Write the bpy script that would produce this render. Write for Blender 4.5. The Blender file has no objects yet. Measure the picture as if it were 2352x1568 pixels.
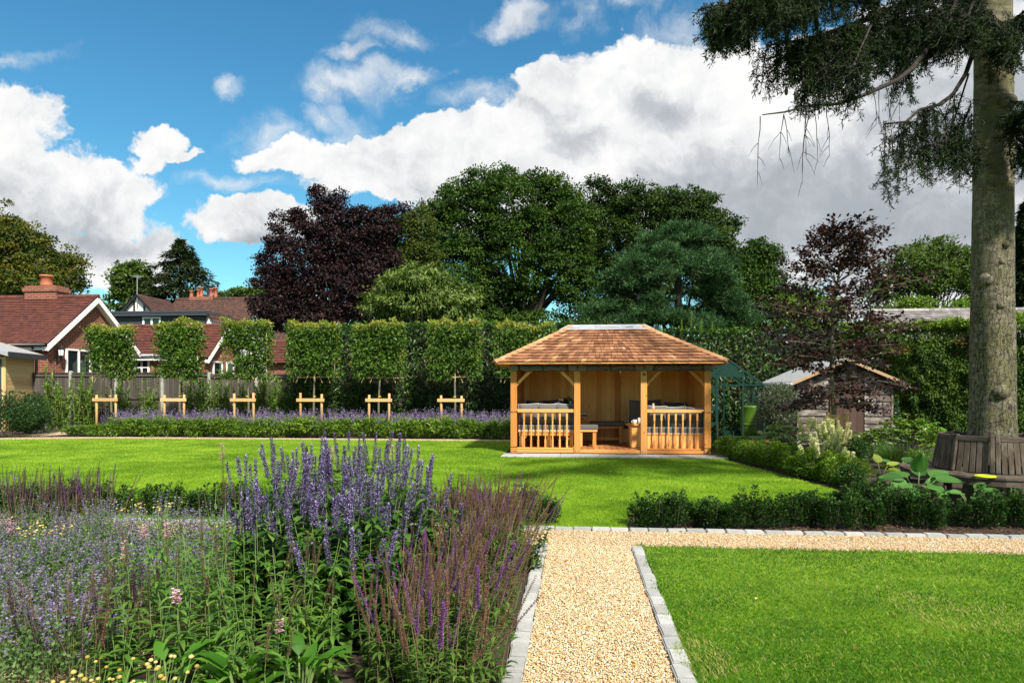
import bpy, math, random
import numpy as np
from mathutils import Vector, Matrix
# ------------------------------------------------------------------ camera, sky, sun, exposure
R = math.radians
YAW = R(5.46); CA, SA = math.cos(YAW), math.sin(YAW)      # the garden's paths run along +Y, the camera looks 5.5 deg left of them
EYE = 1.55; FP = 1568.0; CXP = 1176.0; HYP = 893.0        # eye height, focal length / centre / horizon on a 2352 px wide frame
scn = bpy.context.scene
COL = scn.collection
cam = bpy.data.cameras.new('camera'); cam_o = bpy.data.objects.new('camera', cam); COL.objects.link(cam_o)
cam.lens = 24; cam.sensor_width = 36; cam.sensor_fit = 'HORIZONTAL'; cam.shift_y = 109 / 2352
cam.clip_start = .1; cam.clip_end = 3000
cam_o.location = (0, 0, EYE); cam_o.rotation_euler = (R(90), 0, YAW)
scn.camera = cam_o
SUN_EL, SUN_AZ = R(46), R(-31)                             # azimuth: how far to the left of straight behind the camera
sd = Vector((-math.sin(SUN_AZ) * math.cos(SUN_EL), -math.cos(SUN_AZ) * math.cos(SUN_EL), math.sin(SUN_EL)))
sun = bpy.data.lights.new('sun', 'SUN'); sun.energy = 5.0; sun.angle = R(4.0); sun.color = (1, .93, .83)
sun_o = bpy.data.objects.new('sun', sun); COL.objects.link(sun_o)
sun_o.rotation_euler = sd.to_track_quat('Z', 'Y').to_euler(); sun_o.location = (-20, -20, 30)
scn.view_settings.view_transform = 'Standard'; scn.view_settings.look = 'None'
scn.view_settings.exposure = 0.85; scn.view_settings.gamma = 1
scn.cycles.max_bounces = 8; scn.cycles.sample_clamp_indirect = 4; scn.cycles.diffuse_bounces = 5; scn.cycles.glossy_bounces = 3
scn.cycles.transmission_bounces = 4; scn.cycles.transparent_max_bounces = 6

class NT:                                                  # small node-tree writer
    def __init__(s, nt): s.nt = nt; s.L = nt.links
    def n(s, t, **k):
        o = s.nt.nodes.new(t)
        for a, b in k.items(): setattr(o, a, b)
        return o
    def put(s, sock, v):
        if isinstance(v, bpy.types.NodeSocket): s.L.new(v, sock)
        elif v is not None: sock.default_value = v
    def m(s, op, a, b=None, c=None, clamp=False):
        o = s.n('ShaderNodeMath', operation=op, use_clamp=clamp)
        s.put(o.inputs[0], a); s.put(o.inputs[1], b)
        if c is not None: s.put(o.inputs[2], c)
        return o.outputs[0]
    def vm(s, op, a, b=None, out=0):
        o = s.n('ShaderNodeVectorMath', operation=op)
        s.put(o.inputs[0], a)
        if b is not None: s.put(o.inputs['Scale' if op == 'SCALE' else 1], b)
        return o.outputs[out]
    def mix(s, f, a, b, blend='MIX'):
        o = s.n('ShaderNodeMix', data_type='RGBA', blend_type=blend)
        s.put(o.inputs[0], f); s.put(o.inputs[6], c4(a)); s.put(o.inputs[7], c4(b))
        return o.outputs[2]
    def noise(s, v, scale, det=4, rough=.55, out=0):
        o = s.n('ShaderNodeTexNoise'); s.put(o.inputs['Vector'], v)
        o.inputs['Scale'].default_value = scale; o.inputs['Detail'].default_value = det; o.inputs['Roughness'].default_value = rough
        return o.outputs[out]
    def ramp(s, f, stops, interp='LINEAR'):
        o = s.n('ShaderNodeValToRGB'); s.put(o.inputs[0], f); r = o.color_ramp; r.interpolation = interp
        while len(r.elements) > 1: r.elements.remove(r.elements[-1])
        r.elements[0].position = stops[0][0]; r.elements[0].color = c4(stops[0][1])
        for p, c in stops[1:]:
            e = r.elements.new(p); e.color = c4(c)
        return o.outputs[0]
    def smooth(s, x, a, b):
        o = s.n('ShaderNodeMapRange', interpolation_type='SMOOTHSTEP'); s.put(o.inputs[0], x)
        o.inputs[1].default_value = a; o.inputs[2].default_value = b
        return o.outputs[0]
def c4(c):
    if isinstance(c, bpy.types.NodeSocket): return c
    if isinstance(c, (int, float)): return (c, c, c, 1)
    return tuple(c) if len(c) == 4 else (c[0], c[1], c[2], 1)

world = bpy.data.worlds.new('World'); scn.world = world; world.use_nodes = True
def build_sky():
    w = NT(world.node_tree); bg = world.node_tree.nodes['Background']
    sky = w.n('ShaderNodeTexSky', sky_type='NISHITA'); sky.sun_disc = False
    sky.sun_elevation = SUN_EL; sky.sun_rotation = R(180) + SUN_AZ; sky.air_density = 1.1; sky.dust_density = .3; sky.ozone_density = 1.5
    tc = w.n('ShaderNodeTexCoord').outputs['Generated']
    rot = w.n('ShaderNodeVectorRotate', rotation_type='Z_AXIS'); w.put(rot.inputs['Vector'], tc); rot.inputs['Angle'].default_value = -YAW
    sx = w.n('ShaderNodeSeparateXYZ'); w.put(sx.inputs[0], rot.outputs[0])
    yy = w.m('ADD', w.m('ABSOLUTE', sx.outputs[1]), .03)
    uu = w.m('DIVIDE', sx.outputs[0], yy); vv = w.m('DIVIDE', sx.outputs[2], yy)
    cb = w.n('ShaderNodeCombineXYZ'); w.put(cb.inputs[0], uu); w.put(cb.inputs[1], vv)
    p = cb.outputs[0]
    wn = w.noise(p, 6, 5, .6, out=1)
    warp = w.vm('SCALE', w.vm('SUBTRACT', wn, (.5, .5, .5)), .16)
    q = w.vm('ADD', p, warp)
    def field(blobs):
        r = None
        for x, y, a, b, k in blobs:
            u0, v0 = (x - CXP) / FP, (HYP - y) / FP
            d = w.vm('LENGTH', w.vm('MULTIPLY', w.vm('SUBTRACT', q, (u0, v0, 0)), (FP / a, FP / b, 0)), out=1)
            f = w.m('MULTIPLY', w.m('SUBTRACT', 1, d), k)
            r = f if r is None else w.m('SMOOTH_MAX', r, f, .12)
        return r
    thick = field([(40, 330, 150, 140, 1), (130, 460, 170, 120, 1), (-60, 520, 240, 160, 1), (290, 470, 140, 110, 1), (330, 590, 110, 90, .9), (200, 590, 230, 70, 1),
        (400, 330, 84, 52, 1), (455, 362, 60, 22, .8), (372, 375, 50, 46, .8), (600, 545, 130, 66, 1), (690, 540, 90, 50, .8),
        (1290, 200, 120, 70, 1), (1480, 190, 230, 110, 1), (1180, 340, 210, 60, .9), (1000, 345, 220, 56, 1), (760, 375, 190, 50, .9), (900, 420, 220, 70, 1), (1100, 410, 360, 80, .9), (1400, 330, 320, 150, 1), (1700, 270, 320, 190, 1.1),
        (1850, 480, 620, 230, 1.2), (2250, 500, 500, 330, 1.2), (2150, 180, 330, 190, 1), (1950, 150, 160, 90, .8), (1300, 480, 460, 110, .9), (3200, 300, 600, 350, 1), (-1100, 300, 600, 300, 1)])
    thick = w.m('MAXIMUM', thick, w.m('SUBTRACT', w.m('MULTIPLY', w.smooth(vv, .72, 1.3), 1.35), 1.1))   # broken cloud added overhead, out of view, to raise the fill light
    thin = field([(830, 130, 70, 26, 1), (760, 230, 66, 70, .9), (840, 205, 200, 50, .8), (950, 185, 130, 38, 1), (745, 285, 90, 42, 1), (640, 320, 100, 60, .8), (690, 350, 120, 50, .9), (800, 330, 120, 60, .6),
        (1200, 60, 130, 36, 1), (1330, 55, 70, 60, .8), (1420, 10, 120, 50, 1), (950, 95, 110, 34, .7), (540, 200, 44, 24, .8), (60, 150, 100, 30, .6), (1120, 255, 130, 60, .8), (560, 440, 170, 28, .7), (1600, 90, 200, 70, .6)])
    n1 = w.noise(q, 7, 8, .6); n2 = w.noise(q, 18, 6, .62); n3 = w.noise(p, 3.2, 6, .6)
    puff = w.m('ADD', w.m('MULTIPLY', w.m('SUBTRACT', n1, .5), 1.3), w.m('MULTIPLY', w.m('SUBTRACT', n2, .5), .55))
    dt = w.m('ADD', thick, puff)
    a1 = w.smooth(dt, .02, .2)
    wisp = w.m('ADD', w.m('MULTIPLY', thin, .8), w.m('MULTIPLY', w.m('SUBTRACT', n1, .48), 2.2))
    a2 = w.m('MULTIPLY', w.smooth(wisp, .02, .95), .8)
    al = w.m('MAXIMUM', a1, a2)
    # clouds are seen from below: thick parts and bases are grey, lit rims are white
    sh = field([(2150, 330, 300, 150, .9), (30, 470, 200, 90, .8), (250, 560, 260, 60, .9), (150, 540, 260, 100, .7), (600, 590, 120, 34, .7), (1540, 250, 150, 62, .45), (1750, 430, 420, 120, 1), (1950, 520, 560, 210, 1.2), (1150, 450, 330, 44, .5), (1330, 330, 120, 60, .4), (2300, 300, 400, 200, 1), (1250, 265, 120, 30, .4)])
    shade = w.m('ADD', w.m('MULTIPLY', w.m('MAXIMUM', sh, 0), 1.1), w.m('MULTIPLY', w.m('SUBTRACT', n3, .5), 1.5))
    shade = w.m('ADD', shade, w.m('MULTIPLY', w.m('SUBTRACT', n1, .5), 1.1))
    n1u = w.noise(w.vm('ADD', q, (-.012, .03, 0)), 7, 6, .6); shade = w.m('ADD', shade, w.m('MULTIPLY', w.m('SUBTRACT', n1u, n1), 2.6))
    shade = w.smooth(shade, -.35, 1.1)
    cc = w.ramp(shade, [(0, (4.9, 4.9, 4.85)), (.3, (4.1, 4.15, 4.2)), (.62, (3.0, 3.12, 3.28)), (1, (2.05, 2.22, 2.42))])
    hs = w.n('ShaderNodeHueSaturation'); w.put(hs.inputs['Color'], sky.outputs[0]); hs.inputs['Saturation'].default_value = 1.28; hs.inputs['Value'].default_value = 1.
    col = w.mix(al, w.mix(1., hs.outputs[0], (.50, .77, .72), 'MULTIPLY'), cc)
    w.put(bg.inputs[0], col); bg.inputs[1].default_value = 0.115
build_sky()

# ------------------------------------------------------------------ layout helpers: pixel of the 2352 px frame -> garden point
def at_d(x, y, d):
    u, v = (x - CXP) / FP, (HYP - y) / FP
    return Vector((d * (-SA + u * CA), d * (CA + u * SA), EYE + v * d))
def at_z(x, y, z=0.): return at_d(x, y, (EYE - z) * FP / (y - HYP))
def at_Y(x, y, Y): return at_d(x, y, Y / (CA + (x - CXP) / FP * SA))
def px2m(n, d): return n * d / FP
def rng(s): return np.random.default_rng(s)
def unit(a): return a / np.maximum(np.linalg.norm(a, axis=-1, keepdims=True), 1e-9)
def vnoise(x, y, s, seed=0):                              # smooth value noise, 0..1
    x = np.asarray(x) * s + 100.3; y = np.asarray(y) * s + 71.7
    xi, yi = np.floor(x).astype(np.int64), np.floor(y).astype(np.int64); fx, fy = x - xi, y - yi
    fx, fy = fx * fx * (3 - 2 * fx), fy * fy * (3 - 2 * fy)
    def h(i, j):
        k = (i * 374761393 + j * 668265263 + seed * 1442695041) & 0x7fffffff
        k = ((k ^ (k >> 13)) * 1274126177) & 0x7fffffff
        return ((k ^ (k >> 16)) & 0xffff) / 65535.
    return (h(xi, yi) * (1 - fx) + h(xi + 1, yi) * fx) * (1 - fy) + (h(xi, yi + 1) * (1 - fx) + h(xi + 1, yi + 1) * fx) * fy

# ------------------------------------------------------------------ materials
MATS = {}
def mat(name):
    m = bpy.data.materials.new(name); m.use_nodes = True
    w = NT(m.node_tree); b = m.node_tree.nodes['Principled BSDF']
    MATS[name] = m
    return m, w, b
def attr(w, n): return w.n('ShaderNodeAttribute', attribute_name=n)
def bump(w, b, h, strength=.4, dist=.01):
    o = w.n('ShaderNodeBump'); w.put(o.inputs['Height'], h); o.inputs['Strength'].default_value = strength; o.inputs['Distance'].default_value = dist
    w.put(b.inputs['Normal'], o.outputs[0])
def objco(w): return w.n('ShaderNodeTexCoord').outputs['Object']
def plain(name, col, rough=.6, metal=0., var=.12, scale=14, bmp=.15, spec=.4):
    m, w, b = mat(name); co = objco(w); n = w.noise(co, scale, 5)
    lo = tuple(max(0, c * (1 - var)) for c in col); hi = tuple(c * (1 + var) for c in col)
    w.put(b.inputs['Base Color'], w.ramp(n, [(.3, lo), (.7, hi)]))
    b.inputs['Roughness'].default_value = rough; b.inputs['Metallic'].default_value = metal; b.inputs['Specular IOR Level'].default_value = spec
    if bmp: bump(w, b, w.noise(co, scale * 4, 4), bmp, .004)
    return m
def wood(name, cols, rough=.55, grain=1., knots=True, spec=.3, weather=None):
    """grain runs along each board: attribute 'lc' = (along, across, across), 'rnd' differs from board to board"""
    m, w, b = mat(name); lc = attr(w, 'lc').outputs['Vector']; rd = attr(w, 'rnd').outputs['Fac']
    st = w.vm('MULTIPLY', lc, (1.6, 26, 26)); n = w.noise(st, 1.6, 6, .6); fine = w.noise(w.vm('MULTIPLY', lc, (3, 120, 120)), 1.2, 3)
    f = w.m('ADD', w.m('MULTIPLY', n, .55 * grain), w.m('MULTIPLY', rd, .62)); f = w.m('ADD', f, w.m('MULTIPLY', w.m('SUBTRACT', fine, .5), .3 * grain))
    k = len(cols); c = w.ramp(f, [(.12 + .78 * i / (k - 1), q) for i, q in enumerate(cols)])
    if knots:
        vo = w.n('ShaderNodeTexVoronoi'); w.put(vo.inputs['Vector'], w.vm('MULTIPLY', lc, (3.2, 9, 9))); vo.inputs['Scale'].default_value = 1.
        c = w.mix(w.smooth(vo.outputs['Distance'], .13, .05), c, tuple(x * .45 for x in cols[0]))
    if weather:
        g = w.noise(w.vm('MULTIPLY', lc, (2.5, 7, 7)), 1.5, 5); c = w.mix(w.smooth(g, .42, .68), c, weather)
    w.put(b.inputs['Base Color'], c); b.inputs['Roughness'].default_value = rough; b.inputs['Specular IOR Level'].default_value = spec
    bump(w, b, w.m('ADD', n, w.m('MULTIPLY', fine, .5)), .25, .003)
    return m
def leaf(name, cols, trans=.25, rough=.55, spec=.16, lumps=.25, tcol=None):
    """leaf blade: colour varies leaf by leaf ('rnd') and from spray to spray; light comes through"""
    m, w, b = mat(name); rd = attr(w, 'rnd').outputs['Fac']
    n = w.noise(objco(w), 1.3, 3); f = w.m('ADD', rd, w.m('MULTIPLY', w.m('SUBTRACT', n, .5), lumps * 2))
    k = len(cols); c = w.ramp(f, [(i / (k - 1), q) for i, q in enumerate(cols)])
    w.put(b.inputs['Base Color'], c); b.inputs['Roughness'].default_value = rough; b.inputs['Specular IOR Level'].default_value = spec
    if trans:
        t = w.n('ShaderNodeBsdfTranslucent'); w.put(t.inputs[0], w.mix(1., c, tcol or (1.5, 1.7, .6), 'MULTIPLY'))
        mx = w.n('ShaderNodeMixShader'); mx.inputs[0].default_value = trans
        w.L.new(b.outputs[0], mx.inputs[1]); w.L.new(t.outputs[0], mx.inputs[2])
        w.L.new(mx.outputs[0], m.node_tree.nodes['Material Output'].inputs[0])
    return m
def petal(name, cols, trans=.2): return leaf(name, cols, trans, .6, .2, .1, (1.2, 1.2, 1.2))

# ------------------------------------------------------------------ objects, tags, copies
def link(name, data, parent=None):
    o = bpy.data.objects.new(name, data); COL.objects.link(o)
    if parent is not None: o.parent = parent
    return o
def tag(o, label=None, cat=None, group=None, kind=None):
    if label: o['label'] = label
    if cat: o['category'] = cat
    if group: o['group'] = group
    if kind: o['kind'] = kind
    return o
def thing(name, loc, label, cat, group=None, rz=0., s=1.):
    o = link(name, None); o.location = loc; o.rotation_euler = (0, 0, rz); o.scale = (s, s, s); o.empty_display_size = .2
    return tag(o, label, cat, group)
def kids(o): return [c for c in CHILD.get(o, [])]
CHILD = {}
def copy_tree(o, parent=None):
    c = o.copy(); COL.objects.link(c)
    if parent is not None: c.parent = parent
    for ch in list(o.children): copy_tree(ch, c)
    return c
def place(o, loc, rz=0., s=1., label=None, group=None, sz=None):
    o.location = loc; o.rotation_euler = (0, 0, rz); o.scale = (s, s, sz or s)
    if label: o['label'] = label
    if group: o['group'] = group
    return o
def np_mesh(name, V, loops, starts, rnd=None, smooth=False):
    me = bpy.data.meshes.new(name); V = np.asarray(V, np.float32); loops = np.asarray(loops, np.int32); starts = np.asarray(starts, np.int32)
    me.vertices.add(len(V)); me.vertices.foreach_set('co', V.ravel())
    me.loops.add(len(loops)); me.loops.foreach_set('vertex_index', loops)
    me.polygons.add(len(starts)); me.polygons.foreach_set('loop_start', starts)
    if smooth: me.polygons.foreach_set('use_smooth', np.ones(len(starts), bool))
    if rnd is not None:
        a = me.attributes.new('rnd', 'FLOAT', 'POINT'); a.data.foreach_set('value', np.asarray(rnd, np.float32))
    me.update(calc_edges=True)
    return me
SHAPES = {   # (along, side, up) points, faces
    'diamond': ([(0, 0, 0), (.45, .5, .05), (1, 0, -.08), (.45, -.5, .05)], [(0, 3, 2, 1)]),
    'fold': ([(0, 0, 0), (.42, .5, .1), (.5, 0, 0), (1, 0, -.12), (.42, -.5, .1)], [(0, 2, 3, 1), (0, 4, 3, 2)]),
    'leaf': ([(0, 0, 0), (.3, .46, .09), (.3, 0, .03), (.3, -.46, .09), (.68, .36, .02), (.68, 0, -.03), (.68, -.36, .02), (1, 0, -.22)],
             [(0, 2, 1), (0, 3, 2), (1, 2, 5, 4), (2, 3, 6, 5), (4, 5, 7), (5, 6, 7)]),
    'blade': ([(0, .5, 0), (0, -.5, 0), (1, 0, 0)], [(0, 1, 2)]),
    'arch': ([(0, .5, 0), (0, -.5, 0), (.5, .42, .0), (.5, -.42, .0), (1, 0, -.25)], [(0, 1, 3, 2), (2, 3, 4)]),
    'bit': ([(0, 0, 0), (.6, .5, .2), (1, 0, 0), (.6, -.5, .2)], [(0, 3, 2, 1)]),
    'stone': ([(.5, 0, 0), (0, .5, .05), (-.5, .05, 0), (0, -.5, -.03), (.12, .1, .42), (-.1, -.12, -.3)],
              [(0, 1, 4), (1, 2, 4), (2, 3, 4), (3, 0, 4), (1, 0, 5), (2, 1, 5), (3, 2, 5), (0, 3, 5)])}
def swarm_mesh(name, P, D, N, L, W, shape='diamond', rnd=None, seed=0, jit=None):
    P = np.asarray(P, float); n = len(P); D = unit(np.asarray(D, float)); N = np.asarray(N, float)
    S = unit(np.cross(D, N)); N = np.cross(S, D)
    T, F = SHAPES[shape]; T = np.asarray(T); k = len(T)
    L = np.broadcast_to(np.asarray(L, float), (n,)); W = np.broadcast_to(np.asarray(W, float), (n,))
    t0 = T[None, :, 0, None] * L[:, None, None]; t1 = T[None, :, 1, None] * W[:, None, None]; t2 = T[None, :, 2, None] * L[:, None, None]
    if shape == 'stone': t2 = T[None, :, 2, None] * np.minimum(L, W)[:, None, None]
    V = P[:, None, :] + t0 * D[:, None, :] + t1 * S[:, None, :] + t2 * N[:, None, :]
    fl = np.concatenate([np.asarray(f) for f in F]); ln = np.asarray([len(f) for f in F]); st = np.concatenate([[0], np.cumsum(ln)[:-1]])
    loops = (np.arange(n)[:, None] * k + fl[None]).ravel(); starts = (np.arange(n)[:, None] * len(fl) + st[None]).ravel()
    if rnd is None: rnd = rng(seed).random(n)
    return np_mesh(name, V.reshape(-1, 3), loops, starts, np.repeat(rnd, k))
def swarm(name, P, D, N, L, W, m, parent=None, shape='diamond', rnd=None, seed=0):
    me = swarm_mesh(name, P, D, N, L, W, shape, rnd, seed); me.materials.append(MATS[m] if isinstance(m, str) else m)
    return link(name, me, parent)
class MB:
    """collects boxes, bars, tubes and sheets into one mesh; each piece carries its own grain coordinates"""
    def __init__(s, seed=1): s.v = []; s.f = []; s.pc = []; s.lc = []; s.r = []; s.rg = random.Random(seed)
    def add(s, vs, fs, lc=None, rnd=None):
        b = len(s.v); s.pc.append((b, len(s.f))); s.v += [tuple(v) for v in vs]; s.f += [tuple(b + i for i in f) for f in fs]
        off = s.rg.random() * 20; s.lc += [(a[0] + off, a[1] + off * .37, a[2]) for a in (lc or vs)]
        s.r += [s.rg.random() if rnd is None else rnd] * len(vs)
    def box(s, x0, x1, y0, y1, z0, z1, rnd=None, M=None):
        vs = [(x, y, z) for x in (x0, x1) for y in (y0, y1) for z in (z0, z1)]
        dx, dy, dz = abs(x1 - x0), abs(y1 - y0), abs(z1 - z0)
        o = [0, 1, 2]; o.sort(key=lambda i: -(dx, dy, dz)[i])
        lc = [tuple(v[i] for i in o) for v in vs]
        if M is not None: vs = [M @ Vector(v) for v in vs]
        s.add(vs, [(0, 1, 3, 2), (4, 6, 7, 5), (0, 4, 5, 1), (2, 3, 7, 6), (0, 2, 6, 4), (1, 5, 7, 3)], lc, rnd); return s
    def bar(s, a, b, w, h, up=(0, 0, 1), rnd=None):
        a, b = Vector(a), Vector(b); d = (b - a); l = d.length; d.normalize(); sd_ = d.cross(Vector(up))
        if sd_.length < 1e-4: sd_ = d.cross(Vector((0, 1, 0)))
        sd_.normalize(); u = sd_.cross(d); M = Matrix((d, sd_, u)).transposed().to_4x4(); M.translation = a
        return s.box(0, l, -w / 2, w / 2, -h / 2, h / 2, rnd, M)
    def tube(s, pts, r, n=6, rnd=None, cap=True):
        pts = [Vector(p) for p in pts]; k = len(pts)
        if not hasattr(r, '__len__'): r = [r] * k
        vs, lc, fs = [], [], []; L = 0; prev = None
        for i, p in enumerate(pts):
            t = (pts[min(i + 1, k - 1)] - pts[max(i - 1, 0)]); t = t.normalized() if t.length > 1e-9 else Vector((0, 0, 1))
            a = prev if prev is not None else (Vector((0, 1, 0)) if abs(t.z) > .9 else Vector((0, 0, 1)))
            x = (a - t * a.dot(t)); x = x.normalized() if x.length > 1e-6 else t.orthogonal().normalized(); y = t.cross(x); prev = x
            if i: L += (p - pts[i - 1]).length
            for j in range(n):
                q = 2 * math.pi * j / n; o = x * math.cos(q) + y * math.sin(q); vs.append(p + o * r[i]); lc.append((L, o.x * r[i], o.y * r[i]))
        for i in range(k - 1):
            for j in range(n): fs.append((i * n + j, i * n + (j + 1) % n, (i + 1) * n + (j + 1) % n, (i + 1) * n + j))
        if cap: fs += [tuple(range(n))[::-1], tuple((k - 1) * n + j for j in range(n))]
        s.add(vs, fs, lc, rnd); return s
    def lathe(s, c, prof, n=16, rnd=None):
        c = Vector(c); vs, fs = [], []
        for r, z in prof:
            for j in range(n): q = 2 * math.pi * j / n; vs.append(c + Vector((r * math.cos(q), r * math.sin(q), z)))
        k = len(prof)
        for i in range(k - 1):
            for j in range(n): fs.append((i * n + j, i * n + (j + 1) % n, (i + 1) * n + (j + 1) % n, (i + 1) * n + j))
        fs += [tuple(range(n))[::-1], tuple((k - 1) * n + j for j in range(n))]
        s.add(vs, fs, [(v[2], v[0], v[1]) for v in vs], rnd); return s
    def prism(s, poly, a, b, ax='y', rnd=None):
        """polygon in the other two axes, pushed from a to b along ax"""
        g = {'x': lambda p, t: (t, p[0], p[1]), 'y': lambda p, t: (p[0], t, p[1]), 'z': lambda p, t: (p[0], p[1], t)}[ax]; n = len(poly)
        vs = [g(p, a) for p in poly] + [g(p, b) for p in poly]
        s.add(vs, [tuple(range(n)), tuple(range(2 * n - 1, n - 1, -1))] + [(i, n + i, n + (i + 1) % n, (i + 1) % n) for i in range(n)], None, rnd); return s
    def quad(s, a, b, c, d, rnd=None, lc=None): s.add([a, b, c, d], [(0, 1, 2, 3)], lc, rnd); return s
    def each(s, name, m, parent=None, k=1, put=None, **kw):
        """one object for every k pieces"""
        out = []; pc = s.pc[::k] + [(len(s.v), len(s.f))]
        for (v0, f0), (v1, f1) in zip(pc[:-1], pc[1:]):
            q = MB(); q.v, q.lc, q.r = s.v[v0:v1], s.lc[v0:v1], s.r[v0:v1]; q.f = [tuple(i - v0 for i in f) for f in s.f[f0:f1]]
            out.append(put(q, name, m, parent, **kw) if put else q.build(name, m, parent, **kw))
        return out
    def build(s, name, m, parent=None, bev=0., smooth=False, label=None):
        me = bpy.data.meshes.new(name); me.from_pydata(s.v, [], s.f)
        a = me.attributes.new('lc', 'FLOAT_VECTOR', 'POINT'); a.data.foreach_set('vector', np.asarray(s.lc, np.float32).ravel())
        a = me.attributes.new('rnd', 'FLOAT', 'POINT'); a.data.foreach_set('value', np.asarray(s.r, np.float32))
        me.materials.append(MATS[m] if isinstance(m, str) else m)
        if smooth: me.polygons.foreach_set('use_smooth', np.ones(len(me.polygons), bool))
        import bmesh
        bm = bmesh.new(); bm.from_mesh(me); bmesh.ops.recalc_face_normals(bm, faces=bm.faces); bm.to_mesh(me); bm.free()
        o = link(name, me, parent)
        if bev:
            md = o.modifiers.new('Bevel', 'BEVEL'); md.width = bev; md.segments = 2; md.limit_method = 'ANGLE'
        if label: o['label'] = label
        return o
def cushion(name, parent, m, sx, sy, sz, M, puff=.55, n=8):
    """a filled fabric cushion: pillow surface pinched at its corners; returns mesh object and the seam path"""
    vs, fs = [], []
    for side in (1, -1):
        for i in range(n + 1):
            for j in range(n + 1):
                a, b = i / n * 2 - 1, j / n * 2 - 1
                t = ((1 - a ** 4) * (1 - b ** 4)) ** puff
                k = 1 - .05 * (1 - abs(a)) * abs(b) ** 3 - .05 * (1 - abs(b)) * abs(a) ** 3
                vs.append(M @ Vector((a * sx / 2 * k, side * t * sy / 2, b * sz / 2 * k)))
    q = (n + 1) ** 2
    for sidx in (0, 1):
        for i in range(n):
            for j in range(n):
                f = [sidx * q + i * (n + 1) + j, sidx * q + (i + 1) * (n + 1) + j, sidx * q + (i + 1) * (n + 1) + j + 1, sidx * q + i * (n + 1) + j + 1]
                fs.append(tuple(f if sidx else f[::-1]))
    mb = MB(); mb.add(vs, fs); o = mb.build(name, m, parent, smooth=True)
    rim = [i * (n + 1) for i in range(n + 1)] + [n * (n + 1) + j for j in range(1, n + 1)] + [i * (n + 1) + n for i in range(n - 1, -1, -1)] + [j for j in range(n - 1, -1, -1)]
    p = MB(); p.tube([vs[i] for i in rim], .007, 5, cap=False); p.build('piping', 'piping', o, smooth=True)
    return o
def finger_pts(a, b, sag=0., n=6, wob=0., rg=None):
    a, b = Vector(a), Vector(b); out = []
    for i in range(n):
        t = i / (n - 1); p = a.lerp(b, t); p.z -= sag * math.sin(math.pi * t)
        if wob and rg and 0 < i: p += Vector((rg.uniform(-wob, wob), rg.uniform(-wob, wob), rg.uniform(-wob, wob)))
        out.append(p)
    return out
# ------------------------------------------------------------------ material library
CEDAR = [(.34, .12, .026), (.52, .205, .045), (.62, .28, .072), (.70, .355, .11)]
wood('larch', CEDAR, .5); wood('larch_lit', [(.60, .25, .065), (.76, .36, .10), (.84, .44, .14), (.88, .52, .19)], .5)  # second larch is a paler copy: brightness inside the gazebo put into its colour
wood('deck', [(.26, .10, .035), (.38, .16, .058), (.48, .22, .085)], .45); wood('shingle', [(.11, .045, .022), (.20, .088, .042), (.29, .138, .068), (.36, .185, .093), (.55, .35, .19)], .7, .6, knots=False)
wood('hip_shingle', [(.32, .15, .07), (.42, .22, .10), (.5, .28, .13)], .7, .6, knots=False)
wood('stake_wood', [(.40, .22, .08), (.52, .31, .13), (.60, .38, .18)], .6); wood('hut_board', [(.46, .28, .12), (.56, .37, .17), (.66, .46, .24)], .6)
wood('fence_board', [(.036, .030, .023), (.066, .056, .046), (.105, .092, .078)], .8, knots=True); wood('shed_board', [(.05, .036, .028), (.075, .055, .045), (.10, .075, .06)], .75, weather=(.24, .22, .19))
wood('shed_door', [(.045, .024, .017), (.06, .032, .022), (.075, .042, .03)], .65, knots=False); wood('bench_teak', [(.03, .021, .014), (.052, .038, .026), (.08, .06, .043)], .8, weather=(.11, .09, .07))
wood('barge_wood', [(.30, .19, .105), (.40, .26, .15), (.48, .33, .20)], .65); wood('planter_wood', [(.12, .05, .025), (.17, .075, .035), (.2, .09, .045)], .6); wood('bamboo', [(.35, .27, .12), (.46, .36, .17), (.52, .42, .22)], .5, knots=False)
plain('white_paint', (.80, .80, .78), .4, var=.03, bmp=0); plain('black_paint', (.015, .015, .016), .35, bmp=0); plain('dark_grey', (.035, .043, .052), .6); plain('lead', (.30, .33, .35), .55, var=.15, scale=4)
plain('zinc', (.50, .53, .56), .38, .6, var=.16, scale=5); plain('terracotta', (.36, .12, .06), .75, var=.2); plain('render_white', (.66, .65, .62), .8, var=.06, scale=3); plain('concrete', (.33, .32, .29), .85, var=.2, scale=9, bmp=.4)
plain('felt', (.27, .28, .285), .8, var=.12, scale=6, bmp=.3); plain('grey_fabric', (.105, .10, .092), .9, var=.07, scale=60, bmp=.25); plain('piping', (.50, .49, .46), .8, bmp=0); plain('canvas', (.13, .115, .10), .85, var=.1)
plain('strap', (.012, .012, .012), .6, bmp=0); plain('steel', (.5, .5, .5), .3, .9, bmp=0); plain('pot_metal', (.55, .54, .52), .35, .7, var=.15, scale=20); plain('ceramic', (.82, .81, .78), .25, bmp=0, spec=.5); plain('greenhouse_green', (.003, .030, .021), .4, bmp=0)
plain('green_plastic', (.07, .14, .01), .4, bmp=0); plain('yellow_plastic', (.48, .54, .01), .35, bmp=0); plain('tie_yellow', (.72, .52, .02), .5, bmp=0); plain('cream_flower', (.75, .74, .62), .6); plain('pink_toy', (.72, .52, .42), .7)
plain('soil', (.035, .024, .016), .95, var=.4, scale=30, bmp=.8); plain('far_ground', (.05, .07, .02), .95, var=.3, scale=2); plain('bark_brown', (.024, .019, .014), .9, var=.4, scale=22, bmp=.8); plain('twig', (.026, .021, .015), .8, var=.3); plain('young_bark', (.13, .115, .075), .8, var=.3, scale=30)
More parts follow.
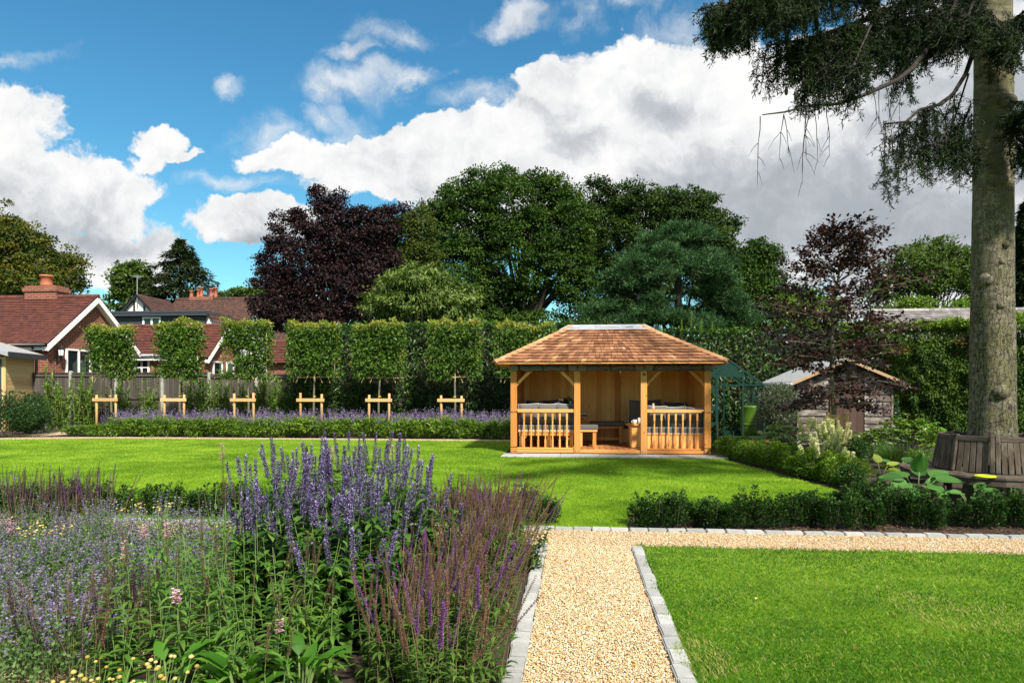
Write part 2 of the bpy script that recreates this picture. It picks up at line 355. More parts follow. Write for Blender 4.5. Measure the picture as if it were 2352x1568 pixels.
plain('stem_green', (.11, .17, .045), .6, var=.25, bmp=0); plain('stem_brown', (.16, .12, .06), .7, var=.25, bmp=0); plain('branch_green', (.055, .06, .03), .8, var=.3)
def mat_glass(name, tint, rough=.03):
    m, w, b = mat(name); b.inputs['Base Color'].default_value = c4(tint); b.inputs['Roughness'].default_value = rough; b.inputs['Specular IOR Level'].default_value = .6
mat_glass('dark_glass', (.012, .015, .018))
def mat_clear_vinyl():
    m, w, b = mat('clear_vinyl'); co = objco(w); b.inputs['Base Color'].default_value = (.02, .022, .026, 1); b.inputs['Roughness'].default_value = .12; b.inputs['Specular IOR Level'].default_value = .9
    bump(w, b, w.noise(w.vm('MULTIPLY', co, (7, 1, 26)), 1.6, 4), .9, .03)
mat_clear_vinyl()
def mat_pane():
    m, w, b = mat('greenhouse_pane'); b.inputs['Base Color'].default_value = (.9, .95, .93, 1); b.inputs['Roughness'].default_value = .05
    t = w.n('ShaderNodeBsdfTransparent'); t.inputs[0].default_value = (.86, .92, .9, 1); mx = w.n('ShaderNodeMixShader'); mx.inputs[0].default_value = .92
    w.L.new(b.outputs[0], mx.inputs[1]); w.L.new(t.outputs[0], mx.inputs[2]); w.L.new(mx.outputs[0], m.node_tree.nodes['Material Output'].inputs[0])
mat_pane()
def mat_stone():
    m, w, b = mat('kerb_granite'); co = objco(w); rd = w.n('ShaderNodeObjectInfo').outputs['Random']
    n = w.noise(co, 9, 6, .65); s = w.noise(co, 140, 2)
    c = w.ramp(w.m('ADD', w.m('MULTIPLY', n, .7), w.m('MULTIPLY', rd, .35)), [(.2, (.20, .20, .19)), (.55, (.31, .315, .30)), (.85, (.42, .42, .405))])
    c = w.mix(w.smooth(s, .66, .74), c, (.12, .10, .08)); w.put(b.inputs['Base Color'], c); b.inputs['Roughness'].default_value = .8
    bump(w, b, w.m('ADD', n, w.m('MULTIPLY', s, .3)), .5, .012)
mat_stone()
def mat_lawn(name, cols):
    m, w, b = mat(name); co = objco(w); n = w.noise(w.vm('MULTIPLY', co, (1, 1.6, 1)), .9, 5, .6); f = w.noise(co, 45, 4, .7); g = w.noise(co, 7, 4)
    f = w.m('ADD', w.m('MULTIPLY', n, .5), w.m('ADD', w.m('MULTIPLY', f, .5), w.m('MULTIPLY', w.m('SUBTRACT', g, .5), .5)))
    w.put(b.inputs['Base Color'], w.ramp(f, [(.3 + .4 * i / (len(cols) - 1), q) for i, q in enumerate(cols)])); b.inputs['Roughness'].default_value = .8; b.inputs['Specular IOR Level'].default_value = .15
    bump(w, b, w.noise(co, 120, 3), .8, .02)
mat_lawn('lawn_turf', [(.06, .13, .006), (.13, .225, .010), (.21, .31, .02)])
def mat_gravel():
    m, w, b = mat('gravel_base'); co = objco(w); vo = w.n('ShaderNodeTexVoronoi'); w.put(vo.inputs['Vector'], co); vo.inputs['Scale'].default_value = 85
    sp = w.n('ShaderNodeSeparateColor'); w.put(sp.inputs[0], vo.outputs['Color'])
    c = w.ramp(sp.outputs[0], GRAVEL, 'CONSTANT'); c = w.mix(w.smooth(vo.outputs['Distance'], .35, .75), c, (.10, .06, .03)); w.put(b.inputs['Base Color'], c); b.inputs['Roughness'].default_value = .8
    bump(w, b, w.m('SUBTRACT', 1, vo.outputs['Distance']), .9, .012)
GRAVEL = [(0, (0.56, 0.38, 0.17)), (0.2, (0.7, 0.56, 0.35)), (0.42, (0.48, 0.27, 0.09)), (0.54, (0.76, 0.67, 0.5)), (0.74, (0.6, 0.4, 0.15)), (0.84, (0.2, 0.115, 0.06)), (0.89, (0.46, 0.39, 0.32)), (0.94, (0.8, 0.76, 0.67))]
mat_gravel()
def mat_pebble():
    m, w, b = mat('pebble'); rd = attr(w, 'rnd').outputs['Fac']; n = w.noise(objco(w), 60, 3)
    c = w.ramp(rd, GRAVEL, 'CONSTANT'); c = w.mix(w.m('MULTIPLY', n, .35), c, (.30, .2, .1)); w.put(b.inputs['Base Color'], c); b.inputs['Roughness'].default_value = .65; b.inputs['Specular IOR Level'].default_value = .3
mat_pebble()
def mat_brick(name, cols, mortar, s=1.):
    m, w, b = mat(name); co = objco(w); sp = w.n('ShaderNodeSeparateXYZ'); w.put(sp.inputs[0], co); cb = w.n('ShaderNodeCombineXYZ')
    w.put(cb.inputs[0], w.m('ADD', sp.outputs[0], sp.outputs[1])); w.put(cb.inputs[1], sp.outputs[2])
    br = w.n('ShaderNodeTexBrick'); w.put(br.inputs['Vector'], cb.outputs[0]); br.inputs['Scale'].default_value = 1; br.inputs['Brick Width'].default_value = .30 * s; br.inputs['Row Height'].default_value = .10 * s
    br.inputs['Mortar Size'].default_value = .009 * s; br.inputs['Mortar Smooth'].default_value = .1; br.inputs['Bias'].default_value = 0
    br.inputs['Color1'].default_value = c4(cols[0]); br.inputs['Color2'].default_value = c4(cols[1]); br.inputs['Mortar'].default_value = c4(mortar)
    n = w.noise(co, 5, 5); c = w.mix(w.m('MULTIPLY', n, .7), br.outputs['Color'], w.mix(1., br.outputs['Color'], (.6, .55, .55), 'MULTIPLY'))
    w.put(b.inputs['Base Color'], c); b.inputs['Roughness'].default_value = .85; bump(w, b, w.m('SUBTRACT', 1, br.outputs['Fac']), .5, .012)
mat_brick('brick', [(.17, .038, .022), (.24, .064, .034)], (.42, .29, .19)); mat_brick('chimney_brick', [(.19, .048, .03), (.25, .075, .045)], (.36, .25, .18))
def mat_tile(name, cols, moss=None):
    """roof tiles: colour tile by tile from 'rnd' and along the course from cells"""
    m, w, b = mat(name); lc = attr(w, 'lc').outputs['Vector']; rd = attr(w, 'rnd').outputs['Fac']; co = objco(w)
    sp = w.n('ShaderNodeSeparateXYZ'); w.put(sp.inputs[0], lc); wn = w.n('ShaderNodeTexWhiteNoise', noise_dimensions='2D'); cb = w.n('ShaderNodeCombineXYZ')
    w.put(cb.inputs[0], w.m('FLOOR', w.m('MULTIPLY', sp.outputs[0], 5.2))); w.put(cb.inputs[1], rd); w.put(wn.inputs['Vector'], cb.outputs[0])
    n = w.noise(co, 1.6, 5); f = w.m('ADD', w.m('MULTIPLY', wn.outputs['Value'], .55), w.m('MULTIPLY', n, .5))
    c = w.ramp(f, [(.2 + .6 * i / (len(cols) - 1), q) for i, q in enumerate(cols)])
    if moss: c = w.mix(w.smooth(w.noise(co, 9, 5, .7), .60, .70), c, moss)
    fr = w.m('FRACT', w.m('MULTIPLY', sp.outputs[0], 5.2)); c = w.mix(w.smooth(fr, .08, .02), c, (.03, .015, .01))
    w.put(b.inputs['Base Color'], c); b.inputs['Roughness'].default_value = .75; bump(w, b, w.noise(co, 30, 3), .3, .01)
mat_tile('red_tile', [(.05, .015, .010), (.095, .025, .016), (.14, .04, .024)]); mat_tile('brown_tile', [(.035, .016, .012), (.06, .024, .017), (.09, .036, .024)], (.2, .18, .15)); mat_tile('grey_tile', [(.10, .095, .09), (.19, .175, .17), (.30, .28, .27)], (.12, .12, .05))
def mat_spruce_bark():
    m, w, b = mat('spruce_bark'); co = objco(w); n = w.noise(w.vm('MULTIPLY', co, (5, 5, 12)), 1.5, 6, .65); n2 = w.noise(co, 3, 4)
    vo = w.n('ShaderNodeTexVoronoi', feature='DISTANCE_TO_EDGE'); w.put(vo.inputs['Vector'], w.vm('ADD', w.vm('MULTIPLY', co, (21, 21, 3.6)), w.vm('SCALE', w.noise(co, 11, 5, out=1), 2.2))); vo.inputs['Scale'].default_value = 1
    sp = w.n('ShaderNodeSeparateXYZ'); w.put(sp.inputs[0], co); low = w.smooth(sp.outputs[2], 5.0, 2.2)
    crack = w.m('MULTIPLY', w.smooth(vo.outputs['Distance'], .075, .0), w.m('ADD', w.m('MULTIPLY', low, .9), .08))
    ring = w.smooth(w.noise(w.vm('MULTIPLY', co, (3, 3, 42)), 1.4, 3), .55, .7)
    c = w.ramp(n, [(.3, (.052, .045, .026)), (.5, (.115, .10, .06)), (.7, (.215, .195, .13))]); c = w.mix(w.m('MULTIPLY', w.smooth(n2, .42, .62), .7), c, (.075, .075, .018))
    c = w.mix(w.m('MULTIPLY', ring, .35), c, (.08, .065, .04)); c = w.mix(crack, c, (.018, .014, .010)); w.put(b.inputs['Base Color'], c); b.inputs['Roughness'].default_value = .9
    bump(w, b, w.m('ADD', w.m('MULTIPLY', n, .5), w.m('MULTIPLY', crack, -1.2)), .9, .03)
mat_spruce_bark()
# leaves and flowers
leaf('grass_near_shaded', [(.016, .075, .003), (.040, .130, .005), (.085, .20, .008), (.17, .28, .018), (.36, .33, .11)], .3, .5, .25, .25)  # near grass is darker and greener: spruce shade put into its colour
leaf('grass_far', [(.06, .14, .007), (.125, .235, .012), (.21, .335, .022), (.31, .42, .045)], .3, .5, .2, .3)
leaf('oak_leaf', [(.009, .026, .004), (.020, .050, .006), (.042, .085, .010), (.085, .135, .018)], .22); leaf('dark_oak_leaf', [(.008, .021, .004), (.018, .040, .006), (.034, .065, .009), (.065, .105, .016)], .2)
leaf('beech_leaf', [(.008, .006, .008), (.016, .009, .011), (.028, .013, .014), (.05, .024, .022)], .12, tcol=(1.6, .8, .6)); leaf('olive_leaf_far', [(.03, .045, .008), (.055, .075, .012), (.085, .11, .02)], .25)
leaf('cherry_leaf', [(.03, .06, .010), (.065, .11, .018), (.12, .175, .034), (.19, .25, .07)], .28, .45, .2); leaf('yellow_oak_leaf', [(.018, .034, .006), (.04, .062, .009), (.09, .10, .013), (.16, .13, .015)], .22)
leaf('pine_leaf', [(.012, .036, .011), (.030, .072, .024), (.06, .125, .045), (.12, .20, .085)], .1, .6, .1); leaf('fir_leaf', [(.012, .022, .008), (.025, .04, .013), (.045, .062, .02)], .1); leaf('spruce_leaf', [(.005, .011, .003), (.010, .021, .005), (.020, .040, .008), (.045, .085, .012)], .12, .6, .12)
leaf('light_leaf', [(.035, .065, .012), (.06, .10, .018), (.10, .15, .03)], .3); leaf('lime_leaf', [(.06, .11, .012), (.10, .17, .02), (.15, .22, .03)], .35)
leaf('hedging_leaf', [(.032, .075, .006), (.07, .135, .011), (.125, .205, .018), (.19, .27, .03)], .25, .42, .25); leaf('laurel_leaf', [(.009, .027, .004), (.021, .054, .007), (.043, .097, .014), (.095, .175, .03)], .15, .42, .3); leaf('laurel_tip', [(.06, .13, .015), (.12, .21, .025), (.2, .28, .05)], .35, .35, .5); leaf('dead_leaf', [(.16, .06, .02), (.25, .10, .035)], .2)
leaf('pleach_leaf', [(.018, .045, .005), (.040, .090, .009), (.075, .145, .015), (.12, .20, .025)], .3, .5, .2); leaf('pleach_new', [(.11, .17, .018), (.19, .24, .028), (.26, .27, .04), (.29, .20, .055)], .4, .4, .4)
leaf('box_shaded_leaf', [(.008, .026, .005), (.019, .054, .008), (.038, .092, .013), (.085, .16, .026)], .15, .5, .18); leaf('box_sunny_leaf', [(.035, .08, .008), (.08, .15, .014), (.14, .22, .022), (.21, .30, .04)], .28, .5, .2); leaf('privet_leaf', [(.012, .035, .010), (.024, .06, .014), (.05, .10, .02)], .2, .45, .2)  # plain box tone has tree shade painted in; the sunny one is its lit copy
leaf('conifer_hedge_leaf', [(.02, .045, .008), (.042, .085, .013), (.075, .13, .02), (.115, .175, .028)], .28); leaf('conifer_hedge_top', [(.07, .13, .015), (.12, .19, .02), (.17, .25, .035)], .25); leaf('conifer_hedge_brown', [(.10, .045, .015), (.18, .08, .025)], .1)
leaf('copper_leaf', [(.010, .006, .006), (.022, .010, .009), (.045, .019, .013), (.09, .038, .024)], .15, .32, .4, tcol=(1.6, .7, .5)); leaf('olive_leaf', [(.05, .07, .04), (.09, .115, .065), (.14, .165, .10)], .15, .45, .4)
leaf('agastache_leaf', [(.016, .055, .008), (.035, .095, .012), (.065, .145, .02), (.11, .20, .03)], .28, .45, .35); leaf('salvia_leaf', [(.03, .07, .012), (.06, .12, .018), (.11, .19, .03)], .28); leaf('mint_leaf', [(.045, .095, .03), (.08, .15, .045), (.13, .21, .065)], .28); leaf('pen_leaf', [(.04, .10, .014), (.08, .165, .022), (.14, .235, .035)], .28, .4, .4)
leaf('big_leaf', [(.035, .115, .010), (.06, .17, .014), (.095, .23, .022)], .35, .5, .2); leaf('hosta_leaf', [(.03, .095, .016), (.05, .14, .025), (.085, .20, .045)], .3, .5, .2); leaf('hosta_gold_leaf', [(.14, .20, .02), (.2, .26, .035), (.26, .31, .06)], .35); leaf('fatsia_leaf', [(.09, .16, .02), (.14, .22, .03), (.2, .27, .045)], .3, .3, .5); leaf('fine_grass', [(.03, .075, .015), (.055, .115, .02), (.10, .15, .035)], .25)
petal('lavender_petal', [(.035, .014, .045), (.085, .05, .12), (.25, .19, .40), (.42, .36, .60)]); petal('violet_petal', [(.05, .012, .07), (.13, .03, .16), (.28, .08, .36), (.42, .2, .52)]); petal('seedhead', [(.07, .028, .026), (.14, .062, .05), (.22, .13, .075), (.33, .26, .12)]); petal('dark_salvia_petal', [(.012, .006, .016), (.03, .012, .032), (.065, .02, .075), (.14, .05, .16)])
petal('mint_petal', [(.11, .08, .15), (.18, .145, .255), (.32, .28, .43), (.14, .09, .10)]); petal('pink_petal', [(.45, .18, .25), (.62, .34, .40), (.74, .58, .58)]); petal('cream_petal', [(.42, .47, .15), (.66, .68, .36), (.82, .82, .58)]); petal('yarrow_petal', [(.34, .23, .05), (.48, .36, .10), (.58, .47, .2)]); petal('white_petal', [(.7, .7, .62), (.8, .8, .74)])
leaf('bark_chip', [(.03, .016, .009), (.06, .03, .016), (.11, .055, .03), (.20, .12, .06)], 0, .8)

# ------------------------------------------------------------------ ground, lawns, paths
def sheet(name, poly, z, m, kind='structure'):
    me = bpy.data.meshes.new(name); me.from_pydata([(x, y, z) for x, y in poly], [], [tuple(range(len(poly)))]); me.materials.append(MATS[m])
    return tag(link(name, me), kind=kind)
sheet('ground', [(-700, -60), (700, -60), (700, 1200), (-700, 1200)], -.03, 'far_ground')
LAWN_F = [(-19.5, 7.66), (.55, 7.66), (.62, 8.55), (3.0, 8.75), (3.95, 9.4), (3.95, 11.2), (3.45, 14.0), (3.2, 15.5), (-1.72, 15.5), (-1.72, 20.15), (-13, 20.15), (-15.2, 20.0), (-17.2, 19.4), (-19.5, 18.2)]
sheet('flower_bed_soil', [(-20, 1), (.63, 1), (.63, 7.0), (-20, 7.0)], -.012, 'soil')
sheet('border_soil', [(.5, 7.63), (14, 7.63), (14, 30), (-24, 30), (-24, 20.9), (3.2, 20.9), (3.2, 11)], -.016, 'soil')
sheet('lawn', LAWN_F, 0, 'lawn_turf'); sheet('lawn', [(.635, .5), (12, .5), (12, 6.80), (.635, 6.80)], .004, 'lawn_turf')
GP = [[(-.29, .5), (.52, .5), (.52, 6.8), (12, 6.8), (12, 7.53), (-12, 7.53), (-12, 6.8), (-.29, 6.8)], [(-24, 16.8), (-19.5, 18.2), (-17.2, 19.4), (-15.2, 20.0), (-13, 20.15), (-1.72, 20.15), (-1.72, 20.95), (-13, 20.95), (-15.6, 20.9), (-18.2, 20.3), (-24, 18.2)], [(-4.2, 1), (-2.4, 1), (-2.4, 4.9), (-4.2, 4.3)], [(-19.2, 20.9), (-17.6, 20.9), (-17.0, 23.4), (-18.6, 23.4)]]
for i, g in enumerate(GP): sheet('gravel_path', g, -.006 + .0008 * i, 'gravel_base')
def inside(x, y, poly):
    c = np.zeros(len(x), bool); n = len(poly)
    for i in range(n):
        (x1, y1), (x2, y2) = poly[i], poly[i - 1]
        if y1 == y2: continue
        c ^= ((y1 > y) != (y2 > y)) & (x < (x2 - x1) * (y - y1) / (y2 - y1) + x1)
    return c
def pebbles():
    r = rng(3); P = []
    for (x0, x1, y0, y1, n) in ((-.29, .52, 2.9, 6.8, 40000), (-2, 5.5, 6.8, 7.53, 26000), (-5.5, -2, 6.8, 7.53, 4000), (-4.2, -2.4, 2.6, 4.6, 9000)):
        x, y = r.uniform(x0, x1, n), r.uniform(y0, y1, n); P.append(np.stack([x, y, r.uniform(-.004, .006, n)], 1))
    P = np.concatenate(P); n = len(P); a = r.uniform(0, 6.28, n); D = np.stack([np.cos(a), np.sin(a), r.uniform(-.5, .5, n)], 1); N = np.stack([r.normal(0, .35, n), r.normal(0, .35, n), np.ones(n)], 1)
    L = r.uniform(.008, .019, n); tag(swarm('gravel', P, D, N, L, L * r.uniform(.55, .95, n), 'pebble', shape='stone', seed=4), kind='stuff')
pebbles()
def turf():
    r = rng(5)
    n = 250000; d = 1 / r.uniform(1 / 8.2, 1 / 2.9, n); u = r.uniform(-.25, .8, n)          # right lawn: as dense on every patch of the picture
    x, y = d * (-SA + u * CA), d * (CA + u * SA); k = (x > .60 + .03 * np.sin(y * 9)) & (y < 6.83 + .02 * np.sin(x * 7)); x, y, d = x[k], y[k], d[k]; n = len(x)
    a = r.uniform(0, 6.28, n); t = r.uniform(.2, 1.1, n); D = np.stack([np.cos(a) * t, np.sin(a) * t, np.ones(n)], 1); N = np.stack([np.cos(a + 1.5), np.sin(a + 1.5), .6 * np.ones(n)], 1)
    v = .55 * vnoise(x, y, 1.6, 1) + .45 * vnoise(x, y, 4.5, 2); v = np.clip(-.02 + .78 * v + r.normal(0, .10, n), 0, .86); v[r.random(n) < .025 + .14 * (vnoise(x, y, 1.1, 11) > .84)] = 1.  # broad tone patches imitate soft tree shade on the turf
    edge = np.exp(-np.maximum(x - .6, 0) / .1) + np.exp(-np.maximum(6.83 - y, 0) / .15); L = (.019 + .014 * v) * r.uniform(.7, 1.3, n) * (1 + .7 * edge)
    tag(swarm('lawn_grass', np.stack([x, y, np.zeros(n)], 1), D, N, L, .0030 + .0003 * d, 'grass_near_shaded', shape='arch', rnd=v), kind='stuff')
    n = 420000; d = 1 / r.uniform(1 / 21.5, 1 / 7.7, n); u = r.uniform(-.8, .5, n); x, y = d * (-SA + u * CA), d * (CA + u * SA); k = inside(x, y, LAWN_F); x, y, d = x[k], y[k], d[k]; n = len(x)
    a = r.uniform(0, 6.28, n); t = r.uniform(.3, 1.3, n); D = np.stack([np.cos(a) * t, np.sin(a) * t, np.ones(n)], 1); N = np.stack([np.cos(a + 1.5), np.sin(a + 1.5), .6 * np.ones(n)], 1)
    v = .5 * vnoise(x, y, .8, 3) + .5 * vnoise(x, y, 2.6, 4); v = np.clip(-.02 + .98 * v + r.normal(0, .12, n), 0, 1)
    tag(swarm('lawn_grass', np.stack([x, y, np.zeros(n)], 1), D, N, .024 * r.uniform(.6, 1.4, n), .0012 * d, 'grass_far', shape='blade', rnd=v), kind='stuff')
turf()
def kerbs():
    r = random.Random(8); protos = []
    for k in range(4):                                   # four stones, each a chipped block
        mb = MB(k); o = None; import bmesh
        bm = bmesh.new(); bmesh.ops.create_cube(bm, size=1)
        for v in bm.verts: v.co = Vector((v.co.x * .104, v.co.y * .196, v.co.z * .10)) + Vector((r.uniform(-.005, .005), r.uniform(-.006, .006), r.uniform(-.003, .003)))
        bmesh.ops.bevel(bm, geom=bm.edges[:], offset=.008, segments=2, affect='EDGES')
        me = bpy.data.meshes.new('kerb_stone'); bm.to_mesh(me); bm.free(); me.materials.append(MATS['kerb_granite']); protos.append(me)
    def put(x, y, rz, lab, grp):
        o = link('kerb_stone', r.choice(protos)); o.location = (x + r.uniform(-.006, .006), y, -.026 + r.uniform(-.004, .004)); o.rotation_euler = (r.uniform(-.03, .03), r.uniform(-.03, .03), rz + r.uniform(-.03, .03)); tag(o, lab, 'kerb stone', grp)
    for i in range(22): put(-.345, 2.35 + i * .205, 0, 'pale grey kerb stone between gravel path and purple flower bed', 'kerb stones along the flower bed')
    for i in range(22): put(.575, 2.35 + i * .205, 0, 'pale grey kerb stone between gravel path and near lawn', 'kerb stones along the near lawn')
    for i in range(62): put(-6.3 + i * .205, 7.58, R(90), 'grey kerb stone edging the far side of the cross path', 'kerb stones along the cross path')
kerbs()
def slabs():
    r = random.Random(4)
    for row, (y0, y1, off) in enumerate(((15.5, 15.85, 0.), (15.858, 16.22, .45))):
        x = -1.74; i = 0
        while x < 3.3:
            w_ = .9 if i or not off else off
            x1 = min(x + w_, 3.34)
            mb = MB(i); mb.box(x + .004, x1 - .004, y0, y1 - .006, -.05, .022)
            o = mb.build('paving_slab', 'kerb_granite', bev=.004); tag(o, 'flat pale grey paving slab in front of the timber gazebo', 'paving slab', 'paving slabs along the gazebo front'); x = x1; i += 1
slabs()
def chips():
    r = rng(9); n = 9000; x, y = r.uniform(.55, 6.5, n), r.uniform(7.64, 9.0, n); a = r.uniform(0, 6.28, n)
    D = np.stack([np.cos(a), np.sin(a), r.uniform(-.4, .4, n)], 1); N = np.stack([r.normal(0, .4, n), r.normal(0, .4, n), np.ones(n)], 1)
    x2, y2 = r.uniform(3.6, 6.5, 5000), r.uniform(8.8, 16, 5000); a2 = r.uniform(0, 6.28, 5000)
    P = np.concatenate([np.stack([x, y, r.uniform(-.01, .01, n)], 1), np.stack([x2, y2, r.uniform(-.01, .01, 5000)], 1)]); D = np.concatenate([D, np.stack([np.cos(a2), np.sin(a2), 0 * a2], 1)]); N = np.concatenate([N, np.stack([0 * a2, 0 * a2, 1 + 0 * a2], 1)])
    tag(swarm('bark_mulch', P, D, N, r.uniform(.015, .05, len(P)), r.uniform(.006, .016, len(P)), 'bark_chip', seed=2), kind='stuff')
chips()
# ------------------------------------------------------------------ gazebo
GX0, GX1, GY, GB = -1.60, 3.12, 16.36, 19.21             # outer post faces, front post plane, back wall
def gx(X): return at_Y(X / 2352 * 1000 / 1.7415 + 1950 / 1.7415, 900, GY).x
PX = [(GX0, GX0 + .15), (gx(815), gx(873)), (gx(1442), gx(1502)), (GX1 - .15, GX1)]
def gazebo():
    g = thing('gazebo', ((GX0 + GX1) / 2, (GY + GB) / 2, 0), 'open fronted golden timber gazebo with a cedar shingle hip roof beside the lawn', 'gazebo')
    O = Vector(g.location)
    def B(mb, name, m, parent=None, **k):
        o = mb.build(name, m, parent or g, **k)
        if parent is None: o.location = -O
        return o
    for a, b in PX:
        mb = MB(int(a * 100) + 900); mb.box(a, b, GY, GY + .15, .02, 2.12); p = B(mb, 'post', 'larch', bev=.006)
        for q in ((a + .045, b - .045) if b - a < .16 and a not in (PX[0][0], PX[3][0]) else ((a + .11,) if a == PX[0][0] else (a + .05,))):
            bt = MB(); bt.tube([(q, GY - .012, .075), (q, GY + .01, .075)], .014, 10); bt.build('bolt', 'steel', p)
        if a == PX[2][0]:
            pl = MB(); pl.box(a + .045, b - .035, GY - .006, GY + .004, 1.87, 1.92); pl.build('plaque', 'dark_grey', p)
    for a in (GX0, gx(1365) - .25, GX1 - .12):
        mb = MB(int(a * 77) + 500); mb.box(a, a + .12, GB - .13, GB - .012, .02, 2.12); B(mb, 'post', 'larch', bev=.005)
    for i in (0, 2):                                        # balustrades of the two side bays
        a, b = PX[i][1], PX[i + 1][0]
        mb = MB(i); mb.box(a, b, GY + .03, GY + .12, .99, 1.065); B(mb, 'hand_rail', 'larch', bev=.006)
        mb = MB(i + 5); mb.box(a, b, GY + .04, GY + .11, .105, .142); B(mb, 'bottom_rail', 'larch', bev=.004)
        for k in range(7):
            x = a + (b - a) * (k + 1) / 8 + (.01 if i else 0); mb = MB(30 + k + i)
            mb.box(x - .023, x + .023, GY + .052, GY + .098, .142, .34); mb.box(x - .016, x + .016, GY + .059, GY + .091, .34, .80); mb.box(x - .023, x + .023, GY + .052, GY + .098, .80, .99)
            B(mb, 'baluster', 'larch', bev=.005)
    for i in range(3):
        mb = MB(i + 60); mb.box(PX[i][1], PX[i + 1][0], GY + .03, GY + .11, .022, .096); B(mb, 'sill_board', 'larch', bev=.005)
    for x0, s in ((PX[0][1], 1), (PX[1][0], -1), (PX[2][1], 1), (PX[3][0], -1)):
        mb = MB(int(x0 * 50) + 300); mb.bar((x0 - s * .02, GY + .075, 1.64), (x0 + s * .36, GY + .075, 2.02), .07, .075, (0, 1, 0)); B(mb, 'corner_brace', 'larch', bev=.005)
    mb = MB(7)
    n = 13; mb_ = mb
    y = GY + .16
    while y < GB - .02:                                     # deck boards run from front to back
        y = GB
    x = GX0 + .15
    while x < GX1 - .16:
        mb.box(x + .004, x + .138, GY + .112, GB - .02, .075, .115); x += .142
    B(mb, 'deck_floor', 'deck', bev=.004)
    mb = MB(8); x = GX0 + .02; r = random.Random(2)
    while x < GX1 - .03:
        w_ = r.choice((.115, .125, .135)); x1 = min(x + w_, GX1 - .02); mb.box(x + .002, x1 - .002, GB, GB + .022, .02, 2.2); x = x1
    B(mb, 'back_wall', 'larch_lit', bev=.004)
    for s, X in ((1, GX0 + .01), (-1, GX1 - .032)):
        mb = MB(9 + s); y = GY + .16
        while y < GB - .01: mb.box(X, X + .022, y + .002, min(y + .123, GB - .002), .02, 2.2); y += .125
        B(mb, 'side_wall', 'larch_lit', bev=.004)
    mb = MB(12); mb.box(GX0, GX1, GY + .015, GY + .135, 2.122, 2.24); mb.box(GX0, GX1, GB - .12, GB + .02, 2.203, 2.26); mb.box(GX0 + .01, GX0 + .12, GY + .14, GB - .13, 2.203, 2.26); mb.box(GX1 - .12, GX1 - .01, GY + .14, GB - .13, 2.203, 2.26)
    B(mb, 'eave_beam', 'larch', bev=.005)
    # roof: hip shape, courses of separate shingles
    ex0, ex1, ey0, ey1, ez = -1.95, 3.45, 15.98, 19.62, 2.175; ry = (ey0 + ey1) / 2; rx0, rx1, rz = -.13, 1.63, 3.17
    c = [Vector((ex0, ey0, ez)), Vector((ex1, ey0, ez)), Vector((ex1, ey1, ez)), Vector((ex0, ey1, ez))]; k = [Vector((rx0, ry, rz)), Vector((rx1, ry, rz))]
    mb = MB(13); dn = Vector((0, 0, -.03))
    for q in ((c[0], c[1], k[1], k[0]), (c[2], c[3], k[0], k[1])): mb.quad(*[p + dn for p in q])
    for q in ((c[1], c[2], k[1]), (c[3], c[0], k[0])): mb.add([p + dn for p in q], [(0, 1, 2)])
    mb.box(ex0 + .03, ex1 - .03, ey0 + .02, ey0 + .042, ez - .034, ez - .012); mb.box(ex0 + .02, ex0 + .042, ey0 + .05, ey1 - .05, ez - .05, ez - .012); mb.box(ex1 - .042, ex1 - .02, ey0 + .05, ey1 - .05, ez - .05, ez - .012)
    B(mb, 'roof_deck', 'larch_lit')
    mb = MB(14); r = random.Random(6); rows = 13
    def courses(a, b, ka, kb):
        for i in range(rows):
            t0, t1 = i / rows, (i + 1.12) / rows
            L0, R0 = a.lerp(ka, t0), b.lerp(kb, t0); L1, R1 = a.lerp(ka, min(t1, 1)), b.lerp(kb, min(t1, 1)); nrm = (b - a).cross(ka - a).normalized()
            if nrm.z < 0: nrm = -nrm
            W = (R0 - L0).length; n = max(1, int(W / .118)); e = [0]; x = -(i % 2) * .05
            while True:
                x += r.uniform(.085, .15)
                if x > W - .05: break
                e.append(x / W)
            e.append(1)
            for j in range(len(e) - 1):
                s0, s1 = e[j] + .005 / W, e[j + 1] - .005 / W; up = nrm * (.034 + r.uniform(0, .010)); lo = nrm * .002; dj = (L1 - L0) * r.uniform(-.03, .02)
                f0, f1 = L0.lerp(R0, s0) + dj, L0.lerp(R0, s1) + dj; t_0, t_1 = L1.lerp(R1, s0), L1.lerp(R1, s1)
                rd = r.random(); rd = rd * .75 if r.random() < .96 else 1.
                mb.add([f0 + up, f1 + up, t_1 + lo, t_0 + lo, f0 - nrm * .004, f1 - nrm * .004, t_1 - nrm * .01, t_0 - nrm * .01], [(0, 1, 2, 3), (4, 5, 1, 0), (5, 6, 2, 1), (7, 4, 0, 3)], [(.2 * q_[1], .1 * q_[0], 0) for q_ in ((0, 0), (1, 0), (1, 1), (0, 1), (0, 0), (1, 0), (1, 1), (0, 1))], rd)
    courses(c[0], c[1], k[0], k[1]); courses(c[2], c[3], k[1], k[0]); courses(c[1], c[2], k[1], k[1]); courses(c[3], c[0], k[0], k[0])
    rf = B(mb, 'shingle_roof', 'shingle')
    mb = MB(15)                                             # hip caps
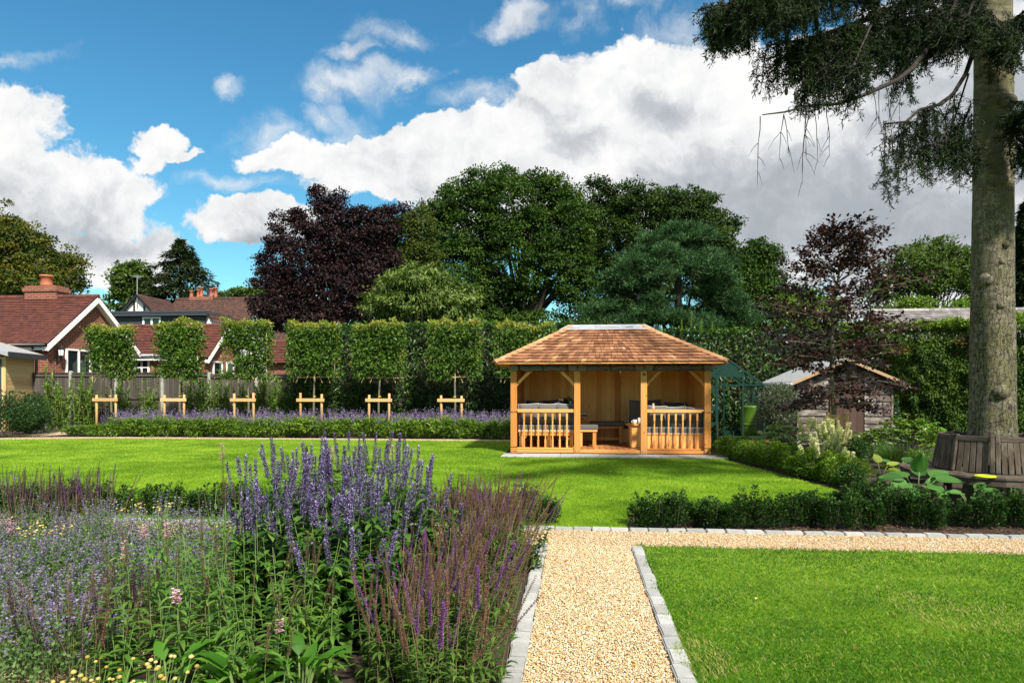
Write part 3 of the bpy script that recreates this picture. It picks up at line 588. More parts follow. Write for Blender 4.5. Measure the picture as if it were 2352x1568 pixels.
    for a, b in ((c[0], k[0]), (c[1], k[1]), (c[2], k[1]), (c[3], k[0])):
        n = 15
        for i in range(n):
            p, q = a.lerp(b, i / n), a.lerp(b, (i + 1.15) / n)
            for s in (1, -1):
                d = (q - p).normalized(); hz = Vector((0, 0, 1)).cross(d).normalized() * s; dr = hz * .085 - Vector((0, 0, .062 if True else 0)); up = Vector((0, 0, .05))
                mb.add([p + up + Vector((0, 0, .016)), p + dr + up + Vector((0, 0, .016)), q + dr + up, q + up, p + up - Vector((0, 0, .004)), p + dr + up - Vector((0, 0, .004)), q + dr + up - Vector((0, 0, .012)), q + up - Vector((0, 0, .012))],
                       [(0, 1, 2, 3), (4, 5, 1, 0), (5, 6, 2, 1), (6, 7, 3, 2)], [(.15 * (i_ in (2, 3, 6, 7)), .05 * (i_ % 2), 0) for i_ in range(8)])
    mb.each('hip_cap', 'hip_shingle', None, 30, lambda q, n_, m_, p_, **k_: B(q, n_, m_))
    mb = MB(16); e = .16; s_ = (rz - ez) / (ry - ey0)        # metal ridge flashing
    za = rz + .045
    A_ = [(rx0 - .12, ry), (rx1 + .12, ry)]; f = [Vector((rx0 - .34, ry - .24, za - .24 * s_ - .012)), Vector((rx1 + .34, ry - .24, za - .24 * s_ - .012)), Vector((rx1 + .34, ry + .24, za - .24 * s_ - .012)), Vector((rx0 - .34, ry + .24, za - .24 * s_ - .012))]
    t0, t1 = Vector((rx0 - .1, ry, za)), Vector((rx1 + .1, ry, za))
    mb.add([*f, t0, t1], [(0, 1, 5, 4), (2, 3, 4, 5), (1, 2, 5), (3, 0, 4), (0, 3, 2, 1)]); B(mb, 'ridge_flashing', 'zinc')
    # rolled up weather blinds under the eave
    for i in range(3):
        a = PX[i][0] - .01 if i == 0 else (PX[i][0] + PX[i][1]) / 2 + .012; b = PX[i + 1][1] + .01 if i == 2 else (PX[i + 1][0] + PX[i + 1][1]) / 2 - .012
        e = thing('rolled_blind', (a - O.x, GY - O.y - .08, 2.052), None, None); e.parent = g
        del_keys = [k_ for k_ in ('label', 'category', 'group') if k_ in e]
        for k_ in del_keys: del e[k_]
        w_ = b - a; r_ = .074; n = 40
        def roll(mb, x0, x1, amp, seed):
            rr = random.Random(seed); pts = [(x0 + (x1 - x0) * j / 14, rr.uniform(-amp, amp), rr.uniform(-amp, amp)) for j in range(15)]; mb.tube(pts, [r_ + rr.uniform(-amp, amp) for _ in pts], 14)
        rm = MB(i); roll(rm, 0, .2, .002, i); roll(rm, w_ - .2, w_, .002, i + 5); cv = rm.build('canvas_end', 'canvas', e, smooth=True)
        rm = MB(i + 3); roll(rm, .201, w_ - .201, .009, i + 9); rm.build('clear_window', 'clear_vinyl', e, smooth=True)
        rm = MB(i + 4)
        for t in (.215, w_ * .5, w_ - .215): rm.tube([(t - .014, 0, 0), (t + .014, 0, 0)], r_ + .006, 14)
        rm.each('strap', 'strap', e)
        e.name = 'rolled_blind'
    for x, z in ((PX[0][0], 1.0), (PX[0][0], .16), (PX[3][0], 1.0), (PX[3][0], .16)):
        mb = MB(); mb.box(x - .006, x + .156, GY - .006, GY + .156, z - .006, z + .006); mb.box(x + (.15 if x < 0 else -.05), x + (.17 if x < 0 else 0), GY - .01, GY + .01, z - .008, z + .03); B(mb, 'tie_strap', 'strap')
gazebo()
def furniture():
    def frame(name, loc, label, cat): return thing(name, loc, label, cat)
    F = .117                                                # floor level
    # left bay: sofa with its back to the balustrade
    xa, xb = PX[0][1] + .02, PX[1][0] - .01
    s = frame('garden_sofa', (xa, GY + .2, F), 'timber framed garden sofa with grey seat cushion behind the left balustrade', 'sofa')
    W = xb - xa + .02
    mb = MB(1); mb.box(0, W, 0, .70, .385, .43); mb.box(.02, W - .02, .02, .06, .30, .382); s1 = mb.build('seat_frame', 'larch', s, bev=.005)
    for x in (.03, W * .52, W - .12):
        for y in (.03, .58): mb = MB(int(x * 60)); mb.box(x, x + .075, y, y + .075, 0, .383); mb.build('leg', 'larch', s, bev=.004)
    for x, d in ((.105, 1), (W - .12, -1)): mb = MB(3); mb.bar((x, .068, .20), (x + d * .17, .068, .372), .04, .045, (0, 1, 0)); mb.build('brace', 'larch', s)
    mb = MB(2); mb.box(.0, W, .01, .70, .432, .55); mb.build('seat_cushion', 'grey_fabric', s, bev=.02)
    mb = MB(2); 
    for z in (.435, .545): mb.tube([(0, .008, z), (W, .008, z)], .006, 5)
    mb.each('seat_piping', 'piping', s)
    for i in range(3):
        c = thing('cushion', (xa + .25 + i * .44, GY + .36, F + .80), ['plump grey cushion with pale piping, leftmost behind the left balustrade', 'plump grey cushion with pale piping in the middle behind the left balustrade', 'plump grey cushion with pale piping beside the middle post, behind the left balustrade'][i], 'cushion', 'cushions on the left sofa')
        cushion('cover', c, 'grey_fabric', .50, .20, .55, Matrix.Rotation(R(9), 4, 'X') @ Matrix.Rotation(R((-3, 1, 3)[i]), 4, 'Y'))
    # opposite sofa against the back wall
    s = frame('garden_sofa', (xa, GB - .86, F), 'timber garden sofa with grey cushions against the back wall, left side', 'sofa'); W2 = 1.42
    mb = MB(4); mb.box(0, W2, 0, .66, .385, .43); mb.build('seat_frame', 'larch', s, bev=.005); mb = MB(4); mb.box(0, W2, 0, .66, .432, .55); mb.build('seat_cushion', 'grey_fabric', s, bev=.02)
    for x in (.03, W2 - .11):
        for y in (.03, .55): mb = MB(int(x * 30)); mb.box(x, x + .075, y, y + .075, 0, .383); mb.build('leg', 'larch', s)
    mb = MB(6); mb.box(.03, W2 - .03, .04, .07, .18, .24); mb.build('stretcher', 'larch', s)
    for i in range(3):
        c = thing('cushion', (xa + .24 + i * .45, GB - .34, F + .84 + .02 * (i == 1)), ['grey cushion on the far sofa by the gazebo left wall', 'grey cushion on the far sofa, highest one left of the flower pot', 'grey cushion on the far sofa behind the flower pot'][i], 'cushion', 'cushions on the far sofa')
        cushion('cover', c, 'grey_fabric', .50, .18, .55, Matrix.Rotation(R(-10), 4, 'X') @ Matrix.Rotation(R((4, -3, 2)[i]), 4, 'Y'))
    # table between the sofas
    tz = .74; tx0, tx1, ty0, ty1 = xa + .30, PX[1][1] + .20, GY + 1.08, GY + 1.72
    t = frame('garden_table', (tx0, ty0, F), 'dark stained slatted garden table between the two sofas', 'table'); mb = MB(5)
    for i in range(5): mb.box(0, tx1 - tx0, i * .128, i * .128 + .122, tz - .04, tz)
    mb.build('table_top', 'deck', t, bev=.004)
    for x in (.12, tx1 - tx0 - .22):
        mb = MB(6); mb.bar((x, .05, 0), (x, .45, tz - .045), .07, .06, (1, 0, 0)); mb.bar((x + .08, .59, 0), (x + .08, .19, tz - .045), .07, .06, (1, 0, 0)); mb.build('trestle_leg', 'larch', t)
    mb = MB(7); mb.box(.12, tx1 - tx0 - .1, .29, .36, .3, .36); mb.build('stretcher', 'larch', t)
    bk = thing('book', (PX[1][1] + .075, ty0 + .2, F + tz), 'thin dark books lying on the end of the garden table', 'book'); mb = MB(); mb.box(-.1, .1, -.13, .13, .002, .022); mb.box(-.09, .1, -.12, .12, .0235, .04); mb.build('cover', 'dark_grey', bk); mb = MB(); mb.box(-.094, .094, -.124, .124, .0405, .052); mb.build('pages', 'ceramic', bk)
    # flowers
    vx, vy = at_Y(1302, 860, GY + 1.35).x, GY + 1.35
    v = thing('flower_pot', (vx, vy, F + tz), 'silver metal pot standing on the garden table', 'flower pot'); mb = MB(); mb.lathe((0, 0, 0), [(.085, 0), (.092, .06), (.10, .20), (.106, .205), (.098, .206), (.09, .12)], 22); mb.build('pot', 'pot_metal', v, smooth=True)
    bq = thing('flower_bunch', (vx, vy, F + tz + .17), 'bunch of white roses and green leaves in the metal pot', 'flowers'); r = rng(4); n = 420; a = r.uniform(0, 6.28, n); e = r.uniform(-.1, 1.3, n); rr = r.uniform(.06, .24, n) 
    P = np.stack([np.cos(a) * np.cos(e) * rr * 1.15, np.sin(a) * np.cos(e) * rr, .02 + np.sin(e) * rr * 1.1], 1); D = P + r.normal(0, .07, (n, 3)); N = r.normal(0, .4, (n, 3)) + (0, 0, 1)
    swarm('leaves', P, D, N, r.uniform(.05, .10, n), .04, 'laurel_leaf', bq, 'fold', seed=3); mb = MB(); rr = random.Random(3)
    for i in range(9): q = (rr.uniform(-.24, .16), rr.uniform(-.2, .05), rr.uniform(.02, .28)); mb.lathe(q, [(.004, -.03), (.03, -.018), (.037, 0), (.03, .02), (.012, .028)], 9)
    mb.each('bloom', 'cream_flower', bq, smooth=True); st = MB(); 
    for i in range(14): st.tube([(0, 0, -.1), (rr.uniform(-.2, .2), rr.uniform(-.15, .15), rr.uniform(.05, .22))], .004, 4)
    st.build('stems', 'stem_green', bq)
    # end bench, padded stool
    x0 = PX[1][1] - .05; s = frame('side_bench', (x0, GY + .62, F), 'short padded timber bench just right of the middle post', 'bench'); mb = MB(8); mb.box(0, .47, 0, .5, .375, .42); mb.build('seat_frame', 'larch', s, bev=.004); mb = MB(8); mb.box(-.01, .49, -.01, .52, .422, .545); mb.build('seat_cushion', 'grey_fabric', s, bev=.025)
    for x in (.02, .36):
        for y in (.02, .40): mb = MB(int(x * 80)); mb.box(x, x + .085, y, y + .085, 0, .373); mb.build('leg', 'larch', s, bev=.004)
    a, b = at_Y(1119.7 + 990 * .24414, 1000, GB - 1.0).x, at_Y(1119.7 + 1268 * .24414, 1000, GB - 1.0).x
    s = frame('padded_stool', (a, GB - 1.05, F), 'low timber stool with thick grey cushion in the middle of the gazebo', 'stool'); W = b - a; mb = MB(9); mb.box(-.04, W + .04, 0, .42, .40, .44); mb.build('seat_frame', 'larch', s, bev=.004); mb = MB(9); mb.box(-.07, W + .07, -.02, .46, .442, .57); mb.build('seat_cushion', 'grey_fabric', s, bev=.035)
    for x in (0, W - .08):
        for y in (.02, .32): mb = MB(int(x * 90)); mb.box(x, x + .08, y, y + .08, 0, .398); mb.build('leg', 'larch', s, bev=.004)
    mb = MB(3); mb.box(.08, W - .08, .04, .08, .10, .14); mb.build('stretcher', 'larch', s)
    # right bay
    ca, cb = at_Y(1119.7 + 1300 * .24414, 1000, GY + .9).x, PX[2][1] + .1
    s = frame('corner_table', (ca, GY + .62, F), 'boxy timber corner table with overhanging slatted top', 'table'); W = cb - ca; mb = MB(10)
    for i in range(6): mb.box(i * W / 6, (i + 1) * W / 6 - .005, -.03, .62, .535, .575)
    mb.build('table_top', 'larch', s, bev=.004); mb = MB(10)
    for i in range(5): mb.box(.09 + i * (W - .09) / 5, .09 + (i + 1) * (W - .09) / 5 - .003, .02, .58, .0, .533)
    mb.build('panel', 'larch_lit', s, bev=.003)
    for i, (x, hh, lab) in enumerate(((1385, .10, 'short white mug on the corner table'), (1431, .15, 'tall white candle jar on the corner table, next to the mug'))):
        p = at_Y(1119.7 + x * .24414, 1000, GY + .75); m_ = thing('mug' if i == 0 else 'candle_jar', (p.x, p.y, F + .575), lab, 'mug' if i == 0 else 'candle'); mb = MB(); mb.lathe((0, 0, 0), [(.048, 0), (.05, hh * .5), (.05, hh), (.044, hh), (.042, .02)], 18); mb.build('body', 'ceramic', m_, smooth=True)
        if i == 0: mb = MB(); mb.tube([(-.046, 0, .075), (-.075, 0, .07), (-.078, 0, .035), (-.046, 0, .025)], .008, 6); mb.build('handle', 'ceramic', m_, smooth=True)
    xa, xb = PX[2][1] + .02, PX[3][0] + .02; W = xb - xa
    s = frame('box_sofa', (xa, GY + .17, F), 'box based timber sofa with upright boards behind the right balustrade', 'sofa'); mb = MB(11); x = 0
    while x < W: mb.box(x + .002, min(x + .105, W), 0, .64, .0, .335); x += .107
    mb.build('base_panel', 'larch_lit', s, bev=.004); mb = MB(12); mb.box(0, W, -.015, .68, .337, .375); mb.build('seat_frame', 'larch', s, bev=.004); mb = MB(13); mb.box(0, W, -.01, .68, .377, .52); mb.build('seat_cushion', 'grey_fabric', s, bev=.02)
    mb = MB(2)
    for z in (.382, .512): mb.tube([(0, -.012, z), (W, -.012, z)], .006, 5)
    mb.each('seat_piping', 'piping', s)
    for i in range(3):
        c = thing('cushion', (xa + .23 + i * .455, GY + .34, F + .76 - .02 * i), ['grey piped cushion behind the right balustrade nearest the plaque post', 'grey piped cushion in the middle behind the right balustrade', 'grey piped cushion behind the right balustrade by the right wall'][i], 'cushion', 'cushions on the right sofa')
        cushion('cover', c, 'grey_fabric', .48, .20, .54, Matrix.Rotation(R(9), 4, 'X') @ Matrix.Rotation(R((2, -2, 4)[i]), 4, 'Y'))
    for i, (x, y, z, rz) in enumerate(((at_Y(1119.7 + 1410 * .24414, 900, GY + 1.9).x, GY + 1.9, .93, 0), (PX[2][1] + .36, GB - .4, .99, 0), (PX[2][1] + .95, GB - .4, .93, 0), (PX[3][0] - .10, GB - .8, .95, 80))):
        c = thing('cushion', (x, y, F + z - .12), ['large grey cushion propped upright left of the plaque post', 'grey cushion leaning on the back wall behind the pink toy', 'grey cushion on the back seat, between two others on the right', 'grey cushion turned sideways against the right wall'][i], 'cushion', 'cushions on the corner seat')
        cushion('cover', c, 'grey_fabric', .54 if i else .46, .18, .55 if i else .68, Matrix.Rotation(R(rz), 4, 'Z') @ Matrix.Rotation(R(-9), 4, 'X') @ Matrix.Rotation(R((2, -3, 3, 0)[i]), 4, 'Y'))
    s = frame('box_sofa', (xa - .55, GB - .72, F), 'box based timber corner seat along the back wall, right side', 'sofa'); mb = MB(21); mb.box(0, W + .5, 0, .66, 0, .37); mb.build('base_panel', 'larch_lit', s); mb = MB(22); mb.box(0, W + .5, 0, .66, .372, .51); mb.build('seat_cushion', 'grey_fabric', s, bev=.02)
    q = thing('toy_rabbit', (at_Y(1119.7 + 1560 * .24414, 900, GY + .075).x, GY + .075, 1.067), 'small pale pink toy rabbit sitting on the right hand rail', 'toy'); mb = MB(); mb.lathe((0, 0, 0), [(.02, 0), (.032, .02), (.030, .05), (.016, .075), (.024, .09), (.026, .105), (.016, .122), (.004, .128)], 12); mb.tube([(-.012, 0, .118), (-.016, 0, .15)], [.008, .004], 6); mb.tube([(.012, 0, .118), (.018, 0, .148)], [.008, .004], 6); mb.build('body', 'pink_toy', q, smooth=True)
    b = MB(); b.tube([(-.02, -.03, .05), (-.01, -.036, .03)], .008, 6); b.tube([(.02, -.03, .05), (.01, -.036, .03)], .008, 6); b.each('arm', 'pink_toy', q, smooth=True)
furniture()
# ------------------------------------------------------------------ houses beyond the fence
def slope(mb, a, b, ka, kb, rows, lift=.05):
    """a roof slope laid in overlapping courses, a-b the eave, ka-kb the ridge"""
    a, b, ka, kb = map(Vector, (a, b, ka, kb)); n = (b - a).cross(ka - a).normalized(); n = n if n.z > 0 else -n; W = (b - a).length
    for i in range(rows):
        t0, t1 = i / rows, min((i + 1.25) / rows, 1); L0, R0, L1, R1 = a.lerp(ka, t0), b.lerp(kb, t0), a.lerp(ka, t1), b.lerp(kb, t1)
        off = (i % 2) * .1; s0, s1 = (L0 - a).dot((b - a) / W), (R0 - a).dot((b - a) / W); u = n * lift
        vs = [L0 + u, R0 + u, R1 + n * .004, L1 + n * .004, L0 - n * .004, R0 - n * .004]
        b0 = len(mb.v); mb.v += [tuple(v) for v in vs]; mb.f += [(b0, b0 + 1, b0 + 2, b0 + 3), (b0 + 4, b0 + 5, b0 + 1, b0)]
        mb.lc += [(s0 + off, 0, 0), (s1 + off, 0, 0), (s1 + off, 0, 0), (s0 + off, 0, 0), (s0 + off, 0, 0), (s1 + off, 0, 0)]; mb.r += [mb.rg.random()] * 6
def gable_house(nm, lab, x0, x1, y0, y1, ze, zr, tile, wall, barge, rows, ov=.28, z0=-.03, ridge='terracotta', left_gable=False):
    """ridge runs along X, the visible gable end faces +X"""
    h = thing(nm, ((x0 + x1) / 2, (y0 + y1) / 2, 0), lab, 'house'); O = Vector(h.location); ym = (y0 + y1) / 2; k = (zr - ze) / (ym - y0)
    def put(mb, n, m, p=None, **kw):
        o = mb.build(n, m, p or h, **kw)
        if p is None: o.location = -O
        return o
    mb = MB(1); zt = zr - k * ov * 0 - .08
    mb.prism([(y0, z0), (y1, z0), (y1, ze - .02), (ym, zr - .12), (y0, ze - .02)], x0, x1, 'x'); wl = put(mb, 'wall', wall)
    mb = MB(2); e = ov * k
    slope(mb, (x0 - ov, y0 - ov, ze - e), (x1 + ov, y0 - ov, ze - e), (x0 - ov, ym, zr), (x1 + ov, ym, zr), rows); slope(mb, (x1 + ov, y1 + ov, ze - e), (x0 - ov, y1 + ov, ze - e), (x1 + ov, ym, zr), (x0 - ov, ym, zr), rows)
    rf = put(mb, 'roof', tile); mb = MB(3); mb.tube([(x0 - ov, ym, zr + .0), (x1 + ov, ym, zr + .0)], .10, 8); mb.build('ridge_tiles', tile, rf)
    mb = MB(4); d = .30
    for X in ((x1 + ov - .04,) if not left_gable else (x1 + ov - .04, x0 - ov)):
        mb.prism([(y0 - ov, ze - e - .03), (ym, zr - .03), (y1 + ov, ze - e - .03), (y1 + ov, ze - e - d), (ym, zr - d), (y0 - ov, ze - e - d)], X, X + .04, 'x')
        mb.prism([(y0 - ov, ze - e - d + .06), (ym, zr - d + .06), (y1 + ov, ze - e - d + .06), (y1 + ov, ze - e - d + .02), (ym, zr - d + .02), (y0 - ov, ze - e - d + .02)], X - ov + .045, X - .001, 'x')
    put(mb, 'barge_board', barge)
    return h, O, put
def window(h, O, put, face, at, a, b, z0, z1, nx=2, nz=1, bar=.06, door=False):
    """face 'x': on the wall x=at, from y=a to b; face 'y': on the wall y=at, from x=a to b"""
    fr = MB(1); pn = MB(2); t = .05
    def bx(mb, p, q, r_, s_, o0, o1):
        if face == 'x': mb.box(at + o0, at + o1, p, q, r_, s_)
        else: mb.box(p, q, at - o1, at - o0, r_, s_)
    bx(fr, a, b, z1 - bar, z1, -.02, t); bx(fr, a, b, z0, z0 + bar, -.02, t); 
    for i in range(nx + 1):
        p = a + (b - a - bar * 1.4) * i / nx; bx(fr, p, p + bar * 1.4, z0 + bar, z1 - bar, -.02, t - .004)
    for j in range(1, nz):
        z = z0 + (z1 - z0) * j / nz * 1.1; bx(fr, a + .01, b - .01, z - bar / 2, z + bar / 2, -.02, t - .008)
    bx(pn, a + .02, b - .02, z0 + .02, z1 - .02, .003, .018)
    f = put(fr, 'door' if door else 'window', 'white_paint'); g = pn.build('pane', 'dark_glass', f); return f
def houses():
    y = 26.5; xg = -22.0
    h, O, put = gable_house('brick_bungalow', 'red brick bungalow with white barge boards and a chimney, nearest the fence on the left', -38, xg, y, 31.9, 3.64, 5.77, 'red_tile', 'brick', 'white_paint', 26)
    window(h, O, put, 'x', xg, 27.5, 29.75, 1.0, 3.30, 3, 1, .075, True)
    mb = MB(1); mb.box(xg - .01, xg + .012, 27.3, 29.95, 3.302, 3.56); put(mb, 'lintel', 'chimney_brick')
    window(h, O, put, 'y', y, -25.2, -24.3, 1.9, 3.1, 2, 2)
    mb = MB(1); mb.tube([(-38, y - .36, 3.36), (xg + .2, y - .36, 3.36)], .075, 8); gt = put(mb, 'gutter', 'black_paint', smooth=True); mb = MB(1); mb.tube([(xg - .42, y - .34, 3.3), (xg - .42, y - .10, 3.05), (xg - .42, y - .08, 0)], .05, 8); mb.build('downpipe', 'black_paint', gt, smooth=True)
    mb = MB(1); mb.box(-38, xg + .1, y - .27, y - .24, 3.16, 3.40); put(mb, 'fascia', 'white_paint')
    ch = MB(1); X = at_Y(108, 660, 29.4).x; ch.box(X - .78, X + .78, 29.0, 29.8, 5.3, 6.28); ch.box(X - .84, X + .84, 28.94, 29.86, 6.0, 6.18); c = put(ch, 'chimney', 'chimney_brick'); mb = MB(1); mb.lathe((X - .02, 29.4, 6.28), [(.28, 0), (.25, .1), (.23, .42), (.29, .44), (.29, .52), (.2, .52)], 14); mb.build('chimney_pot', 'terracotta', c, smooth=True)
    ln = MB(1); ly = 27.02; z = 2.95
    ln.lathe((xg + .2, ly, z), [(.03, -.16), (.05, -.1), (.075, -.02), (.11, .0), (.115, .02)], 6); ln.lathe((xg + .2, ly, z + .28), [(.14, 0), (.15, .02), (.05, .14), (.02, .2)], 6)
    for i in range(6): q = i * math.pi / 3; ln.bar((xg + .2 + .10 * math.cos(q), ly + .10 * math.sin(q), z), (xg + .2 + .125 * math.cos(q), ly + .125 * math.sin(q), z + .29), .014, .014)
    ln.tube([(xg, ly, z - .2), (xg + .1, ly, z - .26), (xg + .2, ly, z - .14)], .02, 6); ln.box(xg, xg + .025, ly - .06, ly + .06, z - .32, z - .04)
    l = put(ln, 'wall_lantern', 'black_paint'); mb = MB(1); mb.lathe((xg + .2, ly, z + .02), [(.09, 0), (.112, .255)], 6); mb.build('pane', 'white_paint', l)
    mb = MB(1)
    for i in range(9): mb.tube([(xg - .5 + i * .09, 29.2, 5.86), (xg - .5 + i * .09, 29.2, 6.02)], .006, 4)
    mb.each('ridge_spike', 'steel', None, 1, put)
    # lower brick range behind, with the flat roofed link between
    yw = 33.0; xw = -18.7
    h, O, put = gable_house('brick_bungalow', 'low red brick range with tiled roof and small gable, seen between the first pleached trees', -30, xw, yw, yw + 3.4, 3.40, 4.93, 'red_tile', 'brick', 'white_paint', 20)
    a, b = at_Y(308, 830, yw).x, at_Y(344, 830, yw).x; window(h, O, put, 'y', yw, a, b, 2.0, 3.2, 2, 2, .07); a, b = at_Y(398, 830, yw).x, at_Y(430, 830, yw).x; window(h, O, put, 'y', yw, a, b, 1.9, 3.15, 2, 2, .07)
    mb = MB(1); mb.box(-28, xw - .3, yw - .32, yw - .28, 3.0, 3.22); put(mb, 'fascia', 'white_paint'); mb = MB(2); mb.tube([(-28, yw - .38, 3.24), (xw - .3, yw - .38, 3.24)], .07, 8); put(mb, 'gutter', 'lead', smooth=True)
    window(h, O, put, 'x', xw, yw + .55, yw + 1.5, .9, 3.0, 1, 1, .08, True); window(h, O, put, 'x', xw, yw + 1.9, yw + 2.7, 1.8, 3.0, 1, 1, .08)
    mb = MB(1)
    for i in range(8): mb.tube([(xw - .8 + i * .1, yw + 1.7, 5.0), (xw - .8 + i * .1, yw + 1.7, 5.18)], .006, 4)
    mb.each('ridge_spike', 'steel', None, 1, put)
    # taller house: timbered gable, brown tiles, dark flat roofed extension
    h, O, put = gable_house('tiled_house', 'house with brown mossy tiles, black and white gable and dark flat roofed extension', -30.0, -24.1, 46.2, 52, 4.6, 8.35, 'brown_tile', 'render_white', 'black_paint', 24, left_gable=True)
    ap = at_Y(318, 676, 45.2); hw = 2.9; zg = ap.z - hw * 1.02; mb = MB(5); mb.prism([(ap.x - hw, 0), (ap.x + hw, 0), (ap.x + hw, zg), (ap.x, ap.z - .12), (ap.x - hw, zg)], 45.2, 49, 'y'); put(mb, 'gable_wall', 'render_white')
    mb = MB(6); o = .16; slope(mb, (ap.x - hw - o, 48.8, zg - o), (ap.x - hw - o, 44.9, zg - o), (ap.x, 48.8, ap.z), (ap.x, 44.9, ap.z), 18); slope(mb, (ap.x + hw + o, 44.9, zg - o), (ap.x + hw + o, 48.8, zg - o), (ap.x, 44.9, ap.z), (ap.x, 48.8, ap.z), 18); put(mb, 'gable_roof', 'brown_tile')
    mb = MB(7)
    for s in (-1, 1): mb.bar((ap.x + s * .02, 44.96, ap.z - .12), (ap.x + s * (hw + o), 44.96, zg - o - .1), .06, .13)
    for dx in (-.95, -.3, .45, 1.05): mb.box(ap.x + dx - .055, ap.x + dx + .055, 45.14, 45.198, 5.5, ap.z - abs(dx) * 1.02 - .2)
    mb.each('timber', 'black_paint', None, 1, put)
    y = 42; a, b = at_Y(262, 720, y).x, at_Y(470, 720, y).x; zt = at_Y(365, 716, y).z; mb = MB(8); mb.box(a, b, y, 45.1, 2, zt - .3); ex = put(mb, 'extension_wall', 'dark_grey'); mb = MB(8); mb.box(a - .2, b + .25, y - .3, 45.12, zt - .28, zt); mb.build('flat_roof', 'lead' if False else 'dark_grey', ex).location = (0, 0, 0)
    mb = MB(8); mb.box(a - .22, b + .27, y - .33, y - .302, zt - .1, zt + .03); mb.build('roof_edge', 'dark_grey', ex)
    wa, wb = at_Y(328, 740, y).x, at_Y(370, 740, y).x; window(h, O, put, 'y', y, wa, wb, at_Y(340, 752, y).z, at_Y(340, 728, y).z, 2, 1, .09)
    p1 = at_Y(485, 745, 42.6); mb = MB(9); hw2 = 1.1; mb.prism([(p1.x - hw2, p1.z - 1.3), (p1.x + hw2, p1.z - 1.3), (p1.x, p1.z + .7)], 42.2, 46, 'y'); pw = put(mb, 'porch_gable', 'render_white'); mb = MB(9); slope(mb, (p1.x - hw2 - .3, 46, p1.z - 1.55), (p1.x - hw2 - .3, 42, p1.z - 1.55), (p1.x, 46, p1.z + .85), (p1.x, 42, p1.z + .85), 10); slope(mb, (p1.x + hw2 + .3, 42, p1.z - 1.55), (p1.x + hw2 + .3, 46, p1.z - 1.55), (p1.x, 42, p1.z + .85), (p1.x, 46, p1.z + .85), 10); mb.build('porch_roof', 'brown_tile', pw)
    c0 = at_Y(468, 690, 49.4); mb = MB(10); mb.box(c0.x - .95, c0.x + .95, 49.0, 49.8, 7.4, 8.50); c = put(mb, 'chimney', 'chimney_brick')
    for i, px in enumerate((443, 454, 466, 478, 488, 494)): X = at_Y(px, 690, 49.4).x; mb = MB(11); mb.lathe((X, 49.2 + .3 * (i % 2), 8.50), [(.16, 0), (.13, .1), (.12, .42 + .12 * (i % 3)), (.16, .44 + .12 * (i % 3)), (.15, .5 + .12 * (i % 3))], 10); mb.build('chimney_pot', 'terracotta' if i != 3 else 'dark_grey', c, smooth=True)
    m0 = at_Y(317, 690, 45.1); mb = MB(12); mb.tube([(m0.x, 45.0, 7.4), (m0.x, 45.0, 9.5)], .03, 6)
    for i in range(5): mb.tube([(m0.x - .35, 44.7 + i * .15, 9.4), (m0.x + .35, 44.7 + i * .15, 9.4)], .012, 4)
    mb.tube([(m0.x, 44.6, 9.36), (m0.x, 45.4, 9.36)], .014, 4); put(mb, 'aerial', 'steel')
    # small roofs glimpsed by the copper beech
    q = at_Y(700, 790, 33); h, O, put = gable_house('brick_outbuilding', 'small brick outbuilding with red tiled roof, glimpsed behind the fourth pleached tree', q.x - 1.5, q.x + 1.2, 32, 34.6, 3.0, 3.95, 'red_tile', 'brick', 'white_paint', 14)
    a, b = at_Y(644, 850, 32).x, at_Y(668, 850, 32).x; window(h, O, put, 'y', 32, a, b, 1.0, 2.2, 2, 1, .07)
    q = at_Y(640, 720, 60); h, O, put = gable_house('white_cottage', 'white walled cottage with a brown roof glimpsed under the copper beech', q.x - 4, q.x + 4.2, 60, 66, 5.6, 8.4, 'brown_tile', 'render_white', 'white_paint', 16)
    window(h, O, put, 'y', 60, q.x + 1, q.x + 2.4, 3.6, 5.0, 2, 1, .09); mb = MB(3); mb.box(q.x + 2.2, q.x + 3.2, 62.6, 63.4, 7.5, 9.6); put(mb, 'chimney', 'chimney_brick')
    # grey roofed house beyond the conifer hedge
    q = at_Y(2050, 720, 27.5); h, O, put = gable_house('grey_roofed_house', 'low building with a long lichened grey tiled roof behind the conifer hedge', q.x - .2, q.x + 14, 25.6, 31, 3.35, 4.62, 'grey_tile', 'concrete', 'barge_wood', 16, left_gable=True)
    window(h, O, put, 'y', 25.6, q.x + 2, q.x + 3.2, 1.2, 2.6, 2, 1)
    q = at_Y(2010, 775, 24.5); pt = MB(4); pt.box(q.x - .9, q.x + .9, 24.2, 25.3, 0, 2.55); o = put(pt, 'porch', 'concrete'); pt = MB(5); slope(pt, (q.x - 1.2, 23.9, 2.5), (q.x + 1.2, 23.9, 2.5), (q.x - 1.2, 25.4, 3.3), (q.x + 1.2, 25.4, 3.3), 6); pt.build('porch_roof', 'grey_tile', o)
houses()
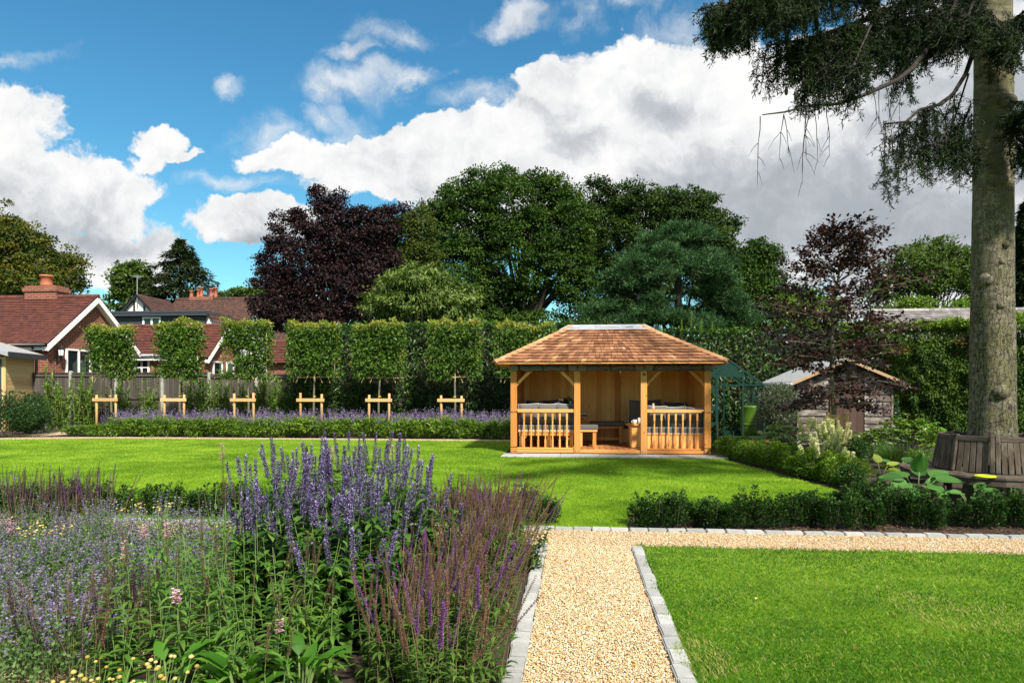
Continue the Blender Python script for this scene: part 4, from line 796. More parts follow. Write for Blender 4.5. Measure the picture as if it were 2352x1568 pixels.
# ------------------------------------------------------------------ fence, hut, shed, greenhouse
def fence():
    Y = 25.0; f = thing('panel_fence', (-6, Y, 0), 'weathered grey close board fence with concrete posts behind the young pleached trees', 'fence'); O = Vector(f.location); r = random.Random(3)
    def put(mb, n, m, **k): o = mb.build(n, m, f, **k); o.location = -O
    x = at_Y(76, 850, Y).x - .3; first = True
    x0 = x
    while x < 9:
        h = 2.20 if x < -14.5 else (2.13 if x < -9 else 2.06); mb = MB(int(x * 10) + 400); bx = x + .06
        while bx < x + 1.84: mb.box(bx, bx + .112, Y + .0, Y + .018 + r.uniform(0, .01), .30, h - .04 + r.uniform(-.006, .006)); bx += .104
        mb.box(x + .05, x + 1.85, Y - .045, Y - .002, h - .16, h - .095); mb.box(x + .05, x + 1.85, Y - .045, Y - .002, 1.16, 1.235); mb.box(x + .05, x + 1.85, Y - .045, Y - .002, .42, .495); mb.box(x + .05, x + 1.85, Y - .03, Y + .05, h - .038, h)
        put(mb, 'fence_panel', 'fence_board'); mb = MB(2); mb.box(x + .051, x + 1.849, Y - .01, Y + .03, -.03, .297); put(mb, 'gravel_board', 'concrete')
        mb = MB(3); hh = h + .03; mb.box(x - .05, x + .05, Y - .055, Y + .055, -.03, hh); mb.prism([(x - .05, hh), (x + .05, hh), (x, hh + .03)], Y - .055, Y + .055, 'y'); put(mb, 'concrete_post', 'concrete'); x += 1.9
fence()
def hut():
    a, b = at_d(12, 900, 25.0), at_d(76, 900, 27.0); h = thing('garden_hut', (a.x, a.y, 0), 'pale timber garden hut with grey roof and dark folding doors at the left edge', 'hut')
    d = Vector((b.x - a.x, b.y - a.y, 0)); L = d.length; h.rotation_euler = (0, 0, math.atan2(d.y, d.x))
    # local frame: +X runs back along the visible side wall, +Y points left
    mb = MB(2); z = .1; 
    while z < 2.72: mb.box(0, L, -.022, 0, z, z + .132); mb.box(0, L, -.012, .002, z + .13, z + .148); z += .147
    w_ = mb.build('side_wall', 'hut_board', h); mb = MB(4); mb.box(-.03, .05, -.03, .06, 0, 2.72); mb.box(L - .05, L + .03, -.03, .06, 0, 2.72); mb.build('corner_post', 'hut_board', w_)
    mb = MB(1); mb.box(.0, L, .004, 3.5, 0, 2.7); mb.build('wall', 'hut_board', h)
    for i in range(4): mb = MB(3); mb.box(-.06, -.008, .12 + i * .30, .14 + i * .30 + .2, .1, 2.65); dr = mb.build('folding_door', 'dark_grey', h); mb = MB(3); mb.box(-.07, -.062, .19 + i * .30, .17 + i * .30 + .10, .2, 2.55); mb.build('pane', 'dark_glass', dr)
    mb = MB(5); mb.add([(-.45, -.30, 2.73), (L + .35, -.30, 2.73), (L + .35, 1.9, 3.42), (-.45, 1.9, 3.42), (-.45, -.30, 2.88), (L + .35, -.30, 2.88), (L + .35, 1.9, 3.56), (-.45, 1.9, 3.56)], [(0, 1, 2, 3), (4, 5, 6, 7), (0, 1, 5, 4), (1, 2, 6, 5), (2, 3, 7, 6), (3, 0, 4, 7)]); mb.add([(-.45, 1.905, 3.42), (L + .35, 1.905, 3.42), (L + .35, 4.1, 2.73), (-.45, 4.1, 2.73), (-.45, 1.905, 3.56), (L + .35, 1.905, 3.56), (L + .35, 4.1, 2.88), (-.45, 4.1, 2.88)], [(0, 1, 2, 3), (4, 5, 6, 7), (0, 1, 5, 4), (1, 2, 6, 5), (2, 3, 7, 6), (3, 0, 4, 7)]); rf = mb.build('roof', 'felt', h)
    mb = MB(6); mb.box(-.46, L + .36, -.33, -.301, 2.70, 2.90); mb.build('roof_edge', 'dark_grey', rf); mb = MB(7); mb.bar((L + .37, -.31, 2.80), (L + .37, 1.9, 3.50), .03, .16); mb.build('barge_board', 'barge_wood', rf)
hut()
def shed():
    Y = 19.3; a, b = at_Y(1832, 900, Y).x, at_Y(2049, 900, Y).x; m = (a + b) / 2; s = thing('garden_shed', (m, Y, 0), 'weathered dark timber garden shed with brown door and grey felt roof behind the copper beech', 'shed'); O = Vector(s.location); D = 2.7
    def put(mb, n, mt, p=None, **k):
        o = mb.build(n, mt, p or s, **k)
        if p is None: o.location = -O
        return o
    ze, zr = 1.79, 2.33; mb = MB(1)
    mb.prism([(a + .01, 0), (b - .01, 0), (b - .01, ze - .02), (m, zr - .05), (a + .01, ze - .02)], Y + .03, Y + D, 'y'); put(mb, 'wall', 'shed_door')
    mb = MB(2); z = .04; dl, dr = at_Y(1905, 900, Y).x, at_Y(1983, 900, Y).x
    while z < zr - .2:
        zt = z + .19; w0 = 0 if zt < ze else (zt - ze) / (zr - ze) * (b - a) / 2
        for p, q in (((a + w0, dl - .03), (dr + .03, b - w0)) if z < 1.72 else ((a + w0, b - w0),)):
            if q - p > .05:
                vs = [(p, Y + .012, z), (q, Y + .012, z), (q, Y + .03, zt), (p, Y + .03, zt), (p, Y - .022, z), (q, Y - .022, z), (q, Y + .012, zt), (p, Y + .012, zt)]
                mb.add(vs, [(4, 5, 6, 7), (0, 1, 5, 4), (7, 6, 2, 3), (0, 4, 7, 3), (1, 5, 6, 2)], [(v[0], v[1], v[2]) for v in vs])
        z += .196
    put(mb, 'front_boards', 'shed_board'); mb = MB(3); z = .04
    while z < ze - .1:
        vs = [(a - .012, Y + .02, z), (a - .012, Y + D, z), (a + .008, Y + D, z + .19), (a + .008, Y + .02, z + .19)]; mb.add(vs, [(0, 1, 2, 3)], [(v[1], v[0], v[2]) for v in vs]); z += .196
    put(mb, 'side_boards', 'shed_board')
    mb = MB(4)
    for i in range(5): x = dl + (dr - dl) * i / 5; mb.box(x + .002, x + (dr - dl) / 5 - .002, Y - .025, Y + .002, .04, 1.68)
    d = put(mb, 'door', 'shed_door', bev=.003); h = MB(4); h.box(dl + .02, dl + .3, Y - .032, Y - .026, .35, .39); h.box(dl + .02, dl + .3, Y - .032, Y - .026, 1.3, 1.34); h.build('hinge', 'black_paint', d)
    mb = MB(5); mb.box(a - .02, a + .03, Y - .03, Y + .02, 0, ze); mb.box(b - .03, b + .02, Y - .03, Y + .02, 0, ze); put(mb, 'corner_post', 'shed_board')
    mb = MB(6); k = (zr - ze) / (m - a); o = .22
    for sg in (-1, 1):
        x1 = a - o if sg < 0 else b + o; z1 = ze - o * k
        mb.add([(m, Y - .25, zr), (x1, Y - .25, z1), (x1, Y + D + .2, z1), (m, Y + D + .2, zr), (m, Y - .25, zr + .05), (x1, Y - .25, z1 + .05), (x1, Y + D + .2, z1 + .05), (m, Y + D + .2, zr + .05)], [(0, 1, 2, 3), (4, 5, 6, 7), (0, 1, 5, 4), (1, 2, 6, 5), (2, 3, 7, 6)])
    rf = put(mb, 'felt_roof', 'felt'); mb = MB(7)
    for sg in (-1, 1): x1 = a - o if sg < 0 else b + o; mb.bar((m, Y - .27, zr - .0), (x1, Y - .27, ze - o * k - .0), .03, .075); 
    mb.each('barge_board', 'barge_wood', rf); mb = MB(8); mb.tube([(a - o - .04, Y - .3, ze - o * k - .02), (a - o - .04, Y + D + .2, ze - o * k - .02)], .05, 8); mb.build('gutter', 'lead', rf, smooth=True)
    g = MB(9); 
    return a, b, Y
SH = shed()
def greenhouse():
    Y = 19.8; xa = at_Y(1679, 830, Y); xr = at_Y(1755, 884, Y); m = xa.x; hw = xr.x - m; zr, ze = xa.z, xr.z; g = thing('greenhouse', (m, Y, 0), 'small dark green metal framed greenhouse between gazebo and shed', 'greenhouse'); D = 2.5; mb = MB(1); t = .035
    for y in (0, D):
        for x in (-hw, hw): mb.bar((x, y, 0), (x, y, ze), t * 1.6, t * 1.6)
        mb.bar((-hw, y, ze), (0, y, zr), t * 1.5, t * 1.5); mb.bar((hw, y, ze), (0, y, zr), t * 1.5, t * 1.5)
        for x in (-hw * .42, hw * .36): mb.bar((x, y, 0), (x, y, zr - abs(x) * (zr - ze) / hw), t * 1.4, t * 1.4)
        mb.bar((-hw, y, .12), (hw, y, .12), t, .22); mb.bar((-hw, y, ze), (hw, y, ze), t, t)
    mb.bar((-hw * .75, -.005, zr - .40), (hw * .36, -.005, zr - .40), t, .07)
    for x in (-hw, hw):
        mb.bar((x, 0, ze), (x, D, ze), t * 1.5, t * 1.8)
        for i in range(1, 4): mb.bar((x, D * i / 4, 0), (x, D * i / 4, ze), t, t); mb.bar((x, D * i / 4, ze), (0, D * i / 4, zr), t, t)
    mb.bar((0, 0, zr), (0, D, zr), t * 2, t * 2); mb.build('frame', 'greenhouse_green', g)
    mb = MB(2); mb.prism([(-hw * .72, zr - .36), (hw * .34, zr - .36), (0, zr - .03)], -.012, .004, 'y'); mb.build('gable_panel', 'greenhouse_green', g)
    mb = MB(3)
    for z in (.12, .55, 1.0, 1.5): mb.bar((-hw * .98, -.07, z), (-hw * .46, -.07, z), .03, .12)
    for x in (-hw * .98, -hw * .46): mb.bar((x, -.07, .05), (x, -.07, 1.9), .05, .05)
    mb.build('door', 'greenhouse_green', g); mb = MB(4)
    mb.quad((hw, .03, .25), (hw, D - .03, .25), (hw, D - .03, ze), (hw, .03, ze)); mb.quad((hw, .03, ze), (hw, D - .03, ze), (0, D - .03, zr), (0, .03, zr)); mb.build('glass_pane', 'greenhouse_pane', g)
    b = at_Y(1742, 1000, Y + 1.2); w = thing('water_butt', (b.x - .18, b.y + .2, 0), 'olive green plastic barrel standing inside the greenhouse', 'barrel'); mb = MB(5); mb.lathe((0, 0, 0), [(.26, 0), (.30, .3), (.30, .7), (.28, 1.0), (.29, 1.02), (.2, 1.05)], 18); mb.build('body', 'green_plastic', w, smooth=True); mb = MB(5); mb.lathe((0, 0, .45), [(.305, 0), (.312, .02), (.312, .05), (.305, .07)], 18); mb.build('rib', 'green_plastic', w, smooth=True)
    p = at_z(1715, 1003, .0); pb = thing('raised_planter', (at_Y(1705, 990, 18.2).x, 18.0, 0), 'low reddish brown timber planter box in front of the greenhouse', 'planter'); mb = MB(6); W = .62
    for y, z0 in ((-.35, 0), (.35, 0)):
        for k in range(2): mb.box(-W, W, y, y + .03, k * .14, k * .14 + .135)
    for x in (-W, W - .03):
        for k in range(2): mb.box(x, x + .03, -.318, .348, k * .14, k * .14 + .135)
    mb.build('box', 'planter_wood', pb); mb = MB(6); mb.box(-W + .032, W - .032, -.317, .347, 0, .2); mb.build('soil', 'soil', pb); mb = MB(6); mb.box(-W - .002, W + .002, -.356, -.352, -.0, .1); mb.build('green_band', 'greenhouse_green', pb)
    for i, (px, py, hh, lab) in enumerate(((1648, 1020, .75, 'thin bamboo cane standing nearest the gazebo corner'), (1684, 1020, .5, 'short bamboo cane in the middle of the border'), (1706, 1022, .45, 'short bamboo cane in front of the planter box'))):
        q = at_z(px, py + 20); c = MB(7); c.tube([(q.x, q.y, 0), (q.x + .01, q.y, hh)], .009, 6); tag(c.build('cane', 'bamboo'), lab, 'cane')
    h = at_Y(2061, 900, 19.6); st = thing('hose_stand', (h.x, h.y, 0), 'thin green metal hose stand at the right corner of the shed', 'hose stand'); mb = MB(8); mb.tube([(0, 0, 0), (.0, 0, 1.25)], .018, 6); mb.build('post', 'greenhouse_green', st); mb = MB(8); mb.tube([(.02, 0, .75), (.14, 0, .70), (.2, 0, .45), (.1, -.05, .2), (.3, -.1, .02)], .014, 6); mb.build('hose', 'greenhouse_green', st)
greenhouse()
# ------------------------------------------------------------------ round bench about the big spruce
TC = at_d(2280, 1075, 9.5); TX, TY = TC.x, TC.y
def bench():
    b = thing('tree_bench', (TX, TY, 0), 'round weathered teak bench with slatted back encircling the big spruce trunk', 'bench'); n = 48
    def ring(mb, r0, r1, z0, z1, k=48):
        for i in range(k):
            a0, a1 = 2 * math.pi * i / k, 2 * math.pi * (i + 1) / k; c = [(r * math.cos(a), r * math.sin(a), z) for z in (z0, z1) for r in (r0, r1) for a in (a0, a1)]
            mb.add(c, [(0, 1, 3, 2), (4, 6, 7, 5), (0, 4, 5, 1), (2, 3, 7, 6)], [(a * 1.2, r, z) for z in (z0, z1) for r in (r0, r1) for a in (a0, a1)], i % 7 / 7)
    for i, (r0, r1) in enumerate(((.70, .775), (.79, .865), (.88, .955), (.97, 1.045), (1.06, 1.13))): mb = MB(i); ring(mb, r0, r1, .41, .435); mb.build('seat_slat', 'bench_teak', b)
    mb = MB(9); ring(mb, 1.08, 1.115, .325, .409); mb.build('seat_apron', 'bench_teak', b); mb = MB(9); ring(mb, .70, .73, .34, .409); mb.build('seat_apron', 'bench_teak', b)
    for i in range(8):
        a0 = R(22.5 + 45 * i - 5); 
        for s, r_ in ((0, 1.03), (1, .74)): mb = MB(i * 2 + s); x, y = r_ * math.cos(a0), r_ * math.sin(a0); mb.bar((x, y, 0), (x, y, .409), .075, .075, (math.cos(a0), math.sin(a0), 0)); mb.build('leg', 'bench_teak', b, bev=.006)
        mb = MB(i); mb.bar((.77 * math.cos(a0), .77 * math.sin(a0), .2), (1.0 * math.cos(a0), 1.0 * math.sin(a0), .2), .05, .06); mb.build('leg_rail', 'bench_teak', b)
        a1 = a0 + R(45); rb, rt = .70, .62
        def P(a, t, off=0.): r_ = rb + (rt - rb) * t + off; return Vector((r_ * math.cos(a), r_ * math.sin(a), .44 + .47 * t))
        e = link('back_section', None, b); A0, A1 = a0 + R(2.6), a1 - R(2.6)
        for a in (A0, A1): mb = MB(int(a * 9)); mb.bar(P(a, 0), P(a, 1.06), .055, .06, (math.cos(a), math.sin(a), 0)); mb.build('back_post', 'bench_teak', e, bev=.012)
        mb = MB(i + 40); mb.bar(P(A0, .95).lerp(P(A1, .95), .05), P(A0, .95).lerp(P(A1, .95), .95), .045, .065); mb.build('top_rail', 'bench_teak', e, bev=.006)
        mb = MB(i + 60)
        for j in range(5): t = (j + 1) / 6; p, q = P(A0, .0).lerp(P(A1, .0), t), P(A0, .93).lerp(P(A1, .93), t); mb.bar(p, q, .062, .016, (math.cos(a0 + R(22)), math.sin(a0 + R(22)), 0))
        mb.build('back_slats', 'bench_teak', e, bev=.003)
    q = at_d(2262, 1088, 8.62); f = thing('flying_ring', (q.x, q.y, .437), 'bright yellow plastic flying ring lying on the round bench seat', 'flying ring'); mb = MB(1); p = [(.095, 0), (.118, .004), (.124, .014), (.112, .024), (.085, .026), (.07, .018), (.08, .006)]
    vs, fs = [], []; k = 28; m = len(p)
    for i in range(k):
        for r_, z in p: a = 2 * math.pi * i / k; vs.append((r_ * math.cos(a), r_ * math.sin(a), z))
    for i in range(k):
        for j in range(m): fs.append((i * m + j, i * m + (j + 1) % m, ((i + 1) % k) * m + (j + 1) % m, ((i + 1) % k) * m + j))
    mb.add(vs, fs); mb.build('ring', 'yellow_plastic', f, smooth=True)
bench()
# ------------------------------------------------------------------ trees beyond the garden
def sphere(r, n): return unit(r.normal(0, 1, (n, 3)))
def crown_points(r, blobs, d, n_cl, depth=.75, front=.6):
    """clump centres spread through a crown outlined by ellipses given as (x, y, rx, ry) on the frame at distance d"""
    C = np.array([at_d(b[0], b[1], d) for b in blobs]); RX = np.array([px2m(b[2], d) for b in blobs]); RZ = np.array([px2m(b[3], d) for b in blobs]); w = (RX * RZ) ** .8; w = w / w.sum()
    C[:, 1] += r.uniform(-.3, .3, len(blobs)) * RX
    k = r.choice(len(blobs), n_cl, p=w); s = sphere(r, n_cl); fl = (s[:, 1] > 0) & (r.random(n_cl) < front); s[fl, 1] *= -1
    ph = r.uniform(0, 6.28, (len(blobs), 3)); wob = np.sin(s[:, 0] * 4.3 + ph[k, 0]) + np.sin(s[:, 2] * 5.1 + ph[k, 1]) + np.sin(s[:, 1] * 4.7 + ph[k, 2])
    rad = (.40 + .60 * r.random(n_cl) ** .5) * (1 + .075 * wob); o_ = r.random(n_cl) < .09; rad[o_] = r.uniform(1.0, 1.2, o_.sum()); s[o_, 2] = np.abs(s[o_, 2])
    P = C[k] + s * rad[:, None] * np.stack([RX[k], RX[k] * depth, RZ[k]], 1)
    return P, s, C
def foliage(name, r, P, out, per, spread, L, W, m, parent, droop=0., shape='diamond', up=.5, flat=.6, loc=(0, 0, 0)):
    n = len(P); s2 = sphere(r, n * per); s2[:, 2] = np.abs(s2[:, 2]) * np.where(r.random(n * per) < .78, 1, -1); rr = np.repeat(spread * r.uniform(.45, 1.25, n), per) * (.35 + .65 * r.random(n * per) ** .6)
    Q = np.repeat(P, per, 0) + s2 * rr[:, None] * np.array([1, 1, flat]) * .72
    O = np.repeat(out, per, 0); D = r.normal(0, .7, (n * per, 3)) + s2 * .5 + O * .2 + np.array([0, 0, -droop]); N = r.normal(0, .32, (n * per, 3)) + s2 * .95 + O * .2 + np.array([0, 0, up])
    rd = np.clip(np.repeat(r.uniform(.1, .8, n), per) + r.normal(0, .11, n * per), 0, 1); s = r.uniform(.65, 1.3, n * per)
    return swarm(name, Q - np.array(loc), D, N, L * s, W * s, m, parent, shape, rd)
def limbs(name, r, base, top, r0, targets, m, parent, loc, sides=6, fork=.45):
    mb = MB(1); rg = random.Random(int(r.integers(1e6))); base, top = Vector(base), Vector(top); lv = Vector(loc)
    tr = [base.lerp(top, t) + Vector((rg.uniform(-.12, .12) * r0 * 4 * t, rg.uniform(-.1, .1) * r0 * 4 * t, 0)) for t in (0, .06, .2, .4, .6, .8, 1)]
    mb.tube([p - lv for p in tr], [r0 * 1.35, r0 * 1.05, r0 * .95, r0 * .85, r0 * .7, r0 * .5, r0 * .25], 10)
    for t in targets:
        t = Vector(t); s = min(max(rg.gauss(fork, .18), .2), .92); a = base.lerp(top, s); m1 = a.lerp(t, .45) + Vector((0, 0, rg.uniform(-.02, .10) * (t - a).length)) + Vector((rg.uniform(-.1, .1), rg.uniform(-.1, .1), 0)) * (t - a).length * .4
        q = r0 * (.62 - .4 * s) * rg.uniform(.5, 1.); mb.tube([a - lv, a.lerp(m1, .5) - lv, m1 - lv, m1.lerp(t, .6) - lv, t - lv], [q, q * .8, q * .55, q * .35, q * .1], sides)
    return mb.build(name, m, parent, smooth=True)
def tree(name, label, d, blobs, lm, n_leaf, L, W, tx, tr=.4, per=55, spread=1.0, seed=1, droop=0., top=None, group=None, nl=30, depth=.75, bark='twig', cat='tree', front=.6):
    r = rng(seed); b = at_d(tx, HYP, d); root = thing(name, (b.x, b.y, 0), label, cat, group); P, s, C = crown_points(r, blobs, d, n_leaf // per, depth, front)
    foliage('crown', r, P, s, per, spread, L, W, lm, root, droop, loc=root.location)
    ty = min(x[1] for x in blobs); tp = at_d(tx + 8, top or (ty + 20), d); sel = r.choice(len(P), min(nl, len(P)), replace=False)
    limbs('trunk', r, (b.x, b.y, -.05), tp, tr, [*C, *P[sel]], bark, root, root.location); return root
def far_trees():
    tree('oak_tree', 'broad yellowing oak tree behind the chimney of the brick bungalow', 48, [(30, 580, 80, 72), (-40, 600, 110, 130), (105, 618, 66, 62), (160, 640, 42, 45), (60, 660, 130, 50), (20, 535, 40, 30), (185, 612, 18, 14)], 'yellow_oak_leaf', 70000, .18, .115, 20, .5, per=90, seed=11)
    tree('lime_tree', 'pale green leafy tree left of the dark conifer on the skyline', 62, [(305, 650, 46, 36), (290, 690, 46, 40), (335, 690, 40, 40), (318, 630, 24, 20)], 'light_leaf', 12000, .3, .18, 305, .3, seed=12)
    tree('lime_tree', 'low rounded pale tree far off behind the row of chimney pots', 75, [(530, 684, 42, 18), (575, 680, 40, 16), (620, 690, 40, 22)], 'light_leaf', 7000, .34, .2, 560, .3, seed=13)
    tree('copper_beech', 'large dark purple copper beech towering behind the clipped hedge', 44, [(766, 565, 54, 58), (705, 628, 70, 64), (648, 665, 36, 52), (820, 588, 74, 70), (872, 530, 48, 30), (660, 715, 74, 46), (760, 690, 120, 70), (860, 660, 80, 90), (640, 728, 50, 34), (618, 704, 30, 24), (742, 488, 24, 26), (730, 452, 12, 18), (776, 466, 16, 20), (758, 478, 14, 14), (700, 530, 26, 26), (682, 502, 12, 20), (640, 520, 14, 22), (630, 566, 18, 18), (606, 598, 16, 8), (600, 652, 20, 9), (590, 700, 16, 12), (612, 622, 20, 10), (668, 560, 22, 18), (908, 486, 34, 8), (880, 494, 24, 12), (832, 500, 26, 18), (800, 510, 30, 20)], 'beech_leaf', 96000, .16, .105, 770, .5, per=60, spread=.85, seed=14, nl=46)
    tree('field_maple', 'olive green tree squeezed between the copper beech and the big oak', 46, [(880, 610, 64, 66), (930, 545, 52, 56), (858, 560, 42, 38), (900, 690, 72, 90), (965, 600, 40, 70), (845, 640, 40, 34), (960, 510, 34, 28)], 'olive_leaf_far', 46000, .16, .105, 900, .35, per=85, seed=15)
    tree('oak_tree', 'tallest dense dark green oak rising in the centre of the skyline', 50, [(1080, 530, 92, 84), (1180, 490, 110, 88), (1272, 530, 78, 84), (1050, 640, 100, 95), (1200, 610, 140, 105), (1310, 620, 50, 95), (1100, 700, 110, 50), (1166, 418, 42, 26), (1245, 432, 44, 28), (1050, 452, 40, 28), (1015, 500, 40, 40), (1330, 560, 26, 40), (1110, 430, 40, 30), (1300, 470, 40, 38), (990, 600, 50, 50), (1340, 500, 30, 50), (1180, 745, 160, 30), (1000, 700, 60, 70)], 'oak_leaf', 150000, .185, .125, 1195, .55, per=100, spread=1.15, seed=16, nl=50, top=520)
    tree('oak_tree', 'dark oak right of the tallest one, rising behind the blue green pine', 54, [(1400, 478, 54, 40), (1470, 478, 66, 46), (1560, 505, 76, 56), (1622, 545, 56, 66), (1420, 580, 84, 80), (1640, 630, 62, 84), (1550, 600, 110, 95), (1680, 690, 70, 90), (1395, 690, 70, 90), (1372, 440, 26, 26), (1440, 442, 30, 22), (1600, 470, 44, 30), (1660, 520, 30, 30), (1345, 560, 60, 110), (1500, 560, 120, 110), (1530, 480, 60, 40), (1380, 740, 90, 40), (1650, 740, 90, 40)], 'dark_oak_leaf', 140000, .19, .125, 1440, .5, per=100, spread=1.15, seed=17, nl=46, top=500)
    tree('oak_tree', 'lower leafy oak at the right end of the dark tree line', 50, [(1738, 592, 42, 34), (1705, 640, 40, 50), (1720, 700, 90, 90), (1800, 705, 50, 42), (1760, 640, 40, 40), (1770, 590, 20, 14)], 'oak_leaf', 44000, .18, .12, 1725, .35, per=90, seed=18)
    tree('cherry_tree', 'rounded pale green cherry tree with drooping leaves just behind the clipped hedge', 33, [(960, 690, 112, 48), (895, 715, 62, 40), (1035, 700, 66, 44), (965, 650, 76, 30), (1080, 738, 32, 24), (905, 660, 40, 28), (1020, 660, 40, 22)], 'cherry_leaf', 17000, .22, .075, 970, .2, per=50, spread=.8, seed=19, droop=.9, bark='young_bark', nl=40)
    tree('ash_tree', 'airy green tree with many thin trunks beyond the grey roof', 52, [(2085, 620, 62, 46), (2150, 604, 70, 44), (2205, 634, 44, 46), (2045, 655, 40, 36), (2130, 650, 90, 34), (2010, 690, 36, 30), (2230, 650, 30, 40)], 'light_leaf', 22000, .24, .13, 2140, .22, per=50, spread=1.2, seed=20, nl=44, top=600)
    tree('small_shrub', 'bright green shrub at the foot of the airy tree beyond the grey roof', 36, [(2090, 706, 34, 18), (2120, 700, 26, 16), (2205, 706, 20, 12)], 'lime_leaf', 2500, .16, .09, 2100, .06, per=25, spread=.6, seed=21, cat='shrub')
    tree('maple_tree', 'bright lime green bushy tree glimpsed behind the young copper beech', 27, [(1862, 692, 36, 26), (1835, 715, 40, 20), (1880, 745, 50, 26), (1820, 745, 40, 18), (1905, 712, 30, 22)], 'lime_leaf', 6000, .13, .08, 1862, .08, per=30, spread=.6, seed=22)
    r = rng(31)
    def conifer(name, lab, tx, d, ytop, ybot, half, seed, lm, n_w=17, per_b=6, droop=.25, z0=None):
        r = rng(seed); rg = random.Random(seed); b = at_d(tx, HYP, d); root = thing(name, (b.x, b.y, 0), lab, 'tree'); zt, zb = at_d(tx, ytop, d).z, (z0 if z0 is not None else at_d(tx, ybot, d).z); mb = MB(1); mb.tube([(0, 0, 0), (0, 0, zt * .5), (0, 0, zt)], [.3, .2, .02], 8); Ps, Ds = [], []
        for i in range(n_w):
            t = i / (n_w - 1); z = zb + (zt - zb) * (t ** .85)
            for k in range(per_b):
                a = rg.uniform(0, 6.28); l = px2m(half, d) * (1 - t) ** .75 * rg.uniform(.55, 1.12) + .15; p = [Vector((math.cos(a) * l * s, math.sin(a) * l * s, z + l * (.22 * s - (.22 + droop) * s * s))) for s in (0, .35, .7, 1)]
                mb.tube(p, [.05, .035, .02, .005], 4)
                m_ = int(20 + 60 * l / px2m(half, d)); s = r.uniform(.15, 1, m_); wv = np.outer(s * 0 + 1, (-math.sin(a), math.cos(a), 0)) * (r.normal(0, .20, m_) * l * (1.1 - s * .6))[:, None]
                base = np.stack([np.cos(a) * l * s, np.sin(a) * l * s, z + l * (.22 * s - (.22 + droop) * s * s)], 1); Ps.append(base + wv + np.stack([0 * s, 0 * s, -np.abs(r.normal(0, .10, m_))], 1)); Ds.append(np.stack([np.cos(a) + r.normal(0, .5, m_), np.sin(a) + r.normal(0, .5, m_), r.normal(-.3, .3, m_)], 1))
        P, D = np.concatenate(Ps), np.concatenate(Ds); n = len(P); P = np.repeat(P, 3, 0) + r.normal(0, .10, (3 * n, 3)); D = np.repeat(D, 3, 0) + r.normal(0, .3, (3 * n, 3))
        swarm('crown', P, D, r.normal(0, .3, (3 * n, 3)) + (0, 0, 1), r.uniform(.25, .5, 3 * n), .12, lm, root, seed=seed); mb.build('trunk', 'twig', root)
    conifer('fir_tree', 'dark tiered conifer standing above the brown tiled roof', 415, 62, 553, 745, 125, 32, 'fir_leaf', 15, 7, .12)
    conifer('fir_tree', 'dark conifer at the right edge, seen past the spruce trunk', 2362, 46, 470, 770, 44, 33, 'fir_leaf', 20, 7)
    conifer('fir_tree', 'small pointed shrub-like conifer beyond the lichened roof, left of the spruce trunk', 2222, 40, 690, 726, 16, 34, 'conifer_hedge_top', 6, 4)
    # blue green pine: rosettes of long needles on layered limbs
    d = 38; blobs = [(1520, 572, 56, 42), (1605, 575, 42, 40), (1480, 600, 40, 34), (1565, 640, 120, 46), (1440, 640, 54, 22), (1510, 690, 112, 40), (1650, 690, 52, 36), (1400, 692, 72, 26), (1600, 735, 112, 30), (1480, 735, 90, 26), (1350, 728, 44, 16), (1680, 742, 40, 18), (1560, 545, 50, 30), (1420, 660, 50, 24), (1640, 640, 44, 30), (1520, 758, 130, 18), (1400, 752, 60, 16)]
    r = rng(23); b = at_d(1560, HYP, d); root = thing('pine_tree', (b.x, b.y, 0), 'bushy blue green pine standing behind the gazebo roof', 'tree'); P, s, C = crown_points(r, blobs, d, 130, .8, .7); P = np.repeat(P, 26, 0); s = sphere(r, len(P)); s[:, 2] = np.abs(s[:, 2]); P = P + s * np.array([.85, .85, .42]) * r.uniform(.5, 1.05, (len(P), 1)); n = 28
    Q = np.repeat(P, n, 0) + r.normal(0, .07, (len(P) * n, 3)) - np.array(root.location); D = r.normal(0, .75, (len(P) * n, 3)) + np.repeat(s, n, 0) * .7 + np.array([0, 0, .45]); rd = np.clip(np.repeat(r.uniform(.1, .7, len(P)), n) + r.normal(0, .15, len(Q)), 0, 1)
    swarm('crown', Q, D, r.normal(0, 1, Q.shape), r.uniform(.2, .36, len(Q)), .032, 'pine_leaf', root, 'bit', rd); limbs('trunk', r, (b.x, b.y, 0), at_d(1560, 560, d), .3, [*C], 'twig', root, root.location)
far_trees()
